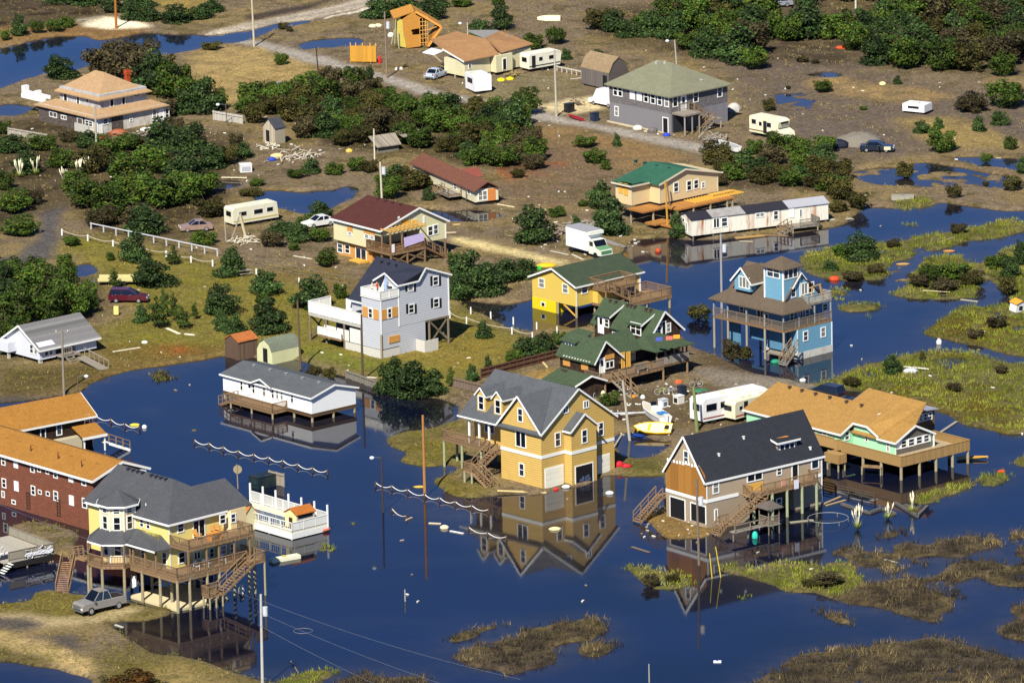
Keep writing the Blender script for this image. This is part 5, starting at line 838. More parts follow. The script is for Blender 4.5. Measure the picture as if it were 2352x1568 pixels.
# ------------------------------------------------------------------ cream house, maroon roof, corner balcony with pergola
def maroon_house():
    f=Fr(T(1,1,1150,890),T(1,1,1150,745),None,None,.3,39.5); h=H('pergola_house',f,'cream house with maroon shingle roof, plywood lower storey and a pergola over its balcony')
    S=siding('cdc79c',.2,.15,.04,.04); RF=shingle('4d2b26',.4); zf=f.zA; Lv=f.v(T(1,1,718,660))[0]; Lu=f.u(T(1,1,1725,640))[0]; ze=f.u(T(1,1,1150,548))[1]; uc,zr=f.u(T(1,1,1470,352)); ze2=f.u(T(1,1,1722,462))[1]; ub=f.u(T(1,1,1500,700))[0]; vb=3.0
    L=Lv; w=MB(); w.ext([(0,0,ze-.9),(0,0,ze),(uc,0,zr),(Lu,0,ze2),(Lu,0,zf),(ub,0,zf),(ub,0,ze-.9)],(0,vb,0)); w.ext([(0,vb+.01,zf),(0,vb+.01,ze),(uc,vb+.01,zr),(Lu,vb+.01,ze2),(Lu,vb+.01,zf)],(0,L-vb,0)); h.part('wall',w,S)
    h.part('roof',groof(MB(),0,Lu,0,L,ze,zr,'v',uc,.4,.35,.14,ze2),RF); t=gtrim(MB(),0,Lu,0,L,ze,zr,'v',uc,.4,.35,ze2,w=.22,eaves=(1,0)); h.fb(t,'u',0,Lu-.12,Lu+.03,zf,ze2,0,.04); h.part('roof_trim',t,WHITE)
    h.part('plywood_wall',MB().box(.6,Lu*.55,L*.28,L-.1,-.3,zf),OSB); 
    h.win('v',0,1,1,(863,545,46,55,'board'),(863,585,40,35),(1038,568,95,50,'board'),(1013,610,42,42),(1062,620,42,42)); h.win('v',.6,1,1,(775,715,50,85),(840,725,46,80),(963,792,98,150,'slide'))
    h.win('u',0,1,1,(1583,562,50,92),(1632,548,46,92),(1300,460,16,55,'1'),(1526,460,16,60,'1'),(1360,485,76,50,'ply'),(1438,492,48,52,'ply')); h.win('u',vb,1,1,(1400,610,120,100,'slide')); h.win('v',0,1,1,)
    zd=zf+.0; uo=f.u(T(1,1,1318,770),-1.9)[0]; u1=f.u(T(1,1,1545,700),-1.9)[0]; h.deck(-.1,u1,-1.9,vb,zd,.3); h.rail([(-.05,vb),(-.05,-1.85),(u1,-1.85),(u1,-.1)],zd,1.05,plain('6d5136',.85),sp=.15)
    zp=f.u(T(1,1,1165,560),-.1)[1]; P=plain('b8934f',.8)
    pg=MB(); pg.box(-.2,u1+.0,-1.9,-1.78,zp,zp+.2).box(-.2,u1,-.3,-.18,zp,zp+.2)
    for i in range(9): x=-.1+i*(u1)/8; pg.box(x-.05,x+.05,-2.2,.0,zp+.2,zp+.36)
    pgo=h.part('pergola',pg,P)
    for u,v in ((.0,-1.84),(uo+.3,-1.84),(.0,-.1)): h.part('pergola_post',MB().box(u-.08,u+.08,v-.08,v+.08,zd,zp),RAILW,pgo)
    h.part('laundry_sheet',MB().ext([(uo+.6,-1.95,zd+.5),(u1-.3,-1.95,zd+.85),(u1-.5,-1.95,zd+1.9),(uo+.5,-1.95,zd+1.75)],(0,-.03,0)),plain('b7a9cc',.8)); h.part('laundry_towel',MB().box(.1,.55,-1.98,-1.95,zd+.1,zd+1.2),plain('d9d6d8',.8))
    h.stairs((u1,-1.8,zd),(u1+3.6,-1.8,.1),(0,1.1,0),plain('6d5136',.85)); BP=plain('6b563c',.9); h.pil([(.1,-1.75),(uo+1.2,-1.75),(u1-.1,-1.75),(.2,.2),(3,.2),(6,.2),(Lu-.1,.1),(Lu-.1,4),(Lu-.1,L-.2),(6,4)],zf-.3,-.3,.15,BP)
    for a,b in (((.1,-1.75),(uo+1.2,-1.75)),((uo+1.2,-1.75),(u1-.1,-1.75))): h.part('cross_brace',MB().beam((*a,.5),(*b,zf-.5),.08,.2).beam((*a,zf-.5),(*b,.5),.08,.2),BP)
    vents(h,[(uc-.4,x,zr-.15) for x in (3,4.6,6,7.6)],plain('3a2826')); h.part('doorstep',MB().box(-.9,.5,L*.35,L*.35+2.2,-.1,.25),PLY); return h
maroon_house()
# ------------------------------------------------------------------ cream house with the green roof and bare new decks
def green_roof_house():
    f=Fr(T(1,2,1365,480),T(1,2,1362,318),None,T(1,2,1885,240),.2,41); h=H('green_roof_house',f,'cream house with green hipped roof on stilts above unfinished raw timber decks')
    S=siding('cdb88a',.2,.15,.04,.02); RF=shingle('2f5a46',.35); zf=f.zA; Lu=f.Lu; uc,zr=f.u(T(1,2,1592,5),-.3); ze=f.u(T(1,2,1360,135))[1]; L=6.6
    uA=f.g(T(1,2,1107,312),zf); u0,v0=uA; u0=-3.1; v0=f.u(T(1,2,1107,312),1.6)[0]; vA=1.9; uA=f.u(T(1,2,1107,300),vA)[0]; vB=f.v(T(1,2,966,275),uA)[0]
    w=MB(); gbody(w,0,Lu,0,L,zf,ze,zr-.1,'v',uc); w.box(uA,.01,vA,vB,zf,ze); h.part('wall',w,S); r=MB(); rf=h.zof(uc-.0,vA+5.0,T(0,2,1300,1372)); 
    r.slab([(uc,-.35,zr),(Lu+.6,-.35,ze-.2),(Lu+.6,L,ze-.2),(uc,L,zr)],.14); r.slab([(-.4,-.35,ze-.1),(uc,-.35,zr),(uc,L,zr),(-.4,L,ze-.1)],.14); r.slab([(uA-.4,vA-.4,ze+.0),(-.3,vA-.4,ze+.0),(uc-.6,L-1.2,zr-.3),(uc-.6,L,zr-.3),(uA-.4,vB+.4,ze+.0)],.14); h.part('roof',r,RF)
    t=MB(); t.beam((-.4,-.38,ze-.15),(uc,-.38,zr-.05),.05,.22).beam((uc,-.38,zr-.05),(Lu+.6,-.38,ze-.25),.05,.22).beam((uA-.43,vA-.4,ze-.1),(uA-.43,vB+.4,ze-.1),.05,.2).beam((uA-.4,vA-.43,ze-.1),(-.4,vA-.43,ze-.1),.05,.2); h.fb(t,'u',0,-.04,.1,zf,ze,0,.04); h.fb(t,'u',vA,uA-.04,uA+.1,zf,ze,0,.04); h.fb(t,'u',0,Lu-.1,Lu+.04,zf,ze,0,.04); h.part('roof_trim',t,plain('c9bba0',.6))
    h.win('u',0,1,2,(1508,170,48,90),(1625,155,46,92),(1688,142,46,85),(1752,150,36,58)); h.win('v',uA,1,2,(1012,175,34,95,'ply'),(1058,190,36,105,'ply'))
    N=wood('a8743a',.2,0,.25,.85,.3); u1=f.u(T(1,2,1975,300),-2.0)[0]; h.part('timber_deck',MB().box(.0,u1,-3.4,-.05,zf-.45,zf-.25).box(-4.0,-.02,-1.2,vA,zf-.45,zf-.25),N); jm=MB()
    for i in range(18): x=4.2+i*.5; jm.box(x,x+.06,-2.4,-.1,zf-.25,zf-.12)
    h.part('deck_joists',jm,PLY); h.part('lumber_pile',MB().box(8.2,12,-1.3,-.5,zf-.1,zf+.05),PLY)
    h.pil([(uA+.1,vB-.2),(uA+.1,vA+3),(uA+.1,vA+.2),(-2,-.9),(.2,-3.2),(3,-3.2),(6,-3.2),(9,-3.2),(u1-.3,-3.2),(3,0),(6,0),(9,0),(Lu-.1,0),(3,5),(6,5)],zf-.4,-.6,.15); h.part('lower_deck',MB().box(-2.6,3.2,-5.2,-2.0,.35,.55).box(-3.6,-.5,-3.0,-1,.5,.7),N); h.part('leaning_timber',MB().beam((-2.2,-3.9,.1),(-2.9,-4.3,6.6),.2,.14),PLY)
    rd=random.Random(9)
    for i in range(10): x=rd.uniform(1,6.5); y=rd.uniform(-2.8,1.5); z=rd.uniform(.4,1.3); h.part('stored_junk',MB().ell((x,y,z),rd.uniform(.3,.8),rd.uniform(.2,.5),rd.uniform(.15,.4),7,4),plain(rd.choice(['1f4a3a','2b5a4a','b9b9b4','27303a','8a8d88']),.6))
    vents(h,[(uc-.5,x,zr-.3) for x in (2.2,4.6,7,8.8)],plain('27453a'),.35); return h
green_roof_house()
# ------------------------------------------------------------------ long rusty white trailer
def rusty_trailer():
    f=Fr(T(1,2,1650,650),T(1,2,1660,610),None,T(1,3,580,452),.1,24.4); h=H('house_trailer',f,'long white rust streaked house trailer with patched black and silver roof beside the water')
    c=lin('d8d5c4'); t=NT('rusty_white'); n=t.noise(.8,6,t.obj((1.3,1,.16)),.75); n2=t.noise(3,4,t.obj()); S=t.fin(t.mix(t.ramp(n,(.5,(0,0,0)),(.68,(1,1,1))),t.mix(n2,shade(c,.85),c),lin('9c5a22')),.55,.3)
    zA=f.zA; Lu=f.Lu; W_=f.v(T(1,2,1548,580))[0]; W_=max(W_,3.2); ze=f.u(T(1,2,1650,460))[1]; w=MB(); gbody(w,0,Lu,0,W_,zA,ze,ze+.55,'u'); h.part('wall',w,S)
    def rs(a,b,mat):
        h.part('roof',MB().slab([(a,-.15,ze+.0),(b,-.15,ze+.0),(b,W_/2,ze+.62),(a,W_/2,ze+.62)],.08).slab([(a,W_+.15,ze),(a,W_/2,ze+.62),(b,W_/2,ze+.62),(b,W_+.15,ze)],.08),mat)
    BL=plain('23222a',.8,.3); SI=plain('8f8c88',.5,.25,2,.3,0,.5); x1=f.u(T(1,2,1800,400),W_/4)[0]; x2=f.u(T(1,2,2105,360),W_/4)[0]; x3=f.u(T(1,3,190,330),W_/4)[0]; rs(-.15,x1,BL); rs(x1+.01,x2,SI); rs(x2+.01,x3,BL); rs(x3+.01,Lu+.15,plain('9a9a9e',.5,.1))
    h.win('u',0,1,2,(1870,490,60,95,'slide'),(1942,482,60,85),(2262,418,82,42,'slide')); h.win('u',0,1,3,(108,420,48,85),(250,400,42,85,'shut'),(332,403,24,80,'1')); h.win('v',0,1,2,(1578,465,22,40,'1'),(1604,530,14,90,'1'))
    h.pil([(u,v) for u in (.3,3.2,6.4,9.6,12.8,16,Lu-.3) for v in (.2,W_-.3)],zA,-.5,.13,plain('5e5a52')); h.part('axle_skirt',MB().box(8,14,.6,W_-.4,.05,zA),DARKW)
    ua=f.u(T(1,3,225,500),-1.5)[0]; ub=f.u(T(1,3,472,470),-1.5)[0]; h.part('porch',MB().box(ua,ub,-2.4,-.05,zA-.1,zA+.05),GREYW); h.rail([(ua+1.2,-2.4),(ub,-2.4),(ub,-.1)],zA+.05,.95,plain('6f6a60'),sp=.17); h.stairs((ua,-2.3,zA),(ua-1.8,-2.9,.05),(0,1.2,0),GREYW); h.pil([(ua+.2,-2.3),(ub-.2,-2.3)],zA,-.5,.1); return h
rusty_trailer()
# ------------------------------------------------------------------ long brown-roofed trailer home half hidden by bushes
def brown_trailer():
    f=Fr(T(1,1,1985,340),None,None,None,.25,25); h=H('trailer_home',f,'long cream trailer home with brown shingle roof, front porch and broken orange patched end wall','house'); S=siding('c9c2a2',1.2,.15,.05,.2)
    f.a=R(43); f.ux=np.array([math.cos(f.a),math.sin(f.a),0]); f.vx=np.array([-math.sin(f.a),math.cos(f.a),0])
    z0=.5; Lu=f.u(T(1,1,2155,290))[0]; ze=f.v(T(1,1,1978,190))[1]; Lv=f.v(T(0,1,1085,1490))[0]; uc=Lu/2; zr=f.u(T(1,1,2085,105))[1]
    h.part('wall',gbody(MB(),0,Lu,0,Lv,z0,ze,zr-.1,'v'),S); h.part('roof',groof(MB(),0,Lu,0,Lv,ze,zr,'v',None,.35,.5,.14),shingle('6a4436',.4)); vw=Lv*.42; h.part('roof_wing',MB().slab([(Lu/2-.2,vw,zr+.06),(Lu/2+2.6,vw,zr+.06),(Lu/2+2.6,vw-1.7,ze+.1),(Lu/2+1,vw-1.7,ze+.1)],.12).slab([(Lu/2-.2,vw,zr+.06),(Lu/2+1,vw+1.7,ze+.1),(Lu/2+2.6,vw+1.7,ze+.1),(Lu/2+2.6,vw,zr+.06)],.12),shingle('7a4338',.4));
    h.part('gable_dark',MB().ext([(0,-.03,ze),(uc,-.03,zr-.15),(Lu,-.03,ze)],(0,-.03,0)),plain('3b2c26')); h.win('v',0,1,1,(1700,180,52,60),(1800,180,36,30,'slide'),(1900,215,46,50)); h.win('u',0,1,1,(2040,240,70,90,'2')); h.part('torn_panel',MB().box(Lu-1.5,Lu-.4,-.04,0,z0,z0+1.6),plain('b8743a',.8)); h.part('floor_gap_shade',MB().box(.2,Lu-.2,.2,Lv-.2,-.2,z0),DARKW)  # dark block fills the space below the floor in place of its shade
    va=f.v(T(1,1,1748,280),-1)[0]; h.part('porch',MB().box(-2,-.05,va,va+3.6,z0+.1,z0+.3),GREYW); h.rail([(-2,va+2.4),(-2,va),(-.1,va)],z0+.3,1.0,sp=0); h.stairs((-2,va+3.6,z0+.2),(-2,va+5.8,.05),(1.1,0,0),GREYW); h.part('porch_post',MB().box(-1.9,-1.78,va+2.3,va+2.42,z0,ze).box(-.3,-.2,va-1.9,va-1.8,z0,ze),GREYW); return h
brown_trailer()
# ------------------------------------------------------------------ grey hip-roofed house at the road
def hip_house():
    f=Fr(T(0,2,1462,1205),None,T(0,2,912,1085),T(0,2,1975,1090),.3); h=H('hip_roof_house',f,'large two-storey grey shingled house with olive hip roof and outside stair by the gravel road')
    Lu,Lv=f.Lu,f.Lv; ze=f.u(T(0,2,1458,868))[1]; S=shakes('6e6968',.22,.25); w=MB().box(0,Lu,0,Lv,2.85,ze); h.part('wall',w,S); h.part('lower_wall',MB().box(.02,Lu-.02,.02,Lv-.02,-.4,2.85),wood('7f7c7e',.3,0,.12,.85,.25))
    zr=h.zof(Lu/2,Lu/2-.2,T(0,2,1490,565)); r=MB(); hip(r,0,Lu,0,Lv,ze+.05,zr,.5,((Lu/2,Lu/2-.2),(Lu/2,Lv-Lu/2+1.4)),.16); h.part('roof',r,shingle('76755f',.2))
    h.win('v',0,0,2,(965,812,40,98),(1008,820,40,98),(1118,842,44,102,'shut'),(1180,855,44,102,'shut'),(1240,870,42,100),(1302,885,44,100),(1363,898,42,100),(1425,912,42,100),(975,1000,36,90),(1415,1125,52,140,'open')); h.win('u',0,0,2,(1500,910,46,104),(1685,868,48,104),(1900,822,46,104),(1575,922,52,140,'door'))
    zl=f.u(T(0,2,1575,990))[1]; u1=f.u(T(0,2,1690,1000),-1.6)[0]; h.part('landing',MB().box(.2,u1,-2.6,-.02,zl-.25,zl),GREYW); h.rail([(u1-1.9,-.05),(u1,-.05)],zl,1.0,GREYW,sp=.2); h.pil([(.4,-2.4),(1.8,-2.4),(u1-.2,-2.4)],zl-.2,-.3,.12,GREYW); h.stairs((u1,-.2,zl),(u1+2.6,-.2,1.5),(0,-1.1,0),GREYW); h.deck(u1+2.6,u1+3.9,-2.6,-.1,1.5,.2,GREYW,'stair_landing'); h.stairs((u1+2.6,-1.5,1.5),(u1+.2,-1.5,.05),(0,-1.1,0),GREYW); h.pil([(u1+3.8,-2.5),(u1+3.8,-.3)],1.4,-.3,.1,GREYW)
    h.part('under_landing_shade',MB().box(.3,2.8,-.3,-.03,0,zl-.3),plain('25272c')); h.part('edging',MB().box(-.5,-.35,1.0,Lv,-.2,.2),plain('b7a98c')); vents(h,[(Lu/2-.3,Lu/2+1,zr-.1),(Lu/2-.6,Lu/2+2.4,zr-.3),(Lu/2+1.6,1.2,ze+.9)],plain('b0b0a6'))  # dark box put in for the shadow in the open space below the landing
    return h
hip_house()
# ------------------------------------------------------------------ two-tiered tan-roofed building
def tiered_house():
    f=Fr(T(0,0,870,1215),T(0,0,865,1070),None,None,.3,40.6); h=H('tiered_house',f,'flood worn white building with two tiers of tan shingle roof and red brick chimney'); RF=shingle('a38562',.25,5,.9,.1); g=f.g
    ze=f.zA; W1=plain('bdb8ac',.8,.3,2,.2,0,.6); BR=shakes('5b514c',.4); Lu=f.u(T(0,0,1540,940))[0]-.3; Lv=f.v(T(0,0,320,925))[0]
    h.part('wall',MB().box(.5,Lu-.4,.5,Lv,-.3,ze+.2),W1); h.part('shingled_side',MB().box(.45,.5,3.2,Lv,-.3,ze-.15),BR); mb=MB(); h.fb(mb,'u',.5,3.0,5.0,0,ze-.05,0,.05); h.part('shingled_front',mb,BR)
    u0,v0=2.4,2.2; u1=f.u(T(0,0,1320,870),v0)[0]; v1=f.v(T(0,0,535,860),u0)[0]; zt=h.zof(u0-.55,v0-.55,T(0,0,880,935))+.45; zs=h.zof(u0,v0,T(0,0,865,978)); zm=zs
    r=MB(); r.slab([(0,0,ze),(Lu,0,ze),(u1+.6,v0,zm),(u0,v0,zm)],.14); r.slab([(0,Lv+.6,ze),(0,0,ze),(u0,v0,zm),(u0,v1+.8,zm)],.14); r.slab([(Lu,0,ze),(Lu,Lv,ze),(u1+.5,v1,zm),(u1+.5,v0,zm)],.14); h.part('lower_roof',r,RF)
    h.part('upper_wall',MB().box(u0+.05,u1,v0+.05,v1,zm-.3,zt+.6),plain('a9a8a6',.8,.4,2,.2,0,.5)); zr=h.zof((u0+u1)/2,(v0+v1)/2,T(0,0,930,652))+.1; r=MB(); hip(r,u0,u1,v0,v1,zt+.0,zr,.55,(((u0+u1)/2,v0+(u1-u0)/2),((u0+u1)/2,v1-(u1-u0)/2+1.2)),.16); h.part('upper_roof',r,RF)
    h.win('v',u0+.05,0,0,(590,870,36,75,'open'),(703,900,28,75,'open'),(785,900,24,40,'open')); h.win('u',v0+.05,0,0,(1003,920,40,75,'open'),(1108,905,34,70,'open'),(1230,850,70,30,'open'))
    h.win('u',.5,0,0,(895,1140,46,130,'shut'),(948,1092,50,55),(1178,1078,30,28,'1'),(1388,1040,40,120),(1450,1035,44,120,'shut'),(1500,1025,40,110)); h.win('v',.5,0,0,(480,1030,70,50,'slide'),(575,1055,50,40,'slide'),(720,1090,50,60,'open'),(800,1110,70,55,'2'))
    uc,vc=f.u(T(0,0,1145,700),v0+4)[0],v0+4; zc=h.zof(uc,vc,T(0,0,1145,625)); h.part('chimney',MB().box(uc-.3,uc+.3,vc-.3,vc+.3,zm,zc).box(uc-.37,uc+.37,vc-.37,vc+.37,zc-.7,zc-.2),shakes('b04a28',.3,.12))
    p=g(T(0,0,330,890),ze); h.part('fallen_railing',MB().box(p[0]-.6,p[0]-.3,p[1]-2.6,p[1]+2.8,ze-.1,ze+.5).box(p[0]+.3,p[0]+.5,p[1]-2.6,p[1]+2.6,ze+.3,ze+.8).box(p[0]-.5,p[0]+.4,p[1]+2.2,p[1]+2.8,ze,ze+1.6).box(p[0]-.5,p[0]+.3,p[1]-.8,p[1]-.2,ze,ze+1.3),WHITE)
    h.part('white_skirting',MB().box(-.5,-.3,1.2,4.4,-.2,1.2),plain('a8a49a',.9,.3)); return h
tiered_house()
# ------------------------------------------------------------------ small white cottage at the left edge
def white_cottage():
    f=Fr(T(2,0,360,215),None,None,None,.25,41); h=H('cottage',f,'small white clapboard cottage with weathered grey roof and long wooden ramp'); S=siding('c9ccd2',.18,.2,.05,.1); zb=.45
    vL=f.v(T(2,0,15,60))[0]; vL=7.2; ze=f.u(T(2,0,358,72))[1]; zr=f.v(T(1,0,185,1418),-.3)[1]; uR=f.u(T(2,0,868,60))[0]; u2=f.u(T(2,0,500,130))[0]
    w=MB(); gbody(w,0,u2,0,vL,zb,ze+.1,zr-.1,'u'); w.ext([(u2+.01,2.0,zb),(uR,2.0,zb),(uR,2.0,ze+.9),(uR,vL/2,zr-.1),(uR,vL,ze),(uR,vL,zb),(u2+.01,vL,zb)] if False else [(u2+.01,1.8,zb),(u2+.01,vL,zb),(u2+.01,vL,ze+.05),(u2+.01,vL/2,zr-.15),(u2+.01,1.8,ze+.7)],(uR-u2,0,0)); w.box(uR-3.2,uR,.02,1.8,zb,ze); h.part('wall',w,S)
    h.part('roof',groof(MB(),0,uR,0,vL,ze,zr,'u',None,.45,.4,.12),wood('6f6d6c',.28,2,.45,.9,.35)); h.part('roof_trim',gtrim(MB(),0,uR,0,vL,ze,zr,'u',None,.45,.4,w=.22,eaves=(1,0)),WHITE)
    h.win('v',0,2,0,(130,42,40,34,'1'),(285,80,36,85),(322,88,30,88)); h.win('u',0,2,0,(415,105,36,80),(455,100,32,80)); h.win('u',1.8,2,0,(628,75,46,130,'door'))
    h.part('shuttered_porch_box',MB().box(-1.3,-.02,vL-2.6,vL-.4,zb+.4,zb+1.6),S); [h.part('pier',q,CONC) for q in (MB().box(-1.1,-.8,vL-2.4,vL-2.1,-.3,zb+.4),MB().box(.1,.5,.1,.5,-.3,zb),MB().box(3,3.4,.1,.5,-.3,zb))]
    ur=f.u(T(2,0,650,200),-.5)[0]; h.part('porch_deck',MB().box(u2,ur+.6,-1.4,1.8,zb+.1,zb+.3),GREYW); h.rail([(u2+.1,-1.3),(u2+1.5,-1.3)],zb+.3,.9,GREYW,sp=.25)
    a=f.g(T(2,0,690,155),zb+.3); b=f.g(T(2,0,905,265),.1); d=Vector((b[0]-a[0],b[1]-a[1],0)).normalized(); n=Vector((-d.y,d.x,0))*1.2; A=Vector((a[0],a[1],zb+.3)); B=Vector((b[0],b[1],.05)); rp=h.part('ramp',MB().ext([A,B,B+n,A+n],(0,0,-.12)),GREYW); m_=MB()
    for i in range(6): q=A.lerp(B,i/5)+n; m_.beam(q,q+Vector((0,0,.95)),.08)
    m_.beam(A+n+Vector((0,0,.95)),B+n+Vector((0,0,.95)),.1); h.part('handrail',m_,GREYW,rp); h.stairs((ur-.6,-1.4,zb+.2),(ur-.6,-2.6,.0),(-1,0,0),GREYW,rails=(0,0)); return h
white_cottage()
# ------------------------------------------------------------------ brick motel pair at the left edge
def motels():
    f=Fr(T(3,0,850,200),None,None,None,.15,41); h=H('brick_motel',f,'two-storey dark red brick motel with ochre shingle roof and white trim at the left edge','motel')
    RF=shingle('96692e',.4); t=NT('red_brick'); q=t.n('ShaderNodeTexBrick'); sep=t.n('ShaderNodeSeparateXYZ'); t.l(t.obj(),sep.inputs[0]); cb=t.n('ShaderNodeCombineXYZ'); t.l(t.math('ADD',sep.outputs[0],sep.outputs[1]),cb.inputs[0]); t.l(sep.outputs[2],cb.inputs[1]); t.l(cb.outputs[0],q.inputs['Vector'])
    q.inputs['Scale'].default_value=1; q.inputs['Brick Width'].default_value=.4; q.inputs['Row Height'].default_value=.14; q.inputs['Mortar Size'].default_value=.012; q.inputs['Color1'].default_value=(*lin('7f4632'),1); q.inputs['Color2'].default_value=(*lin('603628'),1); q.inputs['Mortar'].default_value=(*lin('6e5a4c'),1)
    n=t.noise(.6,5,t.obj()); BRK=t.fin(t.mix(t.math('MULTIPLY',n,.7),q.outputs['Color'],lin('6a4030')),.9,.1)
    ze=f.v(T(2,0,850,1250))[1]; Lv=26; uc,zr=f.u(T(2,0,1092,1090),-.3); Lu=f.u(T(2,0,1300,1140))[0]; h.part('wall',gbody(MB(),0,Lu,0,Lv,-.4,ze,zr-.1,'v',uc),BRK); h.part('roof',groof(MB(),0,Lu,0,Lv,ze,zr,'v',uc,.45,.5,.15),RF); h.part('roof_trim',gtrim(MB(),0,Lu,0,Lv,ze,zr,'v',uc,.45,.5,w=.26,lift=-.06),WHITE)
    h.win('v',0,2,0,(32,1085,36,80),(145,1110,36,78,'shut'),(293,1150,38,78),(353,1162,32,48,'1'),(428,1180,32,48,'1'),(500,1202,38,78),(640,1238,40,78,'shut'),(755,1268,42,80),(38,1285,38,85),(150,1312,38,88,'shut'),(300,1350,38,85),(360,1365,32,40,'1'),(432,1380,34,42,'1'),(503,1400,40,88),(645,1440,40,88,'shut'),(762,1465,44,90),(30,1385,28,60,'1'),(125,1455,36,40,'1'))
    LM=plain('4a382c')
    for x,y in ((252,1440),(525,1505)):
        v,z=f.v(T(2,0,x,y),-.1); m_=MB().box(-.14,-.06,v-.3,v-.22,z-1,z+1).box(-.14,-.06,v+.22,v+.3,z-1,z+1)
        for i in range(6): m_.box(-.12,-.08,v-.22,v+.22,z-.9+i*.35,z-.84+i*.35)
        h.part('wall_trellis',m_,LM)
    h.part('gable_balcony',MB().box(Lu-1.2,Lu-.1,-.4,-.05,ze-.9,ze-.1),WHITE); vents(h,[(uc-1.2,2.2+i*2.35,zr-.62) for i in range(8)],plain('2f2a24'),.42); h.part('roof_pipe',MB().cyl((1.2,3.5,ze+.5),(1.2,3.5,ze+1.2),.07).cyl((1.4,8,ze+.5),(1.4,8,ze+1.2),.07).cyl((1.4,13,ze+.5),(1.4,13,ze+1.2),.07),plain('5a3a1c'))
    f2=Fr(T(2,0,838,960),None,None,None,.1,36); g2=H('ochre_roof_motel',f2,'dark shingled motel wing with ochre roof and white porch, beyond the brick motel','motel')
    ur=0; ze=f2.u(T(2,0,838,660))[1]; S2=shakes('36281f',.4); Lw=-30; r0=f2.v(T(2,0,655,478),.35); vw=6.0; zr=g2.zof(.35,3,T(2,0,655,475)); g2.part('wall',gbody(MB(),Lw,0,0,vw,1.2 if False else -.3,ze,zr-.1,'u'),S2); g2.part('roof',groof(MB(),Lw,0,0,vw,ze,zr,'u',None,.45,.4,.14),RF); t_=gtrim(MB(),Lw,0,0,vw,ze,zr,'u',None,.45,.4,w=.22,ends=(0,1)); t_.box(-.1,.05,-.06,.06,0,ze); g2.part('roof_trim',t_,WHITE)
    g2.win('u',0,2,0,(530,800,52,112),(781,725,52,112),(385,835,50,90,'open'),(712,920,30,90)); p=f2.u(T(2,0,760,870),-2.2); u0=f2.u(T(2,0,700,830),-1.4)[0]; u1=f2.u(T(2,0,955,810),-1.4)[0]; zp=f2.u(T(2,0,830,845),-1.6)[1]
    pr=g2.part('porch_roof',MB().slab([(u0,-2.4,zp),(u1-.6,-2.4,zp),(u1-.6,-.1,zp+.9),(u0,-.1,zp+.9)],.12),RF); g2.part('porch_trim',MB().box(u0-.05,u1-.55,-2.48,-2.42,zp-.3,zp),WHITE,pr); 
    for u in (u0+.3,u1-.8): g2.part('porch_post',MB().box(u-.07,u+.07,-2.3,-2.16,0,zp-.1),WHITE,pr)
    g2.part('porch_wall',MB().box(u0-2.5,u0+.8,-1.0,-.05,-.2,zp-.2),plain('b0a688')); g2.stairs((u1-1,-2.0,1.2),(u1+1.5,-2.6,.1),(0,-1.4,0),WHITE); g2.part('air_conditioner',MB().box(-12,-10.6,-1,-.1,1.2,2.2),WHITE)
motels()
# ------------------------------------------------------------------ cream bungalow with the torn roof, back centre
def torn_bungalow():
    f=Fr(T(0,1,1895,715),T(0,1,1895,690),None,None,.3,41); h=H('torn_bungalow',f,'cream bungalow with buckled tan roof and dark open doorway beside the white cargo trailer','house'); S=siding('c9c29c',.5,.12,.06,.15); zA=f.zA
    Lv=f.v(T(0,1,1710,640))[0]; ze=f.u(T(0,1,1895,552))[1]; uM=f.u(T(0,1,2122,600))[0]; Lu=f.u(T(0,2,188,520))[0]; zr=h.zof(2,Lv+1,T(0,1,2010,350))
    w=MB(); w.box(0,uM,0,Lv,zA,ze); w.box(uM+.1,uM+3.2,-1.2,Lv,zA,ze+.2); w.box(uM+3.3,Lu,-.4,Lv+1,zA,ze+.3); h.part('wall',w,S); RF=shingle('96714c',.3)
    h.part('roof',MB().slab([(-.4,-.3,ze+.1),(uM+1,-.9,ze+.3),(uM+2.2,Lv/2+1,zr-.5),(-.1,Lv+.2,ze+1.2)],.12).slab([(-.1,Lv+.2,ze+1.22),(uM+2.2,Lv/2+1,zr-.48),(uM+1.5,Lv+4.5,zr),(.5,Lv+3.5,zr-.2)],.12).slab([(uM+1.2,-1,ze+.5),(Lu+.4,-.6,ze+.8),(Lu+.2,Lv+2,zr-.5),(uM+2.3,Lv/2+1.4,zr-.3)],.12),RF); h.part('grey_roof_patch',MB().slab([(uM+3,Lv,ze+1.6),(Lu+.4,Lv-1,ze+1.3),(Lu+.4,Lv+3,ze+1.7),(uM+3,Lv+4,zr)],.12),plain('7e7c78',.8,.3)); h.part('roof_trim',MB().beam((-.4,-.33,ze+.02),(-.1,Lv+.2,ze+1.12),.06,.2),WHITE)
    h.win('u',0,0,1,(1938,595,26,50,'1')); h.win('u',-1.2,0,1,(2250,580,40,115,'open')); h.part('floor_gap_shade',MB().box(.3,uM,.3,Lv-.3,-.2,zA),DARKW); h.pil([(.1,.1),(.1,Lv-.1),(.1,Lv/2),(uM,.1),(uM+3,-1)],zA,-.2,.12)  # dark fill stands for the shade under the raised floor
    h.part('awning',MB().slab([(-1.5,Lv+.5,ze+.5),(.2,Lv+.3,ze+.9),(.2,Lv+3,ze+.9),(-1.5,Lv+3,ze+.5)],.1),plain('c9cdd0'))
torn_bungalow()
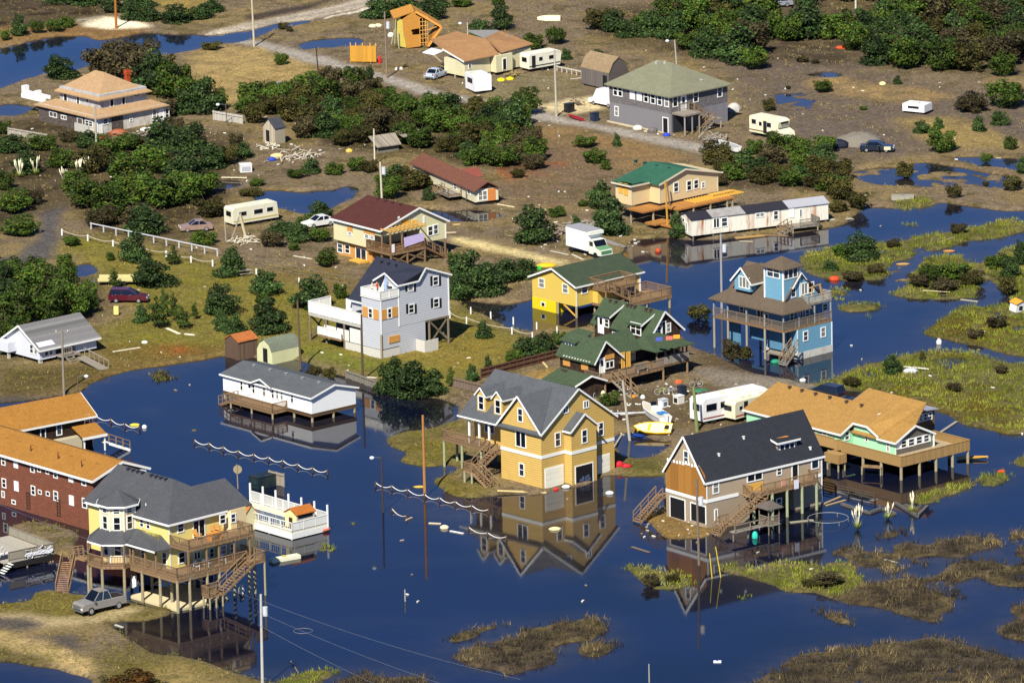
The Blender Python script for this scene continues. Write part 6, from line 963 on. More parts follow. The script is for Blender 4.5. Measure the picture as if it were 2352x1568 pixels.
# ------------------------------------------------------------------ wrecked timber cabin fallen on its side
def wreck():
    P=GL(T(0,1,1365,440)); r=empty('wrecked_cabin',tuple(P),R(8),'raw plywood cabin tipped on its side with its rafters and wall framing bared','wreck'); s=1/(3.9119*15.7); X=lambda x:(x-1365)*s; Z=lambda y:(445-y)*s/.965
    N=plain('a8752f',.85,.25,3); F=plain('c9954a',.8,.2); w=MB(); pts=[(1340,180),(1440,125),(1560,170),(1560,425),(1372,440)]; hole=[(1415,280),(1505,270),(1505,325),(1430,330)]
    # the wall facing the camera, in four strips round its window hole
    for q in ([(1340,185),(1445,120),(1565,165),(1565,180),(1490,180),(1490,270),(1415,280),(1345,280)],[(1345,280),(1415,280),(1430,330),(1348,330)],[(1348,330),(1505,325),(1500,430),(1375,440)],[(1505,270),(1490,250),(1505,250)]):
        w.ext([(X(x),0,Z(y)) for x,y in q],(0,.18,0))
    o=w.build('plywood_wall',N,r); MB().ext([(X(1258),0.0,Z(170)),(X(1450),.0,Z(115)),(X(1450),4,Z(100)),(X(1258),4,Z(150))],(0,.0,-.15)).build('plywood_side',N,r)
    MB().ext([(X(1280),.6,Z(190)),(X(1340),.3,Z(190)),(X(1372),.3,Z(440)),(X(1300),.6,Z(425))],(0,.1,0)).build('floor_panel',plain('b0a04a',.8),r); MB().box(X(1345),X(1560),3.0,3.2,Z(425),Z(160)).build('back_wall',plain('5a3d1c',.9),r)
    MB().ext([(X(1455),-.3,Z(115)),(X(1690),-.3,Z(262)),(X(1690),3.4,Z(250)),(X(1455),3.4,Z(100))],(.12,0,-.1)).build('roof_slope',N,r); MB().ext([(X(1690),-.3,Z(262)),(X(1560),-.3,Z(432)),(X(1560),3.4,Z(420)),(X(1690),3.4,Z(250))],(-.1,0,-.1)).build('roof_slope',N,r)
    m_=MB(); a=(X(1455),-.35,Z(118)); b=(X(1688),-.35,Z(264)); c=(X(1562),-.35,Z(430)); m_.beam(a,b,.12,.3); m_.beam(b,c,.12,.3); m_.beam((X(1560),-.1,Z(290)),(X(1645),-.1,Z(262)),.1); m_.build('rafter',plain('c98a3c',.8),r); m_=MB()
    for y in (180,215,250,290,325,360,400): m_.beam((X(1490),-.05,Z(y)),(X(1562),-.05,Z(y-4)),.07)
    for x in (1492,1520,1545,1565): m_.beam((X(x),-.05,Z(170)),(X(x),-.05,Z(425)),.07)
    m_.build('stud_frame',F,r)
    for x,y0,y1,dx in ((1265,400,180,15),(1235,400,270,30),(1303,465,300,0),(1385,440,320,0)): MB().beam((X(x),.2,Z(y0)),(X(x+dx),.2,Z(y1)),.12).build('loose_post',plain('9a9a7a'),r)
    p=GL(T(0,1,985,568)); q=empty('fallen_wall',tuple(p),R(-10),'upright panel of yellow boards broken off beside the tipped plywood cabin','wall panel'); k=s; MB().box(-120*k,115*k,-.08,.08,.2,150*k/.965).build('board_panel',wood('c08c34',.3,0,.15,.8,.35),q)
    for x in (-118,-70,-10,60,112): MB().box(x*k-.06,x*k+.06,.08,.2,0,175*k/.965).build('stud',F,q)
    p=GL(T(0,1,1200,480)); MB
wreck()
# ------------------------------------------------------------------ sheds and small buildings
def shed(name,label,A,zb,a,Lu,Lv,ze,zr,S,RFm,ax='v',gam=False,door=None,ov=.12,tilt=None):
    P=GL(A); o=empty(name,(P.x,P.y,P.z+zb),a if a<7 else R(a),label,'shed')
    if tilt: o.rotation_euler=(tilt[0],tilt[1],o.rotation_euler[2])
    if gam:
        pr=[(0,0),(0,ze),(Lu*.2,ze+(zr-ze)*.65),(Lu*.5,zr),(Lu*.8,ze+(zr-ze)*.65),(Lu,ze),(Lu,0)]
        if ax=='v': MB().ext([(u,0,z) for u,z in pr],(0,Lv,0)).build('wall',S,o); m_=MB(); [m_.slab([(pr[i][0],-ov,pr[i][1]+.08),(pr[i+1][0],-ov,pr[i+1][1]+.08),(pr[i+1][0],Lv+ov,pr[i+1][1]+.08),(pr[i][0],Lv+ov,pr[i][1]+.08)],.07) for i in range(1,5)]
        else:
            pr=[(u*Lv/Lu,z) for u,z in pr]; MB().ext([(0,u,z) for u,z in pr],(Lu,0,0)).build('wall',S,o); m_=MB(); [m_.slab([(-ov,pr[i][0],pr[i][1]+.08),(-ov,pr[i+1][0],pr[i+1][1]+.08),(Lu+ov,pr[i+1][0],pr[i+1][1]+.08),(Lu+ov,pr[i][0],pr[i][1]+.08)],.07) for i in range(1,5)]
        m_.build('roof',RFm,o)
    else: gbody(MB(),0,Lu,0,Lv,0,ze,zr-.05,ax).build('wall',S,o); groof(MB(),0,Lu,0,Lv,ze,zr,ax,None,ov,ov,.08).build('roof',RFm,o)
    if door:
        k,a0,a1,z0,z1,mt=door; m_=MB()
        if k=='u': m_.box(a0,a1,-.05,.0,z0,z1)
        else: m_.box(-.05,0,a0,a1,z0,z1)
        m_.build('door',mt,o)
    return o
DK=plain('14161a',.9); BW=wood('6a5646',.2,0,.3)
shed('wooden_shed','small brown board shed with rusty roof left of the pale gambrel shed',T(2,0,2145,185),.0,41,3.0,2.6,2.3,3.0,BW,plain('9a5a2c',.9,.5,2),'u',False,('v',.9,1.9,.1,2.0,plain('57463a')))
shed('gambrel_shed','pale green gambrel shed with dark doorway behind the white mobile home',T(2,1,165,222),.0,41,4.4,2.9,1.5,2.9,siding('c9c99a',.3,.1),shingle('6a7060',.3),'u',True,('v',.9,1.7,.1,1.8,DK))
shed('barn_shed','brown gambrel roofed barn shed behind the large grey hip roofed house',T(0,2,905,812),.1,38,3.6,6.2,2.3,4.4,wood('6a625c',.25,1,.2),shingle('8a765a',.4),'v',True,('v',.4,1.3,.1,1.9,DK))
shed('ruined_shed','tiny bleached shed with dark gable roof and empty doorway among wreckage in the thicket',T(0,1,190,1300),.0,41,1.8,2.6,2.3,3.4,wood('b0a58c',.2,1,.3),shingle('3f4045',.4),'u',False,('v',1.2,1.9,.1,1.8,DK))
shed('cream_shed','cream shed with orange shingle roof right behind the yellow turret house',T(3,0,2185,215),.0,41,2.3,2.4,1.7,2.9,siding('d0c59a',.2,.1),shingle('b0702c',.3),'v',False)
o=shed('floating_shed','little white hut with orange roof and a black window adrift in the right marsh',T(1,3,2262,1300),.05,35,1.5,1.3,1.1,1.5,plain('c9ccc8'),plain('c88a2c',.7),'v',False,('u',.45,.95,.35,.85,DK),tilt=(.1,.15))
p=GL(T(0,1,1170,1375)); o=empty('collapsed_roof',tuple(p),R(30),'weathered grey board roof lying collapsed on its low walls in the green thicket','roof'); wd=wood('8f8676',.18,0,.35); MB().slab([(-1.2,-.2,1.0),(2.6,-.2,1.0),(3.2,2.6,2.0),(-1,2.6,2.0)],.12).build('roof_slope',wd,o); MB().slab([(3.6,1.0,1.6),(6.8,1,1.9),(6.6,2.8,2.2),(3.4,2.8,2.1)],.1).build('broken_roof',wd,o); MB().box(-.9,2.4,.2,.4,-.1,.9).build('wall',plain('6d6a5c',.9,.3),o)
# ------------------------------------------------------------------ white pool deck with the little bath house
def pool():
    f=Fr(T(3,1,340,285),None,None,None,.0,41); h=H('pool_deck',f,'white railed swimming pool deck standing in the flood beside the turret house','deck'); zd=.95; Lu=f.u(T(3,1,662,150))[0]; Lv=13.5
    h.part('deck_floor',MB().box(0,Lu,0,1.6,zd-.2,zd).box(0,1.2,1.6,Lv,zd-.2,zd).box(Lu-1.3,Lu,1.6,Lv,zd-.2,zd),plain('c2bba6',.8,.1)); h.part('pool_wall',MB().box(1.2,Lu-1.3,1.6,Lv,-.3,zd-.12),WHITE); h.part('pool_liner',MB().box(1.35,Lu-1.45,1.75,Lv-.2,zd-.12,zd-.09),plain('1a3550',.1)); V=plain('d4d4cc',.6,.05); h.part('skirt_boards',MB().box(-.06,0,0,Lv,.1,zd-.2).box(0,Lu,-.06,0,.1,zd-.2),V)
    h.rail([(Lu,0),(Lu,Lv)],zd,1.2,V,sp=.2,bw=.07,name='fence'); h.rail([(0,0),(Lu,0)],zd,1.0,V,sp=.12,bw=.07); h.rail([(0.02,0),(0.02,Lv)],zd,1.0,V,sp=.36,bw=.04)
    for i in range(7): v=i*Lv/6; h.part('fence_post',MB().box(Lu-.08,Lu+.08,v-.08,v+.08,0,zd+2.1),WHITE)
    h.pil([(.1,v) for v in (.1,4,8,12)]+[(Lu-.1,.1)],zd-.2,-.8,.12,V)
    P=f.P+f.ux*.9+f.vx*.2; o=empty('bath_house',(P[0],P[1],.5),f.a,'tiny cream bath house with orange roof on the corner of the white pool deck','shed'); ze=2.2; gbody(MB(),0,2.6,0,2.0,0,ze,ze+.55,'u').build('wall',plain('d8c78c',.7),o); MB().box(0,2.6,-.04,-.005,0,ze-.3).build('shingled_wall',shakes('b7b2a4',.2),o); groof(MB(),0,2.6,0,2.0,ze,ze+.55,'u',None,.15,.15,.08).build('roof',shingle('a5622a',.3),o); MB().box(-.05,-.005,.7,1.3,.5,1.7).build('door',plain('3a2620'),o); MB().box(.2,2.3,-.06,-.04,1.65,2.05).build('window',GLASS,o)
pool()
# ------------------------------------------------------------------ railed deck with a wrecked pool, bottom left
def left_deck():
    f=Fr(T(3,0,40,560),None,None,None,.15,36); h=H('wrecked_deck',f,'grey railed deck with white pool ladder and shredded liner at the left edge','deck'); zd=1.0; G_=plain('7c7263',.9); Lu=f.u(T(3,0,485,430))[0]; L=9
    h.deck(0,Lu,0,L,zd,.25,plain('9b9486',.9,.2)); h.rail([(.6,0),(Lu,0),(Lu,L)],zd,1.0,G_,solid=plain('86806f',.9,.15)); h.part('skirt',MB().box(0,Lu,-.02,.02,.1,zd-.25),DARKW); h.part('pool_pit',MB().box(-5,Lu-3,.8,2.4,zd,zd+.05),plain('1c2028')); h.part('pool_coping',MB().box(-5,Lu-2.8,2.4,2.7,zd,zd+.2),WHITE); h.part('white_ladder',MB().beam((1.4,2.3,zd),(1.4,2.3,zd+1),.08).beam((.6,1.8,zd+.9),(1.4,2.3,zd+1),.08).beam((.6,1.8,zd),(.6,1.8,zd+.9),.08),WHITE); rd=random.Random(2); m_=MB()
    m_.box(Lu*.45,Lu*.97,-.13,-.1,zd+.1,zd+.5)
    for i in range(40): u=Lu*.45+rd.random()*Lu*.5; z=zd+rd.random()*.8; m_.beam((u,-.12,z),(u+rd.uniform(-.5,.5),-.16,z+rd.uniform(-.25,.25)),.09,.05)
    h.part('shredded_liner',m_,plain('cfcfd2')); m_=MB(); [m_.box(-.1-.28*i,.15-.28*i,-.5,.5,zd-.25-.2*i,zd-.2-.2*i) for i in range(5)]; s_=h.part('steps',m_,WHITE); s_.location=(.5,-.4,0); h.part('orange_board',MB().beam((-3,4,zd+.5),(0,3.2,zd+.3),.25,.05),plain('c8701c')); h.pil([(.1,.1),(3,.1),(6,.1),(Lu-.1,.1)],zd-.2,-.6,.1)
left_deck()
def gazebo():
    f=Fr(T(3,3,45,245),None,None,None,.0,38); h=H('wooden_lookout',f,'small weathered wooden lookout with shingle roof in front of the tan house','hut'); G_=GREYW; h.part('floor',MB().box(0,1.7,0,1.8,1.0,1.15),G_); h.pil([(.1,.1),(1.6,.1),(.1,1.7),(1.6,1.7)],3.0,-1,.07,plain('6f6558'),'post'); h.rail([(.1,1.7),(.1,.1),(1.6,.1)],1.15,.9,plain('7c7060'),sp=.14); r=MB(); hip(r,0,1.7,0,1.8,3.0,3.7,.25,((.6,.9),(1.1,.9)),.08); h.part('roof',r,shingle('5e564e')); h.part('walkway',MB().box(-4.6,0,.4,1.2,1.0,1.12),G_); h.pil([(-4.4,.8),(-2.3,.8)],1.0,-1,.09,plain('6f6558')); h.part('walkway_rail',MB().beam((-4.6,.4,1.9),(0,.4,1.9),.1).beam((-4.5,.4,1.0),(-4.5,.4,1.9),.1).beam((-2.3,.4,1.0),(-2.3,.4,1.9),.1),plain('7c7060'))
gazebo()
# ------------------------------------------------------------------ trees and shrubs, each a thing with trunk and crown
def leafmat(name,dark,light,odd):
    t=NT(name); a=t.n('ShaderNodeVertexColor',layer_name='tone'); oi=t.n('ShaderNodeObjectInfo'); sep=t.n('ShaderNodeSeparateColor'); t.l(a.outputs[0],sep.inputs[0])
    col=t.mix(sep.outputs[0],lin(dark),lin(light)); col=t.mix(t.math('MULTIPLY',sep.outputs[1],.8),col,lin(odd))
    k=t.math('MULTIPLY_ADD',oi.outputs['Random'],.7,.65); cb=t.n('ShaderNodeCombineColor'); [t.l(k,cb.inputs[i]) for i in range(3)]
    fc=t.mix(1,col,cb.outputs[0],'MULTIPLY'); m_=t.fin(fc,.7,.25); tr=t.n('ShaderNodeBsdfTranslucent'); t.l(fc,tr.inputs[0]); ms=t.n('ShaderNodeMixShader'); ms.inputs[0].default_value=.35; t.l(t.b.outputs[0],ms.inputs[1]); t.l(tr.outputs[0],ms.inputs[2]); t.l(ms.outputs[0],t.t.nodes['Material Output'].inputs[0]); return m_
LEAF={'shrub':leafmat('shrub_leaves','141c09','60802a','6a6820'),'cedar':leafmat('cedar_leaves','161f0e','4d6b32','66783e'),'brown':leafmat('browned_leaves','28241a','665a38','6a6a3a'),'pine':leafmat('pine_needles','22330f','5a6f2a','6a7030'),'olive':leafmat('olive_leaves','17170c','626028','6d5c30'),'rust':leafmat('rust_leaves','2a1a0a','7d5218','5a5a20')}
BARK=plain('4a3c2e',.95,.3)
def crown_mesh(kind,seed):
    rd=np.random.default_rng(seed); lob=[]
    if kind=='cedar':
        for i in range(9): z=.1+.8*i/8; r=.42*(1-z**1.6)**.7+.05; a=rd.random()*6.28; lob.append((math.cos(a)*.14,math.sin(a)*.14,z,r*(.75+.4*rd.random()),r*(.75+.4*rd.random()),.16))
    elif kind=='pine':
        for i in range(7): z=.25+.68*i/6; r=.4*(1.05-z)+.06; a=rd.random()*6.28; lob.append((math.cos(a)*.1,math.sin(a)*.1,z,r,r,.07))
        for i in range(5): a=rd.random()*6.28; z=.3+.4*rd.random(); lob.append((.3*math.cos(a),.3*math.sin(a),z,.16,.16,.08))
    else:
        n=17
        lob.append((0,0,.38,.34,.34,.36))
        for i in range(n): a=6.283*i/n+rd.random(); q=.17+.17*rd.random(); z=.2+.55*rd.random(); r=.1+.09*rd.random(); lob.append((q*math.cos(a),q*math.sin(a),z,r,r,r*.95))
    N=3200 if kind!='pine' else 1500; V=[];F=[];TN=[]; wts=np.array([l[3]*l[4]+l[3]*l[5] for l in lob]); wts/=wts.sum()
    pick=rd.choice(len(lob),N,p=wts); lt=rd.random(len(lob))
    for i in range(N):
        x,y,z,rx,ry,rz=lob[pick[i]]; d=rd.normal(size=3); d/=np.linalg.norm(d); q=.72+.34*rd.random(); p=np.array([x+d[0]*rx*q,y+d[1]*ry*q,max(.02,z+d[2]*rz*q)])
        n=d*.8+rd.normal(size=3)*.55+np.array([0,0,.25]); n/=np.linalg.norm(n); a=np.cross(n,rd.normal(size=3)); a/=np.linalg.norm(a); b=np.cross(n,a); s=(.013+.019*rd.random()); e=s*(1.6 if kind in('cedar','pine') else 1.1)
        o=len(V); V+=[p-a*e-b*s*.5,p+a*e*.2-b*s,p+a*e+b*s*.3,p-a*e*.1+b*s]; F.append((o,o+1,o+2,o+3)); tv=min(1,max(0,.12+.35*lt[pick[i]]+.75*(rd.random()-.35))); od=1.0 if rd.random()<.12 else 0; TN+=[(tv,od,0,1)]*4
    me=bpy.data.meshes.new(kind+'_crown'); me.from_pydata([tuple(v) for v in V],[],F); ca=me.color_attributes.new('tone','FLOAT_COLOR','POINT'); ca.data.foreach_set('color',np.array(TN,np.float32).ravel()); return me
def trunk_mesh(kind,seed):
    rd=random.Random(seed); m_=MB(); t=.03 if kind!='pine' else .02; h=.5 if kind not in('pine','cedar') else .85; m_.cyl((0,0,-.15),(0,0,h),t,t*.5,6)
    for i in range(9):
        a=rd.random()*6.28; b=rd.uniform(.25,.5); z0=rd.uniform(.1,.5); m_.cyl((0,0,z0*.6),(b*math.cos(a),b*math.sin(a),min(1.02,z0+rd.uniform(.3,.5))),t*.35,t*.12,4)
    for i in range(4): a=rd.random()*6.28; z=h*(.35+.15*i); m_.cyl((0,0,z),(.25*math.cos(a),.25*math.sin(a),z+.2),t*.6,t*.2,5)
    o=m_.build('trunk',BARK); me=o.data; bpy.data.objects.remove(o); return me
CRN={}; BASE={'shrub':'shrub','brown':'shrub','olive':'shrub','rust':'shrub','cedar':'cedar','pine':'pine'}
for b in ('shrub','cedar','pine'):
    CRN[b]=([crown_mesh(b,50+i) for i in range(6)],[trunk_mesh(b,80+i) for i in range(2)])
for k in LEAF:
    CRN[k+'_m']=[]
    for me in CRN[BASE[k]][0]: c=me.copy(); c.materials.clear(); c.materials.append(LEAF[k]); CRN[k+'_m'].append(c)
LAND=[('two tiered tan building',240,260),('white cottage',115,800),('grey clapboard house',880,760),('maroon roofed house',890,560),('brown roofed trailer home',1010,430),('collapsed grey roof',910,335),('ruined shed',628,320),('white camper trailer',560,505),('tipped plywood cabin',960,80),('cream bungalow',1115,170),('grey hip roofed house',1540,270),('barn shed',1385,185),('green roofed cream house',1530,480),('rusty house trailer',1740,520),('yellow roof deck house',1330,690),('blue tower house',1780,770),('mossy roofed cottage',1420,860),('yellow shingled house',1240,1050),('mint green house',2000,1030),('white box truck',1350,570),('white popup camper',2120,250),('dark sedan',2015,345),('burgundy car',293,685),('white motorhome',1750,295),('floating hut',2340,705),('tan house',1720,1120),('turret house',380,1250),('white mobile home',670,910),('orange utility pole',266,50),('top left sandbar',600,50),('big puddle at upper right',2080,405),('top right pole',1964,60),('white boat hull',1260,45)]
TREES=[]; KW={'shrub':'green shrub','brown':'browned bush','olive':'olive bush','rust':'rust coloured bush','cedar':'dark green cedar','pine':'young pine'}
VR=random.Random(77)
def plant(cx,yb,w,h,kind='shrub'):
    P=GL((cx,yb-.09*w)); x0,_=projn(P.x-.5,P.y,P.z); x1,_=projn(P.x+.5,P.y,P.z); s=x1-x0; wm=w/s*1.05; hm=max((h/s-.6*wm*.235)/.965,.35*wm); z=P.z
    i=VR.randrange(6); o=empty('tree' if hm>3.2 else 'shrub',(P.x,P.y,z),VR.random()*6.28); o.scale=(wm,wm*VR.uniform(.85,1.1),hm)
    for nm,me in (('crown',CRN[kind+'_m'][i]),('trunk',CRN[BASE[kind]][1][i%2])): c=bpy.data.objects.new(nm,me); COL.objects.link(c); c.parent=o
    TREES.append((o,cx,yb,wm,hm,kind))
def fill(poly,sp,w,hr,kinds,seed):
    """Scatter individual shrubs over an outline, at least sp metres apart"""
    rd=random.Random(seed); wp=W(poly,.2); xs=[p[0] for p in wp]; ys=[p[1] for p in wp]; pts=[]
    for _ in range(4000):
        x,y=rd.uniform(min(xs),max(xs)),rd.uniform(min(ys),max(ys))
        if not pip(wp,np.array([x]),np.array([y]))[0]: continue
        if all((x-a)**2+((y-b)*.55)**2>sp*sp for a,b in pts): pts.append((x,y))
    for x,y in pts:
        k=rd.choice(kinds); q=projn(x,y,.3); s=17*(1+0*x); ww=rd.uniform(*w); plant(q[0],q[1]+2,ww*s,ww*rd.uniform(*hr)*s,k)
V_=[(309,606,72,78,'cedar'),(355,664,92,74,'cedar'),(254,601,24,28,'shrub'),(398,612,38,50,'pine'),(528,637,70,72,'cedar'),(510,726,76,80,'cedar'),(612,681,82,64,'cedar'),(714,716,88,86,'cedar'),(783,690,46,46,'shrub'),(618,770,82,92,'cedar'),(748,616,62,54,'shrub'),(539,766,52,48,'cedar'),(507,760,40,46,'cedar'),(322,742,36,44,'cedar'),(362,758,52,80,'pine'),(378,732,28,76,'pine'),(400,740,28,72,'pine'),(422,758,38,58,'pine'),(448,735,20,44,'pine'),(165,568,46,36,'shrub'),(262,666,34,54,'pine'),(470,566,76,46,'shrub'),(335,542,98,78,'cedar'),(602,705,40,35,'shrub'),
 (40,765,125,130,'shrub'),(110,755,112,122,'shrub'),(172,738,92,112,'shrub'),(60,690,112,100,'shrub'),(0,700,100,110,'cedar'),(140,685,92,92,'shrub'),(150,622,52,50,'shrub'),(203,705,52,74,'shrub'),(15,800,92,92,'shrub'),(212,722,40,60,'pine'),(80,640,80,60,'shrub'),(20,640,80,60,'shrub'),
 (45,548,92,62,'shrub'),(30,495,92,72,'shrub'),(72,474,62,52,'brown'),(10,440,60,60,'shrub'),(205,485,112,92,'shrub'),(255,505,122,102,'shrub'),(310,475,122,102,'shrub'),(370,485,122,102,'shrub'),(425,475,112,92,'shrub'),(290,425,112,84,'shrub'),(350,405,112,84,'shrub'),(420,415,102,74,'cedar'),(212,405,102,84,'olive'),(170,445,72,72,'shrub'),(462,455,92,72,'shrub'),(250,375,102,74,'shrub'),(482,505,82,62,'olive'),(380,352,102,84,'cedar'),(442,362,92,84,'cedar'),(482,392,72,62,'cedar'),(402,312,72,52,'brown'),(370,335,62,52,'brown'),(140,392,72,62,'shrub'),(62,402,72,62,'cedar'),(30,355,72,52,'cedar'),(100,352,82,54,'shrub'),(10,312,52,42,'shrub'),(320,525,92,66,'brown'),(232,525,92,62,'brown'),(522,382,62,62,'olive'),(542,342,42,42,'brown'),(562,366,46,44,'cedar'),(160,330,60,40,'brown'),(210,345,70,50,'cedar'),(300,350,80,60,'shrub'),
 (250,200,112,112,'brown'),(300,215,122,124,'brown'),(350,225,112,112,'cedar'),(402,232,112,112,'shrub'),(442,246,92,92,'shrub'),(472,266,82,92,'cedar'),(320,160,102,82,'brown'),(262,152,92,72,'brown'),(230,182,62,82,'brown'),(502,256,52,62,'shrub'),(138,186,78,62,'cedar'),(485,119,50,28,'olive'),(422,266,72,62,'cedar'),(380,272,62,52,'brown'),(370,180,90,70,'brown'),
 (45,86,42,56,'cedar'),(85,80,42,40,'shrub'),(125,77,52,38,'shrub'),(155,66,46,34,'shrub'),(12,96,26,32,'shrub'),(345,52,62,48,'cedar'),(402,58,72,52,'cedar'),(460,47,62,42,'cedar'),(490,32,52,36,'cedar'),(262,32,62,52,'cedar'),(200,16,70,50,'cedar'),(300,48,52,52,'cedar'),(322,22,72,44,'cedar'),(140,12,70,40,'cedar'),(645,152,36,40,'shrub'),(650,70,26,22,'olive'),(665,75,22,18,'brown'),
 (720,400,50,40,'cedar'),(770,405,56,40,'shrub'),(820,398,52,44,'shrub'),(680,412,50,30,'shrub'),(850,400,44,40,'olive'),(575,455,60,30,'olive'),(590,430,40,26,'shrub'),(735,505,60,45,'cedar'),(700,520,44,34,'shrub'),(650,548,80,44,'cedar'),(625,572,72,50,'brown'),(690,560,70,50,'cedar'),(735,560,60,44,'shrub'),(675,578,30,26,'shrub'),
 (941,442,120,66,'olive'),(890,462,72,72,'shrub'),(905,437,72,62,'cedar'),(985,462,30,36,'cedar'),(1043,622,36,52,'shrub'),(1075,662,92,92,'cedar'),(1120,682,92,84,'cedar'),(1165,652,72,62,'cedar'),(1200,642,72,52,'cedar'),(1055,692,62,72,'cedar'),(1112,779,42,44,'cedar'),(1010,395,30,22,'shrub'),
 (1180,838,52,46,'shrub'),(1215,824,72,54,'cedar'),(1255,812,62,54,'cedar'),(1285,795,44,40,'shrub'),(1120,852,20,36,'cedar'),(1085,878,32,44,'cedar'),(900,908,72,92,'cedar'),(952,914,92,92,'cedar'),(992,908,62,64,'cedar'),(1035,890,28,50,'pine'),(925,905,60,70,'cedar'),(720,870,46,40,'olive'),(755,872,40,36,'olive'),
 (1228,565,92,96,'cedar'),(1375,483,66,70,'cedar'),(1400,545,82,96,'cedar'),(1278,502,52,32,'shrub'),(1322,526,26,34,'cedar'),(1555,546,36,64,'cedar'),(1605,740,64,48,'olive'),(1340,476,34,22,'shrub'),
 (1343,343,72,26,'shrub'),(1365,380,62,46,'shrub'),(1417,338,20,34,'cedar'),(1390,392,32,32,'shrub'),(1180,326,92,102,'cedar'),(1215,372,62,46,'shrub'),(1190,412,40,30,'olive'),(1369,160,48,48,'cedar'),(1405,158,26,24,'shrub'),(1430,160,26,24,'shrub'),(1225,118,62,52,'shrub'),(1276,106,56,52,'shrub'),(1105,94,66,52,'cedar'),(1152,72,52,66,'cedar'),(870,46,72,62,'cedar'),(932,42,82,62,'cedar'),(990,52,72,58,'cedar'),(1002,22,62,44,'cedar'),(1062,20,62,28,'shrub'),(1145,14,40,22,'shrub'),(848,190,26,40,'cedar'),(860,215,44,44,'olive'),(1012,242,34,30,'cedar'),(1300,140,30,30,'cedar'),
 (2230,264,92,62,'brown'),(2310,256,114,84,'shrub'),(2297,291,42,38,'cedar'),(2250,305,34,42,'cedar'),(2115,310,42,34,'cedar'),(2155,296,24,28,'cedar'),(2165,356,78,68,'shrub'),(2148,314,32,32,'shrub'),(2322,346,38,40,'shrub'),(2265,376,32,32,'shrub'),(2062,195,20,22,'cedar'),(1890,216,54,38,'shrub'),(1983,255,24,14,'shrub'),(1765,258,38,36,'olive'),(2080,412,52,50,'olive'),(2190,458,40,40,'olive'),(2325,442,54,48,'olive'),(2265,430,20,18,'olive'),(1842,146,34,22,'brown'),(1873,148,24,14,'brown'),(2345,400,30,40,'cedar'),(1810,206,14,12,'olive'),
 (1975,601,82,70,'cedar'),(1932,594,48,42,'shrub'),(1905,624,38,28,'cedar'),(2140,650,80,50,'shrub'),(2190,650,90,60,'shrub'),(2230,660,70,46,'olive'),(2110,662,60,40,'brown'),(2170,672,80,40,'brown'),(2290,622,72,48,'shrub'),(2318,640,50,50,'cedar'),(2312,685,50,60,'olive'),(2345,610,40,60,'cedar'),(2050,858,46,48,'cedar'),(2118,828,18,28,'olive'),(1960,648,60,36,'brown'),(2010,630,50,30,'brown'),(2050,570,40,26,'brown'),(2200,540,46,34,'brown'),(1680,832,52,62,'brown'),(1712,828,42,42,'olive'),(1400,936,52,44,'shrub'),(2290,755,60,36,'brown'),(2240,780,50,30,'brown'),(2190,900,40,30,'brown'),
 (300,1610,150,84,'rust'),(250,1600,80,60,'brown'),(360,1600,90,44,'olive'),(1497,1350,44,40,'brown'),(1545,1340,40,28,'olive'),(1905,1347,92,44,'brown'),(1860,1350,50,26,'olive'),(1955,890,50,30,'olive'),(2300,860,36,26,'brown')]
for q in V_: plant(*q)
fill([(565,262),(590,228),(650,218),(690,200),(760,205),(860,212),(905,240),(960,252),(1050,255),(1150,262),(1205,270),(1215,310),(1240,352),(1235,392),(1150,398),(1060,382),(990,352),(950,352),(900,318),(830,335),(760,342),(700,325),(650,270),(575,300)],2.6,(3.0,5.2),(.7,1.05),['shrub','shrub','shrub','cedar','olive','shrub','brown','olive'],5)
fill([(1620,402),(1650,382),(1720,352),(1800,347),(1895,352),(1920,402),(1955,450),(1975,490),(1925,500),(1900,440),(1800,440),(1700,435),(1650,430)],2.7,(3.2,5.4),(.6,.9),['brown','olive','shrub','olive','cedar','shrub'],6)
fill([(1365,72),(1480,68),(1560,62),(1640,70),(1560,95),(1400,88)],2.7,(3.5,5),(.7,.95),['cedar','cedar','shrub','olive'],7)
fill([(1540,22),(1650,8),(1755,20),(1760,60),(1850,92),(1950,92),(1985,70),(2040,50),(2060,40),(2100,30),(2352,30),(2352,160),(2300,188),(2230,185),(2150,168),(2050,162),(1985,152),(1955,118),(1850,104),(1790,112),(1740,98),(1705,90),(1725,130),(1745,165),(1680,162),(1610,142),(1570,122),(1600,100),(1560,60)],3.3,(4.0,6.6),(.75,1.1),['cedar','shrub','shrub','cedar','olive','shrub','brown'],8)
fill([(1500,-5),(1500,-45),(2400,-45),(2400,0),(2000,15),(1780,5)],4.4,(5,8),(.8,1.1),['cedar','cedar','shrub'],9)
def autolabel():
    seen={}
    for o,cx,yb,wm,hm,kind in TREES:
        nm,lx,ly=min(LAND,key=lambda l:(l[1]-cx)**2+((l[2]-yb)*1.3)**2); dx,dy=cx-lx,yb-ly
        rel=('right of' if dx>0 else 'left of') if abs(dx)>abs(dy)*1.1 else ('in front of' if dy>0 else 'behind')
        sz='tall' if hm>5 else 'large' if wm>4.4 else 'small' if wm<2.6 else 'mid sized'
        o['category']='tree' if hm>3.2 else 'bush'; o['group']={'brown':'browned bushes around the flooded village'}.get(kind,'green bushes and trees around the flooded village')
        seen.setdefault((sz,kind,rel,nm),[]).append((math.hypot(dx,dy*1.3),o,cx))
    N_=['','second','third','fourth','fifth','sixth','seventh','eighth','ninth','tenth','eleventh','twelfth','thirteenth','fourteenth','fifteenth']
    for (sz,kind,rel,nm),lst in seen.items():
        lst.sort(key=lambda q:q[0])
        for i,q in enumerate(lst): q[1]['label']=f"{sz} {KW[kind]} {rel} the {nm}" if len(lst)==1 else (f"nearest {sz} {KW[kind]} {rel} the {nm}" if i==0 else f"{N_[min(i,14)]} nearest {sz} {KW[kind]} {rel} the {nm}")
autolabel()
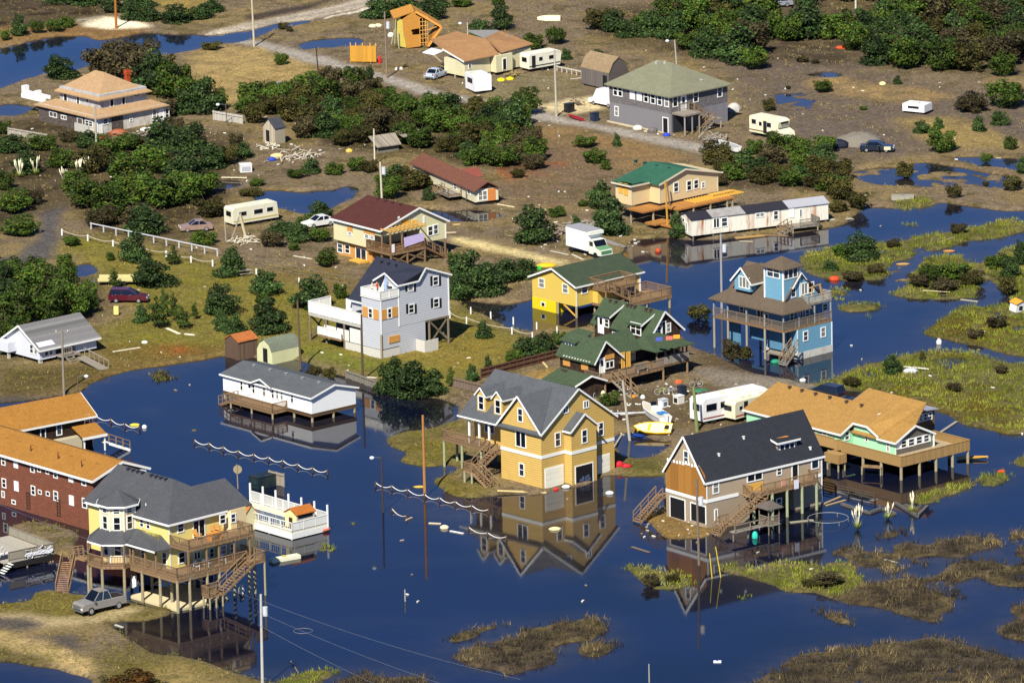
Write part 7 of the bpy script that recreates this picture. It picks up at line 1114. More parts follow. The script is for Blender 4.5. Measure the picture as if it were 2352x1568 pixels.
# ------------------------------------------------------------------ pampas grass clumps
def pampas(cx,yb,n,h,label):
    P=GL((cx,yb)); o=empty('pampas_grass',tuple(P),0,label,'plant','pampas grass clumps'); rd=random.Random(int(cx*7+yb)); g=MB(); p=MB()
    for i in range(90): a=rd.random()*6.28; r=rd.uniform(.3,.9); q=Vector((r*math.cos(a),r*math.sin(a),rd.uniform(.5,1.1)*h*.5)); e=Vector((-math.sin(a),math.cos(a),0))*.04; g.add([e*-1,e,q],[(0,1,2)])
    for i in range(n): a=rd.random()*6.28; r=rd.uniform(.1,.7); q=Vector((r*math.cos(a),r*math.sin(a),h*rd.uniform(.75,1.1))); p.cyl(q*.75,q,.03,.09,5); p.cyl(q,q+Vector((q.x*.15,q.y*.15,h*.22)),.11,.02,5); p.beam((0,0,.2),q*.75,.025)
    g.build('leaves',plain('7d8a2c',.8,.3),o); p.build('plumes',plain('d8cfae',.9,.1),o)
for a in ((1970,1216,14,2.3,'pampas grass clump with white plumes right of the tan house'),(2040,1192,5,1.6,'small pampas tuft behind the lone plumed clump near the sunken fence'),(2096,1178,6,1.9,'thin pampas plumes at the corner of the sunken enclosure'),(45,408,10,2.0,'leftmost pampas plumes in the dark trees at the left edge'),(82,402,8,2.0,'pampas plumes second from the left edge, among dark trees'),(150,428,9,2.1,'pampas plumes lowest on the left, beside the big green shrubs'),(180,408,10,2.1,'pampas plumes between the two dark thickets left of the green shrubs'),(205,400,8,2.0,'rightmost pampas plumes in the left thicket'),(1622,735,5,1.4,'pale reeds on the lone bush in the water beside the blue house')): pampas(*a)
# ------------------------------------------------------------------ grass nobody could count: marsh reeds and field tufts
def blades(name,label,cat,pts,h,w,mats,seed,lean=.35,per=5):
    rg=np.random.default_rng(seed); n=len(pts); P=np.repeat(pts,per,0); m_=len(P); P=P+np.concatenate([rg.normal(0,.16,(m_,2)),np.zeros((m_,1))],1)
    hh=h*(.55+.75*rg.random(m_)); a=rg.random(m_)*6.283; e=np.stack([np.cos(a),np.sin(a),np.zeros(m_)],1)*w; tip=np.stack([rg.normal(0,lean,m_)*hh,rg.normal(0,lean,m_)*hh,hh],1)
    V=np.stack([P-e,P+e,P+tip],1).reshape(-1,3).astype(np.float32); me=bpy.data.meshes.new(name); me.vertices.add(m_*3); me.vertices.foreach_set('co',V.ravel()); me.loops.add(m_*3); me.loops.foreach_set('vertex_index',np.arange(m_*3,dtype=np.int32)); me.polygons.add(m_); me.polygons.foreach_set('loop_start',np.arange(0,m_*3,3,dtype=np.int32))
    for q in mats: me.materials.append(q)
    cl=vnoise(P[:,0],P[:,1],4,seed+3); idx=np.clip((cl-.5)*5+rg.normal(0,.45,m_)+len(mats)/2-.5,0,len(mats)-1).round().astype(np.int32); me.polygons.foreach_set('material_index',idx); me.update(); o=bpy.data.objects.new(name,me); COL.objects.link(o); return tag(o,label,cat,None,'stuff')
def scatter(mask,n,zmin,seed,jit=.3,thr=.55,cell=3.5):
    rg=np.random.default_rng(seed); x=rg.uniform(gx[21],gx[-22],n*9); y=rg.uniform(gy[21],gy[-22],n*9); i=np.searchsorted(gx,x)-1; j=np.searchsorted(gy,y)-1; ok=(mask[j,i]>.5)&(GZ[j,i]>zmin); x,y,i,j=x[ok],y[ok],i[ok],j[ok]; k=vnoise(x,y,cell,seed+5)+rg.normal(0,.12,len(x))>thr; x,y,i,j=x[k][:n],y[k][:n],i[k][:n],j[k][:n]; return np.stack([x,y,np.maximum(GZ[j,i],-.05)],1)
g_=lambda h: plain(h,.9,.25,2,.1)
blades('brown_reeds','brown and tan reed beds on the low marsh islands','reeds',scatter(brown_mask,24000,-.3,31,thr=.3),.55,.045,[g_('2c2822'),g_('3e382c'),g_('544a36'),g_('80704a')],31)
blades('green_marsh_grass','yellow green marsh grass on the right hand flats','grass',scatter(grass_mask,26000,-.3,32,thr=.3),.38,.042,[g_('46481e'),g_('636a22'),g_('7a8028'),g_('8c8840')],32)
landm=((M>.5)&(NOG<.35)&(grass_mask<.5)&(brown_mask<.5)).astype(float)
lm=np.zeros(GX.shape)
for p_ in BANKS[:2]+[LAWN,[(860,1005),(960,985),(1070,960),(1060,1060),(1030,1090),(1150,1140),(990,1140),(900,1060)],[(0,840),(240,830),(520,800),(515,815),(230,867),(120,910),(0,915)]]: lm[pip(W(p_),JX,JY)]=1
lm*=(NOG<.3)&(M>.5); blades('lawn_grass','short olive and green lawn grass on the yards and banks','grass',scatter(lm,16000,.03,35,thr=.42,cell=2.6),.16,.045,[g_('4c4a1e'),g_('62662a'),g_('757028'),g_('847a3c')],35,.4,4)
blades('field_grass','dry tufted grass and weeds over the open ground','grass',scatter(landm,24000,.04,33,thr=.52,cell=2.2),.2,.045,[g_('5a5428'),g_('74683a'),g_('86784a'),g_('a08c5c')],33,.5,4)
# ------------------------------------------------------------------ vehicles
TYRE=plain('141414',.9); RIM=plain('a8aaac',.35,.1,3,.5,.6); CHR=plain('8c8e90',.3,.1,3,.5,.7); LAMP=plain('d8d8d0',.2); RED=plain('8c1410',.3)
@cached
def paint(hx,rough=.25): return plain(hx,rough,.06,2,.5,0,.12)
def gpt(p): q=GL(p); return q
def vframe(A,B,Wd,z=None):
    """root of a vehicle whose near-side wheels touch the ground at A (rear) and B (front)"""
    a,b=gpt(A),gpt(B); d=(b-a); d.z=0; d.normalize(); n=Vector((-d.y,d.x,0)); n=n if n.y>0 else -n; c=(a+b)/2+n*Wd/2; return c,math.atan2(d.y,d.x)
def wheels(o,xs,Wd,r=.33,w=.22):
    for x in xs:
        for s in (-1,1):
            y=s*(Wd/2-w/2); t=MB().cyl((x,y-w/2,r),(x,y+w/2,r),r,None,14).build('wheel',TYRE,o); MB().cyl((x,y+s*(w/2-.02),r),(x,y+s*(w/2+.02),r),r*.6,None,10).build('rim',RIM,t)
def car(name,label,A,B,L,Wd,body,cab,col,wb=None,cat='car',glasscol=GLASS,r=.33):
    c,a=vframe(A,B,Wd); o=empty(name,tuple(c),a,label,cat); h=L/2; P=paint(col)
    f=lambda prof,w0,w1: MB().loft([[(x-h,s*w,z) for x,z in prof] for s,w in ((-1,w0),(-1,w1),(1,w1),(1,w0))] if False else [[(x-h,y,z*zs+ (1-zs)*.45) for x,z in prof] for y,zs in ((-w0/2,.97),(-w1/2,1),(w1/2,1),(w0/2,.97))])
    f(body,Wd,Wd*.93).build('body',P,o); k=MB(); n=len(cab); lo=[(x,z) for x,z in cab]
    zt=max(z for _,z in cab); zb=min(z for _,z in cab); ww=lambda z: Wd*(.9-.16*(z-zb)/(zt-zb))
    k.loft([[(x-h,-ww(z)/2,z) for x,z in cab],[(x-h,ww(z)/2,z) for x,z in cab]]); cb=k.build('cabin',glasscol,o); m_=MB()
    tp=[(x,z) for x,z in cab if z>zt-.06]; x0,x1=min(x for x,_ in tp),max(x for x,_ in tp); m_.box(x0-h,x1-h,-ww(zt)/2-.02,ww(zt)/2+.02,zt-.03,zt+.03); m_.build('roof',P,o); pm=MB()
    bt=sorted(x for x,z in cab if z<zb+.06)
    for s in (-1,1):
        for xa,xb in ((bt[0],x0),(bt[-1],x1),((bt[0]+bt[-1])/2,(x0+x1)/2)): pm.beam((xa-h,s*ww(zb)/2,zb),(xb-h,s*ww(zt)/2,zt),.07)
    pm.build('pillars',P,o); wb=wb or L*.58; wheels(o,(-wb/2-.05,wb/2-.05),Wd,r)
    for s in (-1,1):
        MB().box(h-.08,h+.01,s*Wd*.36-.16,s*Wd*.36+.16,.6,.75).build('headlight',LAMP,o); MB().box(-h-.01,-h+.06,s*Wd*.38-.12,s*Wd*.38+.12,.7,.92).build('tail_light',RED,o)
    MB().box(h-.05,h+.05,-Wd*.45,Wd*.45,.36,.52).box(-h-.05,-h+.05,-Wd*.45,Wd*.45,.36,.52).build('bumper',CHR,o); return o
SED=lambda L:([(0,.3),(0,.8),(.1,.92),(L*.2,.95),(L*.7,.93),(L*.97,.74),(L,.62),(L,.3)],[(L*.14,.93),(L*.28,1.4),(L*.52,1.42),(L*.7,.93)])
VAN=lambda L:([(0,.35),(0,.95),(.05,1.05),(L*.72,1.02),(L*.97,.82),(L,.65),(L,.35)],[(L*.02,1.03),(L*.06,1.65),(L*.2,1.7),(L*.52,1.7),(L*.76,1.02)])
car('minivan','burgundy minivan parked on the lawn beside the dark trees left',T(1,0,1040,1212),T(1,0,1255,1212),4.9,1.85,*VAN(4.9),'4a1020')
o=car('sedan','dark blue sedan with a cream front wing on the dirt at upper right',T(0,3,930,1372),T(0,3,1098,1374),4.6,1.75,*SED(4.6),'1b2430'); MB().box(1.0,1.9,-.9,-.86,.4,.85).build('cream_wing',paint('c9c2a0'),o); MB().box(.3,.38,-1.75,-.88,.4,1.2).build('open_door',paint('151b24'),o)
car('passenger_van','dark navy minivan seen from behind on the road beside the mint green house',T(2,3,596,556),T(2,3,425,508),4.9,1.85,*VAN(4.9),'1c222c')
o=car('camper_van','white high roofed van parked behind the grey hip roofed house',T(0,2,895,975),T(0,2,765,945),5.2,1.95,[(0,.4),(0,1.1),(.05,1.2),(4.2,1.15),(4.95,1.0),(5.2,.7),(5.2,.4)],[(.05,1.18),(.15,2.3),(.5,2.4),(3.6,2.35),(4.2,1.15)],'d8d8d6',None,'van',paint('d4d4d2')); MB().box(-2,.4,-.93,-.9,1.35,1.85).box(.55,1.3,-.93,-.9,1.3,1.8).build('side_window',GLASS,o)
car('hatchback','silver car with blue tinted glass beside the cream bungalow',T(0,1,1645,716),T(0,1,1722,690),4.2,1.7,*SED(4.2),'aab4c2')
car('wrecked_car','white wrecked saloon among bushes right of the white camper trailer',T(1,1,685,520),T(1,1,535,540),4.4,1.7,*SED(4.4),'cfcfc8')
car('rusted_car','pale rusted car wreck in the weeds left of the white camper trailer',T(1,0,1845,570),T(1,0,1690,575),4.3,1.7,*SED(4.3),'8c7468')
car('silver_car','silver car cut off by the top edge of the photo, upper right',(1808,17),(1768,19),4.6,1.8,*SED(4.6),'7c8088'); car('red_car','dark red car under the trees at the top right',T(0,3,1320,240),T(0,3,1215,252),4.5,1.8,*SED(4.5),'3a1018')
# pickup truck
L=5.4; o=pk=car('pickup_truck','silver grey pickup truck parked under the turret house',T(3,0,1058,905),T(3,0,826,962),L,1.95,[(0,.5),(0,1.2),(1.75,1.2),(1.8,1.2),(3.85,1.2),(5.15,1.12),(5.35,.98),(5.4,.5)],[(1.75,1.18),(1.85,1.9),(2.1,1.98),(3.15,1.98),(3.95,1.18)],'7e7a75',3.4,'pickup',GLASS,.39)
MB().box(-2.6,-1.0,-.78,.78,1.202,1.215).build('truck_bed',DARKW,o); MB().box(2.78,2.86,-.6,.6,.62,.95).build('grille',CHR,o); MB().box(-2.6,-1.2,-1.0,-.97,.46,.5).box(-.6,1.2,-1.02,-.95,.42,.5).build('running_board',CHR,o)
for s in (-1,1): MB().box(1.2,1.35,s*1.0,s*1.2,1.15,1.35).build('wing_mirror',CHR,o)
def trailer(name,label,A,B,z0,ht,L,Wd,col,wins,stripe=None,front=0,cat='caravan',wx=None,vent=((0,.3),),rnd=.25,door=None,a=None):
    """box caravan: near lower edge runs from A to B"""
    p,q=gpt(A),gpt(B); d=q-p; d.z=0; d.normalize(); n=Vector((-d.y,d.x,0)); o=empty(name,tuple(p),math.atan2(d.y,d.x),label,cat); P=paint(col,.4)
    pr=[(0,z0),(0,z0+ht-rnd),(rnd,z0+ht),(L-rnd,z0+ht),(L+front,z0+ht-rnd-.1),(L,z0)]; MB().ext([(x,0,z) for x,z in pr],(0,Wd,0)).build('body',P,o)
    for (x,z,w,h) in wins: fr=MB().box(x-.06,x+w+.06,-.03,.0,z-.06,z+h+.06).build('window',plain('b4b4b0',.5),o); MB().box(x,x+w,-.04,-.03,z,z+h).build('pane',GLASS,fr)
    MB().box(-.04,-.005,Wd*.25,Wd*.75,z0+ht*.45,z0+ht*.75).build('end_window',GLASS,o)
    if stripe: MB().box(0.02,L-.02,-.015,-.002,z0+.25,z0+.42).build('stripe',plain(stripe,.5),o)
    if door: MB().box(door,door+.65,-.03,-.002,z0+.1,z0+1.85).build('door',plain('1c1c20') ,o)
    for x,y in vent: MB().box(L*x+.4,L*x+1.0,Wd*.35,Wd*.65,z0+ht,z0+ht+.18).build('roof_vent',plain('c9c4a8'),o)
    for x in (wx or (L*.5-.4,L*.5+.4)):
        for y in (.12,Wd-.12): t=MB().cyl((x,y-.1,.33),(x,y+.1,.33),.33,None,12).build('wheel',TYRE,o)
    return o
o=trailer('motorhome','white motorhome with overcab bunk on the dirt right of the hip roofed house',T(0,2,2168,1212),T(0,2,2325,1246),.5,2.3,5.2,2.2,'d8d2b0',((.5,1.7,.8,.6),(1.9,1.6,.5,.5),(3.4,1.6,.8,.6)),'6a4a30',.5,'motorhome',(1,4.6),((.1,0),(.5,0)),.2,2.7)
MB().ext([(5.2,0,.5),(5.2,0,1.6),(5.7,0,1.5),(6.6,0,1.15),(6.8,0,.5)],(0,2.1,0)).build('cab',paint('d8d2b0'),o); MB().ext([(5.24,.1,1.62),(5.24,2,1.62),(5.72,2,1.53),(5.72,.1,1.53)],(0,0,.02)).build('windscreen',GLASS,o); MB().box(5.7,5.74,.4,1.8,2.2,2.45).build('bunk_window',GLASS,o)
trailer('camper_trailer','white camper trailer on the grass beside the rusted car and fallen timbers',T(1,0,2100,535),T(1,1,112,485),.45,2.1,7.0,2.3,'cfcbb0',((.9,1.45,1.1,.5),(3.2,1.4,1.3,.55),(5.2,1.45,.9,.5)),'a89a5a',-.2,vent=((.15,0),(.3,0),(.7,0)))
trailer('travel_trailer','white travel trailer with open door against the cream bungalow',T(0,2,190,655),T(0,2,395,622),.5,2.1,5.6,2.2,'d6d2bc',((1.8,1.5,.6,.5),(3.6,1.5,.9,.5)),'3a3a3a',.3,vent=((.6,0),),door=.5)
trailer('cargo_trailer','white enclosed cargo trailer beside the gravel road',T(0,1,1985,848),T(0,1,2105,835),.35,2.3,2.6,3.3,'dcdcdc',(),None,0,'trailer',(.6,),((-.1,0),),.12)
trailer('motor_coach','long white motor coach, upper one of the two beside the boats',T(2,2,1752,770),T(2,2,1925,735),.45,2.6,9.6,2.5,'d6d6d4',((.5,1.6,1.5,.8),(2.6,1.7,1.0,.7)),'7a3a34',0,'motorhome',(1.6,6.6),((.3,0),(.55,0)),.3)
trailer('old_caravan','white caravan with red stripe, lower one of the two beside the boats',T(2,2,2042,752),T(2,2,2300,688),.5,2.0,7.6,2.3,'cdc8ac',((.7,1.5,.5,.4),(3.8,1.5,.8,.5)),'9c4030',-.2,vent=((.2,0),(.35,0),(.6,0)),door=1.5)
trailer('popup_camper','folded white popup camper alone on the dirt at upper right',T(0,3,1442,1034),T(0,3,1553,990),.3,1.05,2.4,3.4,'dcdcda',(),None,0,'caravan',(1.1,),((.1,0),),.06)
# box truck
p=gpt(T(1,2,720,800)); q=gpt(T(1,2,520,742)); d=p-q; d.z=0; d.normalize(); o=empty('box_truck',tuple(q),math.atan2(d.y,d.x),'white box truck with green trimmed cab beside the timber pile','truck'); S_=paint('d6d8da',.4); L=4.6; MB().box(0,L,0,2.3,.75,3.3).build('cargo_box',S_,o); MB().box(-.02,L+.05,-.05,2.35,3.3,3.36).build('box_roof',plain('8c8c8c'),o); MB().box(L+.05,L+.5,.05,2.25,2.9,3.3).build('cab_fairing',paint('dcdccc'),o)
MB().ext([(L+.1,.1,.5),(L+.1,.1,2.3),(L+.9,.1,2.25),(L+1.4,.1,1.5),(L+2.4,.1,1.25),(L+2.5,.1,.5)],(0,2.0,0)).build('cab',paint('d0d4c4'),o); MB().ext([(L+.92,.2,2.22),(L+.92,2,2.22),(L+1.42,2,1.52),(L+1.42,.2,1.52)],(.03,0,.02)).build('windscreen',GLASS,o); MB().box(L+.3,L+1.0,.06,.1,1.55,2.1).build('side_window',GLASS,o); MB().ext([(L+1.5,.1,1.48),(L+1.5,2.1,1.48),(L+2.4,2.1,1.27),(L+2.4,.1,1.27)],(0,0,.02)).build('green_bonnet',paint('5a8a5c'),o); MB().box(L+2.5,L+2.54,.3,1.9,.7,1.1).build('grille',plain('4a7a4c'),o); o2=empty('wheels_root',(0,0,0)) if False else None
for x in (1.0,L+1.5):
    for y in (.15,2.1): MB().cyl((x,y-.12,.42),(x,y+.12,.42),.42,None,12).build('wheel',TYRE,o)
# utility trailer
p=gpt(T(1,0,880,1058)); q=gpt(T(1,0,1220,1050)); d=q-p; o=empty('utility_trailer',tuple(p),math.atan2(d.y,d.x),'long pale yellow flatbed trailer behind the burgundy minivan','trailer'); MB().box(0,4.9,0,1.9,.5,.62).build('bed',plain('8a7a50'),o); MB().box(0,4.9,-.05,0,.62,1.05).box(0,4.9,1.9,1.95,.62,1.05).box(4.85,4.95,0,1.9,.62,1.3).build('side_boards',plain('b8b07a',.7),o); MB().beam((0,.95,.5),(-1.2,.95,.45),.1).build('drawbar',CHR,o); [MB().cyl((3.3,y-.1,.33),(3.3,y+.1,.33),.33,None,12).build('wheel',TYRE,o) for y in (-.12,2.02)]
pk.scale=(1.04,1.05,1.16)
# ------------------------------------------------------------------ boats
def boat(name,label,bow,stern,bm,dep,col,inner,z=0.0,cat='boat',flip=False,tilt=0):
    b,s=gpt(bow),gpt(stern); d=b-s; L=d.length; o=empty(name,tuple((b+s)/2+Vector((0,0,z))),math.atan2(d.y,d.x),label,cat); o.rotation_euler.x=tilt
    def sec(x,w,zk,zs,k=1): return [(x,-w,zs),(x,-w*.75*k,zk+.12),(x,0,zk),(x,w*.75*k,zk+.12),(x,w,zs)]
    h=L/2; S_=[sec(-h,bm*.42,.05,dep),sec(-h*.3,bm*.5,0,dep),sec(h*.35,bm*.44,.05,dep*1.05),sec(h*.8,bm*.2,.2,dep*1.15),sec(h,.03,.45*dep,dep*1.25)]
    if flip: S_=[[(x,y,dep-zz) for x,y,zz in q] for q in S_]
    MB().loft(S_).build('hull',plain(col,.35,.08,2,.5),o)
    if not flip:
        I=[[(x,y*.88,zz) for x,y,zz in ((q[0][0],q[0][1],q[0][2]+.012),(q[4][0],q[4][1],q[4][2]+.012))] for q in S_]; m_=MB()
        for i in range(4): m_.add([I[i][0],I[i][1],I[i+1][1],I[i+1][0]],[(0,1,2,3)])
        m_.build('interior',plain(inner,.6,.2),o); g=MB()
        for k in (0,4):
            for i in range(4): g.beam(S_[i][k],S_[i+1][k],.09,.07)
        g.build('gunwale',plain(col,.35,.08,2,.5),o)
    return o,L
o,L=boat('motorboat','white motorboat with blue tarp inside, nearest the motor coach',T(2,2,1215,640),T(2,2,1415,765),1.9,.95,'d8d8d4','b9b09a'); MB().box(-L*.18,L*.02,-.35,.35,.95,1.5).build('console',WHITE,o); MB().ext([(L*.02,-.35,1.5),(L*.02,.35,1.5),(L*.05,.35,1.9),(L*.05,-.35,1.9)],(.03,0,0)).build('windscreen',GLASS,o); MB().box(-L*.35,-L*.2,-.7,.3,.96,1.15).build('blue_tarp',plain('2f6ea8'),o); MB().box(-L*.54,-L*.48,-.2,.2,.3,1.35).build('outboard_motor',plain('c9c9c9'),o)
o,L=boat('dinghy','bright yellow dinghy aground in front of the motor coach',T(2,2,1135,850),T(2,2,1472,835),2.1,.62,'d8a813','d6cda0',.25,tilt=-.42); [MB().box(x-.15,x+.15,-.7,.7,.64,.69).build('seat',plain('d9a81a',.5),o) for x in (-1.6,.4,1.6)]; MB().box(-1.9,-1.4,-.3,.3,.66,.78).build('hatch',DARKW,o)
boat('kayak','red kayak lying by the gravel road left of the hip roofed house',T(0,2,545,1052),T(0,2,668,1092),.7,.3,'a81c22','7a1418',0,'kayak'); boat('blue_kayak','dark blue kayak half under the leaning pole beside the yellow dinghy',T(2,2,1105,868),T(2,2,1215,882),.7,.3,'1c48a8','14306c',0,'kayak')
boat('hull','long cream boat hull upside down on the dirt near the top edge',T(0,2,262,180),T(0,2,472,182),1.5,.75,'d8ceA8'.lower(),'d8cea8',0,'boat',True); boat('skiff','white skiff beached at the end of the gravel road',T(0,2,1895,1330),T(0,2,2060,1385),1.6,.7,'d6d6d2','9a9a94',.25); boat('row_boat','small white rowboat on the shore right of the big bush mass',T(1,3,922,268),T(1,3,818,258),.9,.35,'cfc9a8','b0a888'); boat('canoe','slim yellow canoe floating beyond the mint house deck',T(2,3,2015,1072),T(2,3,1735,1074),.7,.3,'d8a83a','a8782a',0,'canoe'); boat('orange_kayak','orange kayak hung on the deck corner of the shingled cottage',T(2,2,785,285),T(2,2,790,335),.6,.3,'d8821c','b0661a',2.6,'kayak')
def jetski(A,B,label,col): o,L=boat('jet_ski',label,A,B,1.0,.5,col,'2a2a34',.2,'jet ski'); MB().box(-.9,.2,-.2,.2,.5,.85).build('seat',DARKW,o); MB().beam((.4,-.35,1.05),(.4,.35,1.05),.06).beam((.4,0,.5),(.35,0,1.05),.12).build('handlebar',DARKW,o)
jetski(T(0,2,1745,1370),T(0,2,1820,1350),'white and navy jet ski beside the beached skiff, left one','b0b4c4'); jetski(T(0,2,1830,1345),T(0,2,1895,1330),'white and navy jet ski touching the skiff','b8bac4')
p=gpt(T(2,2,1000,700)); o=empty('boat_trailer',tuple(p),R(12),'empty white boat trailer behind the yellow shingled house','trailer'); MB().beam((-1.2,-.6,.5),(2.2,0,.5),.12).beam((-1.2,.6,.5),(2.2,0,.5),.12).beam((2.2,0,.5),(3.2,0,.45),.12).beam((-.6,-.8,.5),(-.6,.8,.5),.1).build('frame',plain('c4c6c8',.5),o); [MB().cyl((-.2,y-.1,.32),(-.2,y+.1,.32),.32,None,10).build('wheel',plain('3a1f18'),o) for y in (-.85,.85)]
# ------------------------------------------------------------------ poles and wires
def pole(b,t,r,col,label,cat='utility pole',tr=None,lamp=0,arm=0,name='utility_pole'):
    P=GL(b); h=hz((P.x,P.y),t); q=projn(P.x,P.y,h); s=17.5; dx=(t[0]-q[0])/s; o=empty(name,tuple(P),0,label,cat); top=Vector((dx,0,h-P.z)); WP=plain(col,.9,.25,2); MB().cyl((0,0,-.8),top,r,r*.72,8).build('pole',WP,o)
    if tr: z=top*tr; MB().cyl(z+Vector((.42,-.1,-.5)),z+Vector((.42,-.1,.45)),.27,None,10).build('transformer',plain('b4b8bc',.5),o)
    if lamp: MB().beam(top-Vector((0,0,.15)),top+Vector((-.9*lamp,-.1,.0)),.06).build('lamp_arm',CHR,o); MB().ell(top+Vector((-1.05*lamp,-.1,-.1)),.28,.2,.2,8,4).build('lamp_head',plain('d0d4d8',.4),o)
    if arm: MB().beam(top+Vector((-.8,0,-.3)),top+Vector((.8,.2,-.3)),.12).build('crossarm',WP,o); [MB().cyl(top+Vector((x,0,-.24)),top+Vector((x,0,-.05)),.05,None,6).build('insulator',WHITE,o) for x in (-.7,0,.7)]
    return P+top
for a in (((267,66),(263,-60),.2,'9a5a20','thick orange brown utility pole at the top left sandbar'),((584,107),(576,-40),.16,'b0a48a','tall pale utility pole beside the flooded road near the top'),((733,184),(725.5,108.6),.11,'3a2c22','short dark pole at the edge of the thicket by the gravel road'),((889,180),(883,27),.15,'7a6a58','utility pole with transformer in front of the tipped plywood cabin','utility pole',.8),((1076,106),(1073,52),.1,'b0aa98','slim pale lamp pole behind the cream bungalow','lamp pole',None,1),((1278.5,268),(1273,115),.17,'a39c88','tall grey utility pole beside the concrete pad left of the hip roofed house','utility pole',None,0,1),((1558,190),(1549,92),.13,'9a9486','lamp pole rising behind the hip roof','lamp pole',None,1),((1965,58),(1966,-40),.18,'b9b4a4','tall pale pole at the top right among dark trees'),((2308,50),(2306,-30),.13,'9a9078','thin pole near the top right corner'),((861,378),(858.5,296),.12,'c2b8a0','bare white pole beside the collapsed grey roof'),((880,510),(873,372),.17,'b3a98f','utility pole with transformer rising behind the maroon roofed house','utility pole',.86),((222,355),(218.5,243),.16,'9a9282','utility pole in front of the two tiered tan building'),((523,290),(517.6,238),.07,'5a4a3a','small lamp pole in the dark trees right of the two tiered building','lamp pole',None,1),((691,848),(683.4,691),.15,'5a4a3a','brown utility pole left of the grey clapboard house','utility pole',None,0,0),((833,876),(830,722),.15,'4f4034','dark utility pole in front of the grey clapboard house'),((147,905),(142,757),.17,'7d7466','utility pole at the white cottage ramp','utility pole',None,0,1),((179.5,904),(178,862),.08,'5a4f40','short lamp post at the water edge behind the ochre motel','lamp pole',None,-1),((1658,722),(1655.5,538),.17,'8a8788','utility pole with transformer beside the blue tower house','utility pole',.83),((1448,1011),(1432,873),.18,'a49c8c','leaning grey utility pole standing over the yellow dinghy','utility pole'),((1602,990),(1594,890),.22,'6f7a4a','thick greenish pole stub at the front of the motor coach','post'),((976,1141),(971,953),.18,'9a6a38','orange brown utility pole in the rope fence left of the yellow shingled house','utility pole'),((880.5,1176),(876,1048),.11,'3a302a','dark street lamp standing in open water','street lamp',None,1),((1606,1297),(1600,1100),.15,'6b5f52','utility pole standing in water before the tan house','utility pole',.75),((603,1575),(598.5,1364),.17,'a8a49a','tall grey utility pole at the bottom edge right of the turret house','utility pole',.82),((931,1380),(930,1353),.1,'8a8680','lone grey post in the middle of the open water','post'),((1491.5,1566),(1490.5,1524),.09,'8a8680','small post in water near the bottom edge','post'),((1544,510),(1532,419),.12,'6a5a48','thin leaning pole in front of the green roofed cream house','post'),((1401,472),(1399.5,438),.12,'8a8272','grey post stub left of the green roofed cream house','post'),((1637,1327),(1631,1270),.06,'c8b020','yellow guy wire guard, left of the pair before the tan house','guy guard'),((1658,1325),(1646,1254),.06,'c8b020','yellow guy wire guard, right of the pair before the tan house','guy guard')): pole(*a)
o=None; tp=pole((547,1122),(544,1066),.08,'8a7a60','back of a round sign on a post beside the sunken bin','sign',name='road_sign'); q=[x for x in COL.objects if x.get('category')=='sign'][0]; MB().cyl((0,.03,tp.z-.6),(0,.09,tp.z-.6),.5,None,16).build('sign_plate',plain('8a7e62',.7),q)
def wire(a,b,sag,label,r=.011):
    m_=MB(); n=14; P=[Vector(a).lerp(Vector(b),i/n)-Vector((0,0,4*sag*(i/n)*(1-i/n))) for i in range(n+1)]; [m_.cyl(P[i],P[i+1],r,None,4) for i in range(n)]; tag(m_.build('power_line',plain('70727a',.5)),label,'wire','power lines across the water')
P1=GL((603,1575)); e=GL((1200,1760)); wire(P1+Vector((-.3,0,9.3)),e+Vector((0,0,9)),.6,'upper power line sloping down across the water from the bottom pole'); wire(P1+Vector((-.3,0,8.0)),e+Vector((0,0,6)),.6,'middle power line sloping down across the water from the bottom pole'); wire(P1+Vector((-.3,0,6.6)),e+Vector((0,0,2.6)),.8,'lowest power line sloping down across the water from the bottom pole'); wire(P1+Vector((-.3,0,9.3)),GL((-200,1250))+Vector((0,0,9)),.6,'power line running left from the bottom pole past the turret house')
# ------------------------------------------------------------------ fences
def ropefence(label,tops,ht,col,post,r=.1,rope=True,sag=.35,name='rope_fence'):
    o=empty(name,(0,0,0),0,label,'fence'); P=[GL(p) for p in tops]; o.location=P[0]
    for p in P: MB().cyl(p-P[0]-Vector((0,0,.6)),p-P[0]+Vector((0,0,ht)),r,r*.95,7).build('post',plain(post,.8),o)
    if rope:
        for a,b in zip(P[:-1],P[1:]):
            m_=MB(); n=6; Q=[a.lerp(b,i/n)-P[0]+Vector((0,0,ht-.15-4*sag*(i/n)*(1-i/n))) for i in range(n+1)]; [m_.cyl(Q[i],Q[i+1],.045,None,5) for i in range(n)]; m_.build('rope',plain(col,.8),o)
sh_=lambda pts,dy: [(x,y+dy) for x,y in pts]
ropefence('rope fence on dark posts in the water before the white mobile home',sh_(TT(2,0,(1748,885),(1880,915),(2008,950),(2143,985),(2282,1015))+TT(2,1,(130,1040),(260,1070),(392,1103),(527,1137),(660,1160)),12),.62,'d6d2c8','4a3828'); ropefence('rope fence on dark posts left of the yellow shingled house',sh_(TT(2,1,(1093,1270),(1240,1300),(1382,1332),(1533,1375),(1668,1405),(1808,1440),(1958,1475),(2110,1510)),12),.62,'d6d2c8','4a3828'); ropefence('short rope fence at the end of the ochre roofed motel wing',sh_(TT(2,0,(860,665),(998,700),(1123,740),(1255,760)),12),.62,'d6d2c8','4a3020'); ropefence('two post stub of rope fence near the orange brown pole',sh_(TT(3,1,(1240,-10),(1370,55)),10),.5,'cfc6b8','4a3828'); ropefence('submerged rope fence end at the tip of the yellow house reflection',sh_(TT(3,1,(1930,155),(2100,205),(2270,240)),10),.5,'cfc6b8','4a3828')
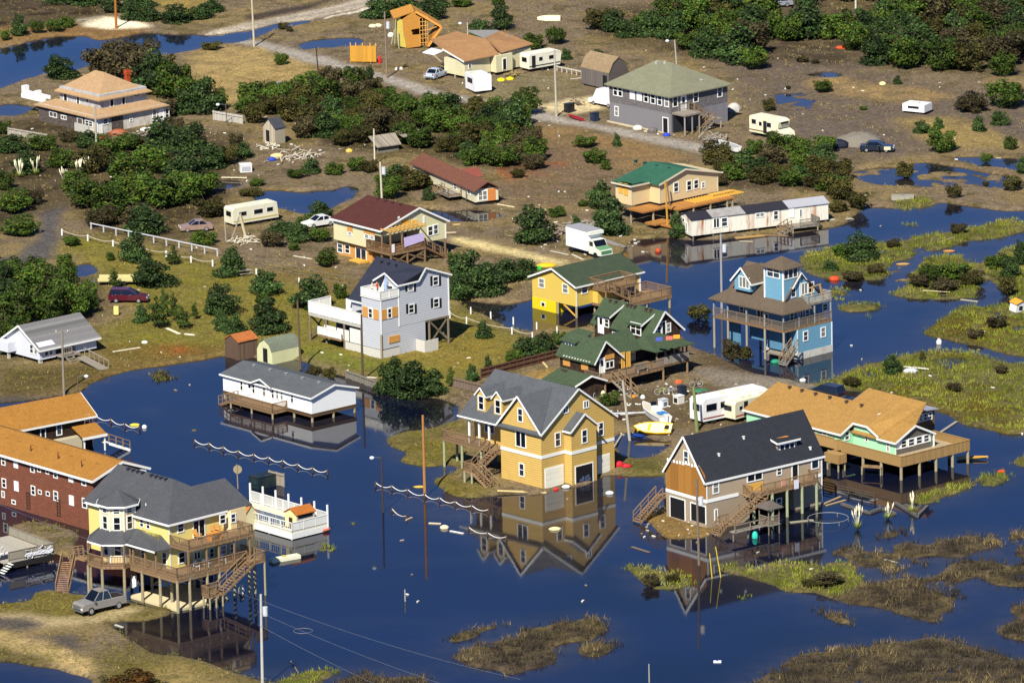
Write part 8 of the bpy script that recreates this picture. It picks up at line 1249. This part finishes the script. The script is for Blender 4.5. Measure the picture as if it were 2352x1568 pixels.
ropefence('white posts with drooping chain along the lawn below the white rail fence',TT(1,0,(558,602),(790,652),(1017,702),(1260,750),(1495,797),(1718,846),(1912,880)),.85,'b0a898','d2d2cc',.12,True,.25,'chain_fence'); ropefence('white posts along the path behind the cedars',TT(1,0,(2305,960))+TT(1,1,(20,960),(405,1040),(800,1108)),.85,'b0a898','d2d2cc',.1,False,0,'post_row'); ropefence('far row of white posts beside the flooded path right of the grey house',TT(1,1,(1948,1310),(2127,1350),(2330,1400))+TT(1,2,(257,1445),(440,1482)),.9,'b0a898','d2d2cc',.1,False,0,'post_row'); ropefence('near row of white posts with chain beside the flooded path right of the grey house',TT(1,1,(1760,1345),(1910,1397),(2318,1490))+TT(1,2,(218,1535),),.9,'b0a898','d2d2cc',.1,True,.25,'post_row')
def rails(label,a,b,n,ht,rl,col,name='rail_fence',mesh=None,th=.1,pr=.07,cat='fence'):
    A,B=GL(a),GL(b); B.z=A.z; o=empty(name,tuple(A),math.atan2(B.y-A.y,B.x-A.x),label,cat); L=(B-A).length; m=plain(col,.85,.2)
    for i in range(n): x=L*i/(n-1); MB().box(x-pr,x+pr,-pr,pr,-.5,ht).build('post',m,o)
    for z in rl: MB().box(-.1,L+.1,-pr-.05,-pr,z-th,z+th).build('rail',m,o)
    if mesh: MB().box(0,L,.0,.02,.05,ht-.05).build('boards',wood(mesh,.14,0,.25),o)
rails('white top rail fence along the weedy track left of the camper trailer',T(1,0,820,545),T(1,0,1955,790),11,.85,(.8,),'b4b6b8','rail_fence',None,.07); rails('grey wire fence along the path above the cedar lawn',T(1,1,0,870),T(1,1,930,1060),12,1.0,(.95,.1),'6a6458','wire_fence',None,.03,.04); rails('grey board fence between the dark bush and the yellow shingled house',T(2,1,1790,425),T(2,1,2062,490),6,1.3,(1.1,),'6a5a48','board_fence','74655a'); rails('long brown board fence behind the yellow shingled house',T(2,1,2040,345),T(2,2,462,165),12,1.2,(1.15,.6),'5a4030','board_fence','6a4a38'); rails('sagging wire fence at the flooded edge left of the blue barrel',T(2,1,830,345),T(2,1,1085,435),5,1.0,(.95,),'7a7468','wire_fence','7d776c'); rails('dark three rail fence half sunk behind the tan house',T(2,3,530,1330),T(2,3,1000,1440),5,.85,(.8,.5,.2),'4a4034','rail_fence',None,.05); rails('pale board fence left of the two tiered building',T(0,0,75,1215),T(0,0,425,1275),7,1.1,(1.0,),'9a9284','board_fence','a49c8c'); rails('white picket fence among trees right of the two tiered building',T(0,0,1920,1080),T(0,0,2180,1115),6,1.4,(1.2,),'a8a49a','board_fence','b0aca0'); rails('leaning grey board screen beside the sunken bin',T(2,1,140,1290),T(2,1,270,1320),3,1.6,(1.4,),'8a8270','board_fence','94897a'); rails('weathered fence rails beside the travel trailer',T(0,2,440,640),T(0,2,660,690),6,.8,(.7,),'b0aa9c')
# ------------------------------------------------------------------ people on the balcony of the grey house
def person(P,rot,shirt,pants,hair,label,lean=0,arm=0):
    o=empty('person',tuple(P),rot,label,'person'); J={'pel':(0,0,.95,.13),'che':(lean*.5,0,1.28,.15),'neck':(lean*.8,0,1.48,.065),'head':(lean,0,1.62,.1),'top':(lean,0,1.74,.075),
     'hl':(0,.1,.9,.1),'kl':(.03,.11,.48,.07),'al':(0,.11,.08,.05),'tl':(.15,.12,.03,.04),'hr':(0,-.1,.9,.1),'kr':(.05,-.11,.48,.07),'ar':(0,-.11,.08,.05),'tr':(.15,-.12,.03,.04),
     'sl':(lean*.6,.2,1.4,.065),'el':(.08+arm*.1,.25,1.14,.048),'wl':(.28+arm*.15,.2,1.02+arm*.2,.035),'fl':(.36+arm*.17,.18,1.0+arm*.22,.04),'sr':(lean*.6,-.2,1.4,.065),'er':(.05,-.26,1.13,.048),'wr':(.2,-.23,.92,.035),'fr':(.25,-.22,.85,.04)}
    E=[('pel','che'),('che','neck'),('neck','head'),('head','top'),('pel','hl'),('hl','kl'),('kl','al'),('al','tl'),('pel','hr'),('hr','kr'),('kr','ar'),('ar','tr'),('che','sl'),('sl','el'),('el','wl'),('wl','fl'),('che','sr'),('sr','er'),('er','wr'),('wr','fr')]
    k=list(J); me=bpy.data.meshes.new('body'); me.from_pydata([J[x][:3] for x in k],[(k.index(a),k.index(b)) for a,b in E],[]); b=bpy.data.objects.new('body',me); COL.objects.link(b); md=b.modifiers.new('s','SKIN'); b.modifiers.new('u','SUBSURF').render_levels=1
    sk=me.skin_vertices[0].data
    for i,x in enumerate(k): r=J[x][3]; sk[i].radius=(r,r)
    sk[0].use_root=True; dg=bpy.context.evaluated_depsgraph_get(); dg.update(); m2=bpy.data.meshes.new_from_object(b.evaluated_get(dg)); bpy.data.objects.remove(b); m2.materials.clear()
    for q in (plain('b98a6c',.6),plain(shirt,.8),plain(pants,.8)): m2.materials.append(q)
    for p in m2.polygons: c=p.center; p.material_index=2 if (c.z<.95 and abs(c.y)<.19) else (1 if (c.z<1.46 and c.z>1.1 ) or (abs(c.y)<.17 and c.z<1.46) else 0)
    b=bpy.data.objects.new('body',m2); COL.objects.link(b); b.parent=o; MB().ell((lean-.02,0,1.68),.105,.1,.1,8,4,-.1).build('hair',plain(hair,.9),o); return o
f=_g.f; Lp=lambda u,v,z: f.P+f.ux*u+f.vx*v+np.array([0,0,z])
person(Lp(.75,GVB-1.2,GZB+.1),f.a+2.2,'d8d8d4','2a3040','5a5048','person in a white shirt and dark trousers standing on the upper balcony'); person(Lp(1.35,GVB-1.5,GZB+.1),f.a+2.0,'b0401c','6a6a6c','2a1c14','person in an orange red shirt leaning on the upper balcony',.08,1)
o=empty('patio_umbrella',tuple(Lp(2.1,GVB-2.1,GZB+.1)),0,'closed blue striped parasol on the upper balcony beside two people','umbrella'); MB().cyl((0,0,0),(0,0,2.6),.03).build('pole',CHR,o); MB().cyl((0,0,.7),(0,0,2.5),.22,.05,8).build('canopy',plain('8c9fc0',.8,.5,9),o)
# ------------------------------------------------------------------ wreckage, each piece lying where the flood left it
def plank(a,b,w,col,label,z=.06,name='plank',cat='plank',group='loose planks left by the flood'):
    A,B=GL(a),GL(b); d=B-A; o=MB().beam((0,0,0),d,w,.08).build(name,plain(col,.85,.2)); o.location=A+Vector((0,0,z)); tag(o,label,cat,group)
for a in ((T(2,0,1015,110),T(2,0,1258,72),.3,'c9bfa2','long white plank on the grass right of the white cottage'),(T(1,0,1500,1440),T(1,0,1612,1490),.4,'d6cfae','thick cream beam on the lawn below the young pines'),(T(1,0,1660,1490),T(1,0,1750,1500),.35,'d6d2c0','short white beam on the lawn, right of the thick cream beam'),(T(1,0,1705,75),T(1,0,1945,92),.3,'b4ae96','long grey timber above the pond, left of the cream one'),(T(1,0,1990,85),T(1,0,2220,88),.3,'c9c2a0','long cream timber above the pond'),(T(1,1,355,790),T(1,1,520,818),.25,'b9b19c','white plank in the grass left of the maroon roofed house'),(T(1,1,2185,325),T(1,1,2338,352),.25,'c9bf9a','cream plank right of the brown roofed trailer home'),(T(3,1,1570,135),T(3,1,1680,140),.3,'c9b79c','floating plank, longest of those left of the yellow house reflection'),(T(3,1,1762,205),T(3,1,1882,228),.25,'d6d2c8','white plank floating nearest the broken rope fence'),(T(3,1,1365,108),T(3,1,1420,84),.2,'b09a80','short floating plank near the drooping rope'),(T(3,1,1312,292),T(3,1,1345,286),.15,'a89a90','tiny plank adrift in open water'),(T(2,1,2185,1360),T(2,2,345,1372),.5,'c2ac78','long pale boardwalk plank along the front of the yellow shingled house'),(T(2,2,945,975),T(2,2,1018,858),.2,'9a958a','grey plank slanting in the puddle behind the yellow house'),(T(2,3,1255,245),T(2,3,1485,262),.25,'d2cec0','white timber on the right marsh beside the lone bush'),(T(2,3,1580,838),T(2,3,1735,735),.35,'8f887a','grey dock plank jutting from the mint house deck'),(T(1,3,1430,1100),T(1,3,1672,1112),.35,'b0a678','long tan timber on the marsh island with bushes'),(T(1,3,1770,1160),T(1,3,1925,1200),.25,'a09a8c','grey timber right of the marsh island with bushes'),(T(1,3,1560,668),T(1,3,1712,622),.2,'8a7a5a','thin brown pole on the marsh ridge'),(T(3,3,1085,462),T(3,3,1205,490),.15,'9a948a','grey stick on the lower right reeds'),(T(3,0,1035,1048),T(3,0,1105,1072),.25,'b4aea0','white board at the grass edge under the turret house'),(T(3,2,1112,348),T(3,2,1270,398),.3,'6a5c54','dark floating board in front of the tan house reflection'),(T(2,1,1000,335),T(2,1,1105,345),.3,'c4bca8','pale board by the blue barrel'),(T(2,2,225,100),T(2,2,350,250),.25,'c2a878','plank leaning on the long brown fence'),(T(0,2,560,715),T(0,2,665,705),.2,'b0aa9c','white board left of the barn shed'),(T(0,1,1580,470),T(0,1,1680,560),.3,'9a8a6c','grey plank behind the tipped cabin'),(T(0,1,1760,545),T(0,1,1700,582),.3,'a89878','plank beside the cream bungalow corner'),(T(1,2,575,778),T(1,2,672,822),.25,'b4aea0','white board in front of the box truck'),(T(1,2,380,745),T(1,2,540,780),.25,'a8a294','pale board left of the box truck'),(T(1,2,840,640),T(1,2,1035,710),.9,'7d7a76','wide grey boards stacked behind the box truck'),(T(2,3,540,1475),T(2,3,690,1410),.3,'9a8460','brown plank pile behind the tan house'),(T(2,3,560,1490),T(2,3,735,1440),.2,'a8926c','lower brown plank behind the tan house'),(T(3,3,235,130),T(3,3,445,108),.5,'8c8672','grey board walk beside the wooden lookout'),(T(1,2,2080,658),T(1,2,2200,662),.2,'a89c84','board floating under the rusty trailer'),(T(1,1,1790,510),T(1,1,1850,505),.4,'c2a46a','short tan board behind the maroon roofed house'),(T(1,1,1725,582),T(1,1,1810,578),.4,'b9a888','pale boards beside the maroon roofed house wall'),(T(0,3,2085,1420),T(0,3,2135,1408),.25,'a89a80','driftwood by the puddle at far right'),(T(3,1,330,1375),T(3,1,395,1475),.1,'7a6f58','bare stick poking from the reeds near the bottom pole'),(T(1,3,580,465),T(1,3,795,455),.8,'a8a292','heap of white boards at the right end of the rusty trailer'),(T(1,3,0,600),T(1,3,220,610),.4,'7a6244','brown timber under the rusty trailer porch'),(T(1,2,2040,615),T(1,2,2300,595),.8,'9a7a4a','brown dock section in the water below the rusty trailer')): plank(*a)
def lump(p,rx,ry,rz,col,label,cat,name,n=8): P=GL(p); o=MB().ell((0,0,rz*.3),rx,ry,rz,n,5,-.3).build(name,plain(col,.6,.15)); o.location=P; return tag(o,label,cat)
for a in ((T(2,1,1145,425),.35,.35,.75,'1430b8','bright blue barrel beside the dark water bush','barrel','barrel'),(T(1,3,635,985),.65,.5,.4,'c8401c','orange red barrel floating right of the blue tower house','barrel','barrel'),(T(1,2,1348,750),.4,.35,.4,'a84018','orange buoy in the shadowed water before the green roofed house','buoy','buoy'),(T(2,3,2135,1185),.45,.35,.2,'d8401c','orange float on the small marsh island right of the mint house','buoy','buoy'),(T(2,3,105,205),.6,.4,.35,'1c7a5c','green tub at the foot of the blue tower house stair','tub','tub'),(T(2,3,180,212),.45,.35,.3,'4a84b8','light blue tub at the foot of the blue tower house stair','tub','tub'),(T(2,3,1575,35),.35,.3,.5,'c4c4c0','white drum standing at the marsh channel','drum','drum'),(T(2,3,350,368),.4,.35,.25,'d2d0c4','white float on the reflection of the blue tower house','buoy','float'),(T(1,2,275,905),.45,.4,.35,'2aa83a','bright green ball beside the yellow roof deck house','ball','ball'),(T(1,2,345,880),1.3,.7,.35,'d8a412','yellow slide lying left of the yellow roof deck house','slide','plastic_slide'),(T(2,2,1250,870),.01,.01,.01,'1c48a8','x','x','x') if False else (T(0,1,1130,570),.25,.25,.9,'b81c18','red marker standing beside the fallen yellow panel','marker','marker'),(T(0,1,2220,728),.6,.5,.35,'d0c41a','yellow tarp heap left of the travel trailer','tarp','tarp_heap'),(T(0,1,2300,718),.6,.5,.35,'d0b41a','yellow tarp heap in front of the travel trailer','tarp','tarp_heap'),(T(0,0,915,1255),.7,.5,.4,'a81c1c','red box shaped heap in front of the two tiered building','heap','heap'),(T(0,0,1065,1215),1.3,.6,.7,'8a4a28','rust brown heap against the two tiered building','heap','heap'),(T(1,0,1885,535),.5,.4,.45,'2a8cb0','turquoise ball beside the rusted car','ball','ball'),(T(0,3,665,1325),1.6,1.1,.9,'151b28','dark tarp covered heap left of the dark sedan','heap','tarp_heap'),(T(0,3,700,435),.9,.5,.3,'c8441c','orange tarp scrap at the edge of the top right trees','tarp','tarp_scrap'),(T(0,1,1230,330),.5,.45,.5,'cfc8b4','white tank beside the tipped cabin','tank','tank'),(T(1,3,1250,862),.9,.35,.15,'a08048','floating orange scrap raft left of the marsh bushes','raft','scrap_raft'),(T(1,3,1665,745),.8,.35,.15,'a87440','floating orange scrap above the marsh bushes','scrap','scrap_raft'),(T(3,2,420,190),.7,.4,.25,'cfc08a','cream scrap floating in the yellow house reflection','scrap','scrap'),(T(3,1,1710,178),.5,.35,.3,'d8c9a0','cream bag floating near the orange brown pole','bag','bag'),(T(2,1,1485,1320),.7,.3,.12,'b9a040','yellow scrap beside the orange brown pole','scrap','scrap'),(T(2,2,520,1310),.5,.35,.25,'cfcac0','white bag at the left garage door','bag','bag'),(T(2,2,430,1345),.3,.25,.2,'c81c1c','red can floating at the left garage door','can','can'),(T(2,2,912,1382),.5,.35,.28,'b9bcbc','white drum afloat beyond the right garage door','drum','drum'),(T(2,2,1000,1135),.5,.4,.5,'b01828','red heap on the grass beside the yellow shingled house, left one','heap','heap'),(T(2,2,1065,1140),.55,.35,.3,'b01828','flat red scrap on the grass right of the red heap','scrap','scrap'),(T(2,2,1530,385),.5,.35,.3,'c8542a','orange and red heap under the shingled cottage porch','cushions','orange_red_heap'),(T(2,2,1120,515),.4,.3,.25,'c87a1c','orange tub at the cottage stair','tub','tub'),(T(2,2,1725,462),1.1,.7,.25,'2a6a4c','green tarp on the drive beside the cottage','tarp','tarp_heap'),(T(2,2,1640,390),.01,.01,.01,'000000','x','x','x') if False else (T(3,2,2218,265),.35,.3,.6,'2ab09a','turquoise bin standing in water before the tan house','bin','bin'),(T(1,0,2330,1000),.01,.01,.01,'000000','x','x','x') if False else (T(2,0,1300,28),.4,.3,.25,'d0cec4','white bag on the grass near the long plank','bag','bag'),(T(2,0,1298,790),.3,.25,.3,'d6d6d2','white float at the end of the short rope fence','buoy','float'),(T(2,0,1212,768),.6,.3,.2,'d8c43a','yellow float on the short rope fence','buoy','float'),(T(0,3,1068,762),.5,.4,.35,'d6c98c','cream box alone on the dirt left of the small cedar','box','box'),(T(0,3,370,705),.01,.01,.01,'000000','x','x','x') if False else (T(0,1,1285,630),.35,.3,.3,'cfc9b4','left white bag beside the gravel road','bag','bag'),(T(0,1,1318,625),.35,.3,.3,'c4beaa','right white bag beside the gravel road','bag','bag'),(T(0,1,1065,245),.6,.4,.35,'cfc2a0','left cream boulder on the dirt behind the fallen panel','boulder','boulder'),(T(0,1,1115,240),.6,.4,.35,'cfc2a0','right cream boulder on the dirt behind the fallen panel','boulder','boulder'),(T(0,1,855,1365),.5,.4,.35,'d0a84a','yellow tub in the wreckage below the ruined shed','tub','tub'),(T(0,1,205,1410),.9,.5,.4,'c9b07a','tan boat shaped tub in the wreckage below the ruined shed','tub','tub'),(T(0,1,160,1445),.6,.4,.4,'1c3a94','blue barrel in the wreckage below the ruined shed','barrel','barrel'),(T(0,0,2005,1050),.8,.4,.5,'1c4cb8','bright blue tarp by the picket fence','tarp','tarp_heap'),(T(0,0,1340,1175),1.3,.5,.45,'c4c2b8','white tank lying before the two tiered building','tank','tank'),(T(2,3,1318,290),.9,.6,.4,'b0b4b8','white tub on the right marsh below the white timber','tub','tub'),(T(2,2,1210,525),.3,.25,.35,'cfcfc8','white stool shaped bucket at the cottage stair','bucket','bucket'),(T(2,2,850,500),.35,.3,.5,'d0c8a0','cream bucket beside the bush behind the yellow house','bucket','bucket'),(T(0,2,2030,1005),1.0,.7,1.0,'a8a49c','heap of flood belongings right of the hip roofed house','heap','belongings_heap'),(T(0,2,1300,1190),.7,.5,.6,'5a5654','heap of belongings at the lower door of the hip roofed house','heap','belongings_heap'),(T(0,2,1165,1165),.7,.4,.5,'c4c0b4','white sacks against the hip roofed house','sacks','sack_heap'),(T(0,2,1425,1222),.5,.4,.35,'1c3cb0','blue tub at the hip roofed house door','tub','tub'),(T(3,0,2170,760),.35,.35,.8,'c0c0b8','white tank in the water beside the turret house stair','tank','tank')):
    lump(*a)  # the orange and red heap under the cottage porch has no settled kind
def heap(p,n,r,col,label,seed,sz=.5):
    P=GL(p); m_=MB(); rd=random.Random(seed)
    for i in range(n): c=Vector((rd.gauss(0,r*.45),rd.gauss(0,r*.45),abs(rd.gauss(.2,.25)))); a=rd.random()*3.14; l=rd.uniform(.4,1.4)*sz*2; d=Vector((math.cos(a),math.sin(a),rd.uniform(-.4,.4)))*l/2; m_.beam(c-d,c+d,rd.uniform(.08,.22),.06)
    o=m_.build('timber_heap',plain(col,.9,.4,3)); o.location=P; tag(o,label,'debris heap',None,'stuff')
for a in ((T(1,2,690,520),90,2.6,'8c8478','grey heap of broken timbers beside the box truck',1,.8),(T(1,2,470,580),50,1.8,'8a7a6c','brown timber heap left of the box truck',2,.7),(T(1,0,2210,660),60,1.9,'b9b098','pale heap of broken boards below the camper trailer',3,.6),(T(0,1,380,1420),70,3.2,'a89e8c','wreckage field of grey boards below the ruined shed',4,.7),(T(0,2,1850,1260),50,1.6,'8a8478','broken railing heap at the foot of the hip roofed house stair',5,.7),(T(0,0,1200,1240),50,2.2,'8a8272','board wreckage in front of the two tiered building',6,.7),(T(0,1,150,1330),30,1.5,'c4bca8','pale splintered boards at the foot of the ruined shed',7,.5),(T(2,2,1850,510),60,2.4,'5a4a40','dark clutter heap on the drive behind the motor coach',8,.5),(T(0,2,620,935),30,1.2,'6f5f50','clutter on the concrete pad left of the hip roofed house',9,.4),(T(2,2,1000,420),30,1.0,'7a6f64','clutter beside the cottage stair',10,.4),(T(0,2,60,680),40,1.3,'8c7a50','clutter below the travel trailer',11,.4)): heap(*a)
# scattered litter too small to count
rg=np.random.default_rng(91); m_=MB(); zl=[((0,280),(900,420),90),((560,190),(1300,300),60),((1000,90),(1700,340),70),((1650,100),(2352,400),45),((1150,440),(1500,600),70),((200,560),(1100,900),60),((1400,880),(1800,1000),90),((1470,1195),(1640,1235),18),((1900,480),(2352,1000),22),((900,1130),(1900,1400),9)]
for (x0,y0),(x1,y1),n in zl:
    for i in range(n):
        P=GL((rg.uniform(x0,x1),rg.uniform(y0,y1))); a=rg.random()*3.14; s=rg.uniform(.08,.24); m_.mat(int(rg.integers(0,4))).beam(P+Vector((-s*math.cos(a),-s*math.sin(a),.06)),P+Vector((s*math.cos(a),s*math.sin(a),.09)),s*.8,.1)
tag(m_.build('litter',[plain('cfc9b8'),plain('a89c88'),plain('d8d6ce'),plain('8a7a60')]),'small pale flood litter scattered over ground and water','litter',None,'stuff')
# ------------------------------------------------------------------ yard things
def boxy(name,label,cat,p,w,d,h,col,a=41,lid=None,parts=()):
    P=GL(p); o=empty(name,tuple(P),R(a),label,cat); MB().ext([(0,0,0),(w,0,0),(w,d,0),(0,d,0)],(0,0,h)).build('body',paint(col,.5),o)
    if lid: MB().box(-.04,w+.04,-.04,d+.04,h,h+.08).build('lid',paint(lid,.5),o)
    for n_,q,c in parts: MB().box(*q).build(n_,plain(c),o)
boxy('dumpster','dark green dumpster standing in the flood behind the white pool deck','dumpster',T(2,1,40,1345),2.6,1.7,1.3,'12262a',41,'101c20',(('side_pocket',(-.1,0,.3,1.4,.5,.7),'1c3034'),)); boxy('wheelie_bin','dark wheeled bin between the bicycles and the motor coach','bin',T(2,2,1560,515),.8,.8,1.2,'1a2434',41,'141c28',(('handle',(0,.8,.8,.9,1.0,1.1),'101418'),)); boxy('wheelie_bin','dark bin at the near left corner of the hip roofed house','bin',T(0,2,770,1095),1.0,.8,1.1,'1a2a44',41,'141c28',(('handle',(0,1.0,.8,.9,.9,1.0),'101418'),)); boxy('grill','black covered grill on the concrete pad','grill',T(0,2,540,1020),1.2,.9,1.2,'15171c',41,'101214',(('leg',(0.1,.2,.1,.2,-.1,0),'222222'),)); boxy('washing_machine','white washer on the drive behind the motorboat','appliance',T(2,2,1388,615),.9,.8,.95,'cfd2d4',41,'b4b8ba',(('door',(.2,.7,-.03,0,.25,.7),'5a6468'),)); boxy('stove','white stove with dark front on the drive near the motor coach','appliance',T(2,2,1528,580),1.0,.9,.9,'cfccc0',41,'d6d4c8',(('oven_door',(-.03,0,.15,.75,.15,.7),'1c1e22'),)); boxy('white_crate','white slatted crate above the pond below the ruined shed','crate',T(1,0,2160,40),1.6,1.3,1.0,'c9c9c6',10,'d4d4d0',(('slats',(.2,1.4,-.03,0,.2,.8),'9a9c9e'),)); boxy('small_hut','small whitish wrecked hut on the grass in the upper thicket','hut',T(0,1,190,835),1.6,1.2,1.2,'a8a08c',41,'8c867a',(('opening_shade',(.5,1.2,-.03,0,.3,1.0),'3a3630'),)); boxy('table','orange topped workbench under the near side of the mint house','table',T(2,3,1060,1200),.01,.01,.01,'a0702c') if False else None  # the hut's doorway is a dark panel for the shade inside
P=GL(T(2,3,975,1205)); o=empty('dock_table',tuple(P),R(-18),'brown slatted table standing in water under the mint house deck','table'); MB().box(-1.2,1.2,-.5,.5,.85,.95).build('top',DECKW,o); [MB().box(x-.07,x+.07,y-.07,y+.07,-.6,.85).build('leg',PILE,o) for x in (-1.1,1.1) for y in (-.4,.4)]
P=GL(T(1,0,2200,965)); o=empty('picnic_table',tuple(P),R(20),'weathered picnic table beside the round cedar','table'); MB().box(-.9,.9,-.4,.4,.72,.78).build('top',GREYW,o); [MB().box(-.9,.9,y-.13,y+.13,.42,.47).build('bench',GREYW,o) for y in (-.75,.75)]; [MB().beam((x,-.75,.0),(x,.2,.75),.08).beam((x,.75,0),(x,-.2,.75),.08).build('trestle',GREYW,o) for x in (-.6,.6)]
P=GL(T(1,0,1045,1320)); o=empty('yellow_tank',tuple(P),0,'yellow tank on a stand left of the young pines','tank'); MB().box(-.3,.3,-.3,.3,.15,1.15).build('tank',plain('d0c070'),o); MB().box(-.35,.35,-.35,.35,0,.15).build('stand',DARKW,o)
def bike(p,a,label,col):
    P=GL(p); o=empty('bicycle',tuple(P),a,label,'bicycle','bicycles under the shingled cottage'); f_=plain(col,.4)
    for x in (-.5,.5):
        w_=MB(); n=14; Q=[Vector((x+.34*math.cos(6.283*i/n),0,.34+.34*math.sin(6.283*i/n))) for i in range(n)]; [w_.beam(Q[i],Q[(i+1)%n],.05) for i in range(n)]; w_.build('wheel',plain('9a9a9a',.6),o)
    MB().beam((-.5,0,.34),(-.1,0,.35),.05).beam((-.1,0,.35),(.4,0,.8),.05).beam((-.15,0,.8),(.4,0,.8),.05).beam((-.1,0,.35),(-.2,0,.92),.05).beam((.5,0,.34),(.38,0,1.0),.05).build('frame',f_,o); MB().beam((.38,-.28,1.0),(.38,.28,1.0),.05).build('handlebar',DARKW,o); MB().box(-.32,-.06,-.07,.07,.92,.98).build('saddle',DARKW,o)
bike(T(2,2,1378,490),.1,'bicycle with green frame, leftmost under the shingled cottage','8a9a4a'); bike(T(2,2,1460,485),.0,'bicycle next to the leftmost green one under the cottage','8a8c90'); bike(T(2,2,1690,420),.3,'bicycle at the right corner of the shingled cottage','33363a'); bike(T(2,2,790,515),1.2,'bicycle beside the cottage garage wing','44484c')
# towels on the porch roof of the cottage
for x,y,c,l in ((1355,1522,'3a4890','blue towel drying on the cottage porch roof'),(1447,1512,'b85a50','red and white towel drying on the cottage porch roof'),(1512,1500,'d8842a','orange towel drying on the cottage porch roof')):
    P=G(T(1,2,x,y+30),5.4); o=MB().ext([(-.38,-.1,0),(.42,-.1,.08),(.38,.1,.5),(-.42,.1,.42)],(.02,-.05,.02)).build('towel',plain(c,.9,.3,6)); o.location=P; o.rotation_euler.z=R(-15); tag(o,l,'towel','towels on the porch roof')
for x,c,l in ((187,'d89a90','pink towel on the tan house deck rail'),(302,'c9c8d0','pale towel on the tan house deck rail')): P=G(T(2,3,x,1330),3.1); o=MB().box(-.3,.3,-.04,.04,0,1.0).build('towel',plain(c,.9)); o.location=Vector(P)+Vector((-.1,-.25,0)); o.rotation_euler.z=R(38); tag(o,l,'towel')
# rings, rafts, floats
def ring(name,label,cat,p,R_,r,z,col,posts=0,inner=None):
    P=GL(p); o=empty(name,(P.x,P.y,0),0,label,cat); m_=MB(); n=32; Q=[Vector((R_*math.cos(6.283*i/n),R_*math.sin(6.283*i/n),z)) for i in range(n)]; [m_.cyl(Q[i],Q[(i+1)%n],r,None,6) for i in range(n)]; m_.build('rim',plain(col,.5),o)
    if inner: MB().cyl((0,0,z-.1),(0,0,z-.04),R_*.95,None,20).build('floor',plain(inner),o)
    for i in range(posts): a=6.283*i/posts; MB().cyl((R_*math.cos(a),R_*math.sin(a),-.4),(R_*math.cos(a),R_*math.sin(a),z),.05,None,6).build('leg',plain('6a6a66'),o)
ring('trampoline_frame','bare ring of a sunken trampoline right of the tan house','trampoline',T(3,3,578,118),2.25,.03,.45,'8a8a84',6); ring('life_raft','round orange inflatable raft beside the white pool deck','raft',T(3,1,610,200),.75,.2,.25,'b8664a',0,'9a8a60'); ring('net_ring','thin floating ring on the water right of the bottom pole','ring',T(3,1,440,1100),1.0,.02,.03,'7a7a80'); 
def flat(name,label,cat,a,b,w,h,col,cap):
    A,B=GL(a),GL(b); A.z=B.z=0; d=B-A; o=empty(name,tuple(A),math.atan2(d.y,d.x),label,cat); MB().box(0,d.length,-w/2,w/2,-.1,h).build('float',plain(col,.6),o); MB().box(d.length*.4,d.length*.55,-w*.2,w*.2,h,h+.12).build('cap',plain(cap),o)
flat('dock_float','white dock float drifting in front of the pool deck','dock float',T(3,1,152,485),T(3,1,402,440),.9,.4,'d6d2b4','b8a860'); flat('floating_crate','white plastic frame floating near the bottom right of the water','frame',T(3,2,1845,1378),T(3,2,1915,1378),.5,.12,'cfd4dc','24305a'); flat('marsh_float','long grey dock section on the shore island at upper right','dock float',T(1,3,1148,262),T(1,3,1350,258),1.6,.5,'8f8a7c','7a7468')
# sunken stone enclosure right of the tan house, fallen timbers, gravel mound
o=empty('sunken_pool_curb',tuple(GL(T(2,3,700,1480))),0,'zigzag stone curb of a sunken garden pool right of the tan house','curb'); b0=GL(T(2,3,700,1480))
for a,b in zip(TT(2,3,(700,1480),(950,1560),(1060,1520),(1180,1470)),TT(2,3,(950,1560),(1060,1520),(1180,1568),(1380,1590))): MB().beam(GL(a)-b0,GL(b)-b0,.35,.5).build('curb_stone',plain('55534e',.9,.4),o)
MB().beam(GL(T(2,3,1380,1590))-b0,GL(T(2,3,1470,1500))-b0,.35,.5).build('curb_stone',plain('55534e',.9,.4),o)
P=GL(T(0,3,860,1290)); rd=random.Random(4); o=MB().ell((0,0,0),3.3,2.6,1.5,22,8,0,.08,rd).build('gravel_mound',plain('6d675c',.95,.3,4),None,True); o.location=P; tag(o,'grey gravel mound behind the dark sedan','mound')
o=empty('fallen_frame',tuple(GL(T(1,0,2170,650))),0,'leaning broken timbers like a tripod in front of the camper trailer','timbers'); MB().beam((-1.4,0,0),(.0,.3,3.6),.16).build('timber',plain('8a7f6c'),o); MB().beam((.7,0,0),(-.1,.3,3.4),.3).build('timber',plain('a89c7c'),o); MB().beam((-2.0,-.3,0),(-2.1,-.3,2.6),.14).build('timber',plain('8a8272'),o)
for a,b,l in ((T(1,2,1185,585),T(1,2,1138,275),'x'),): pass
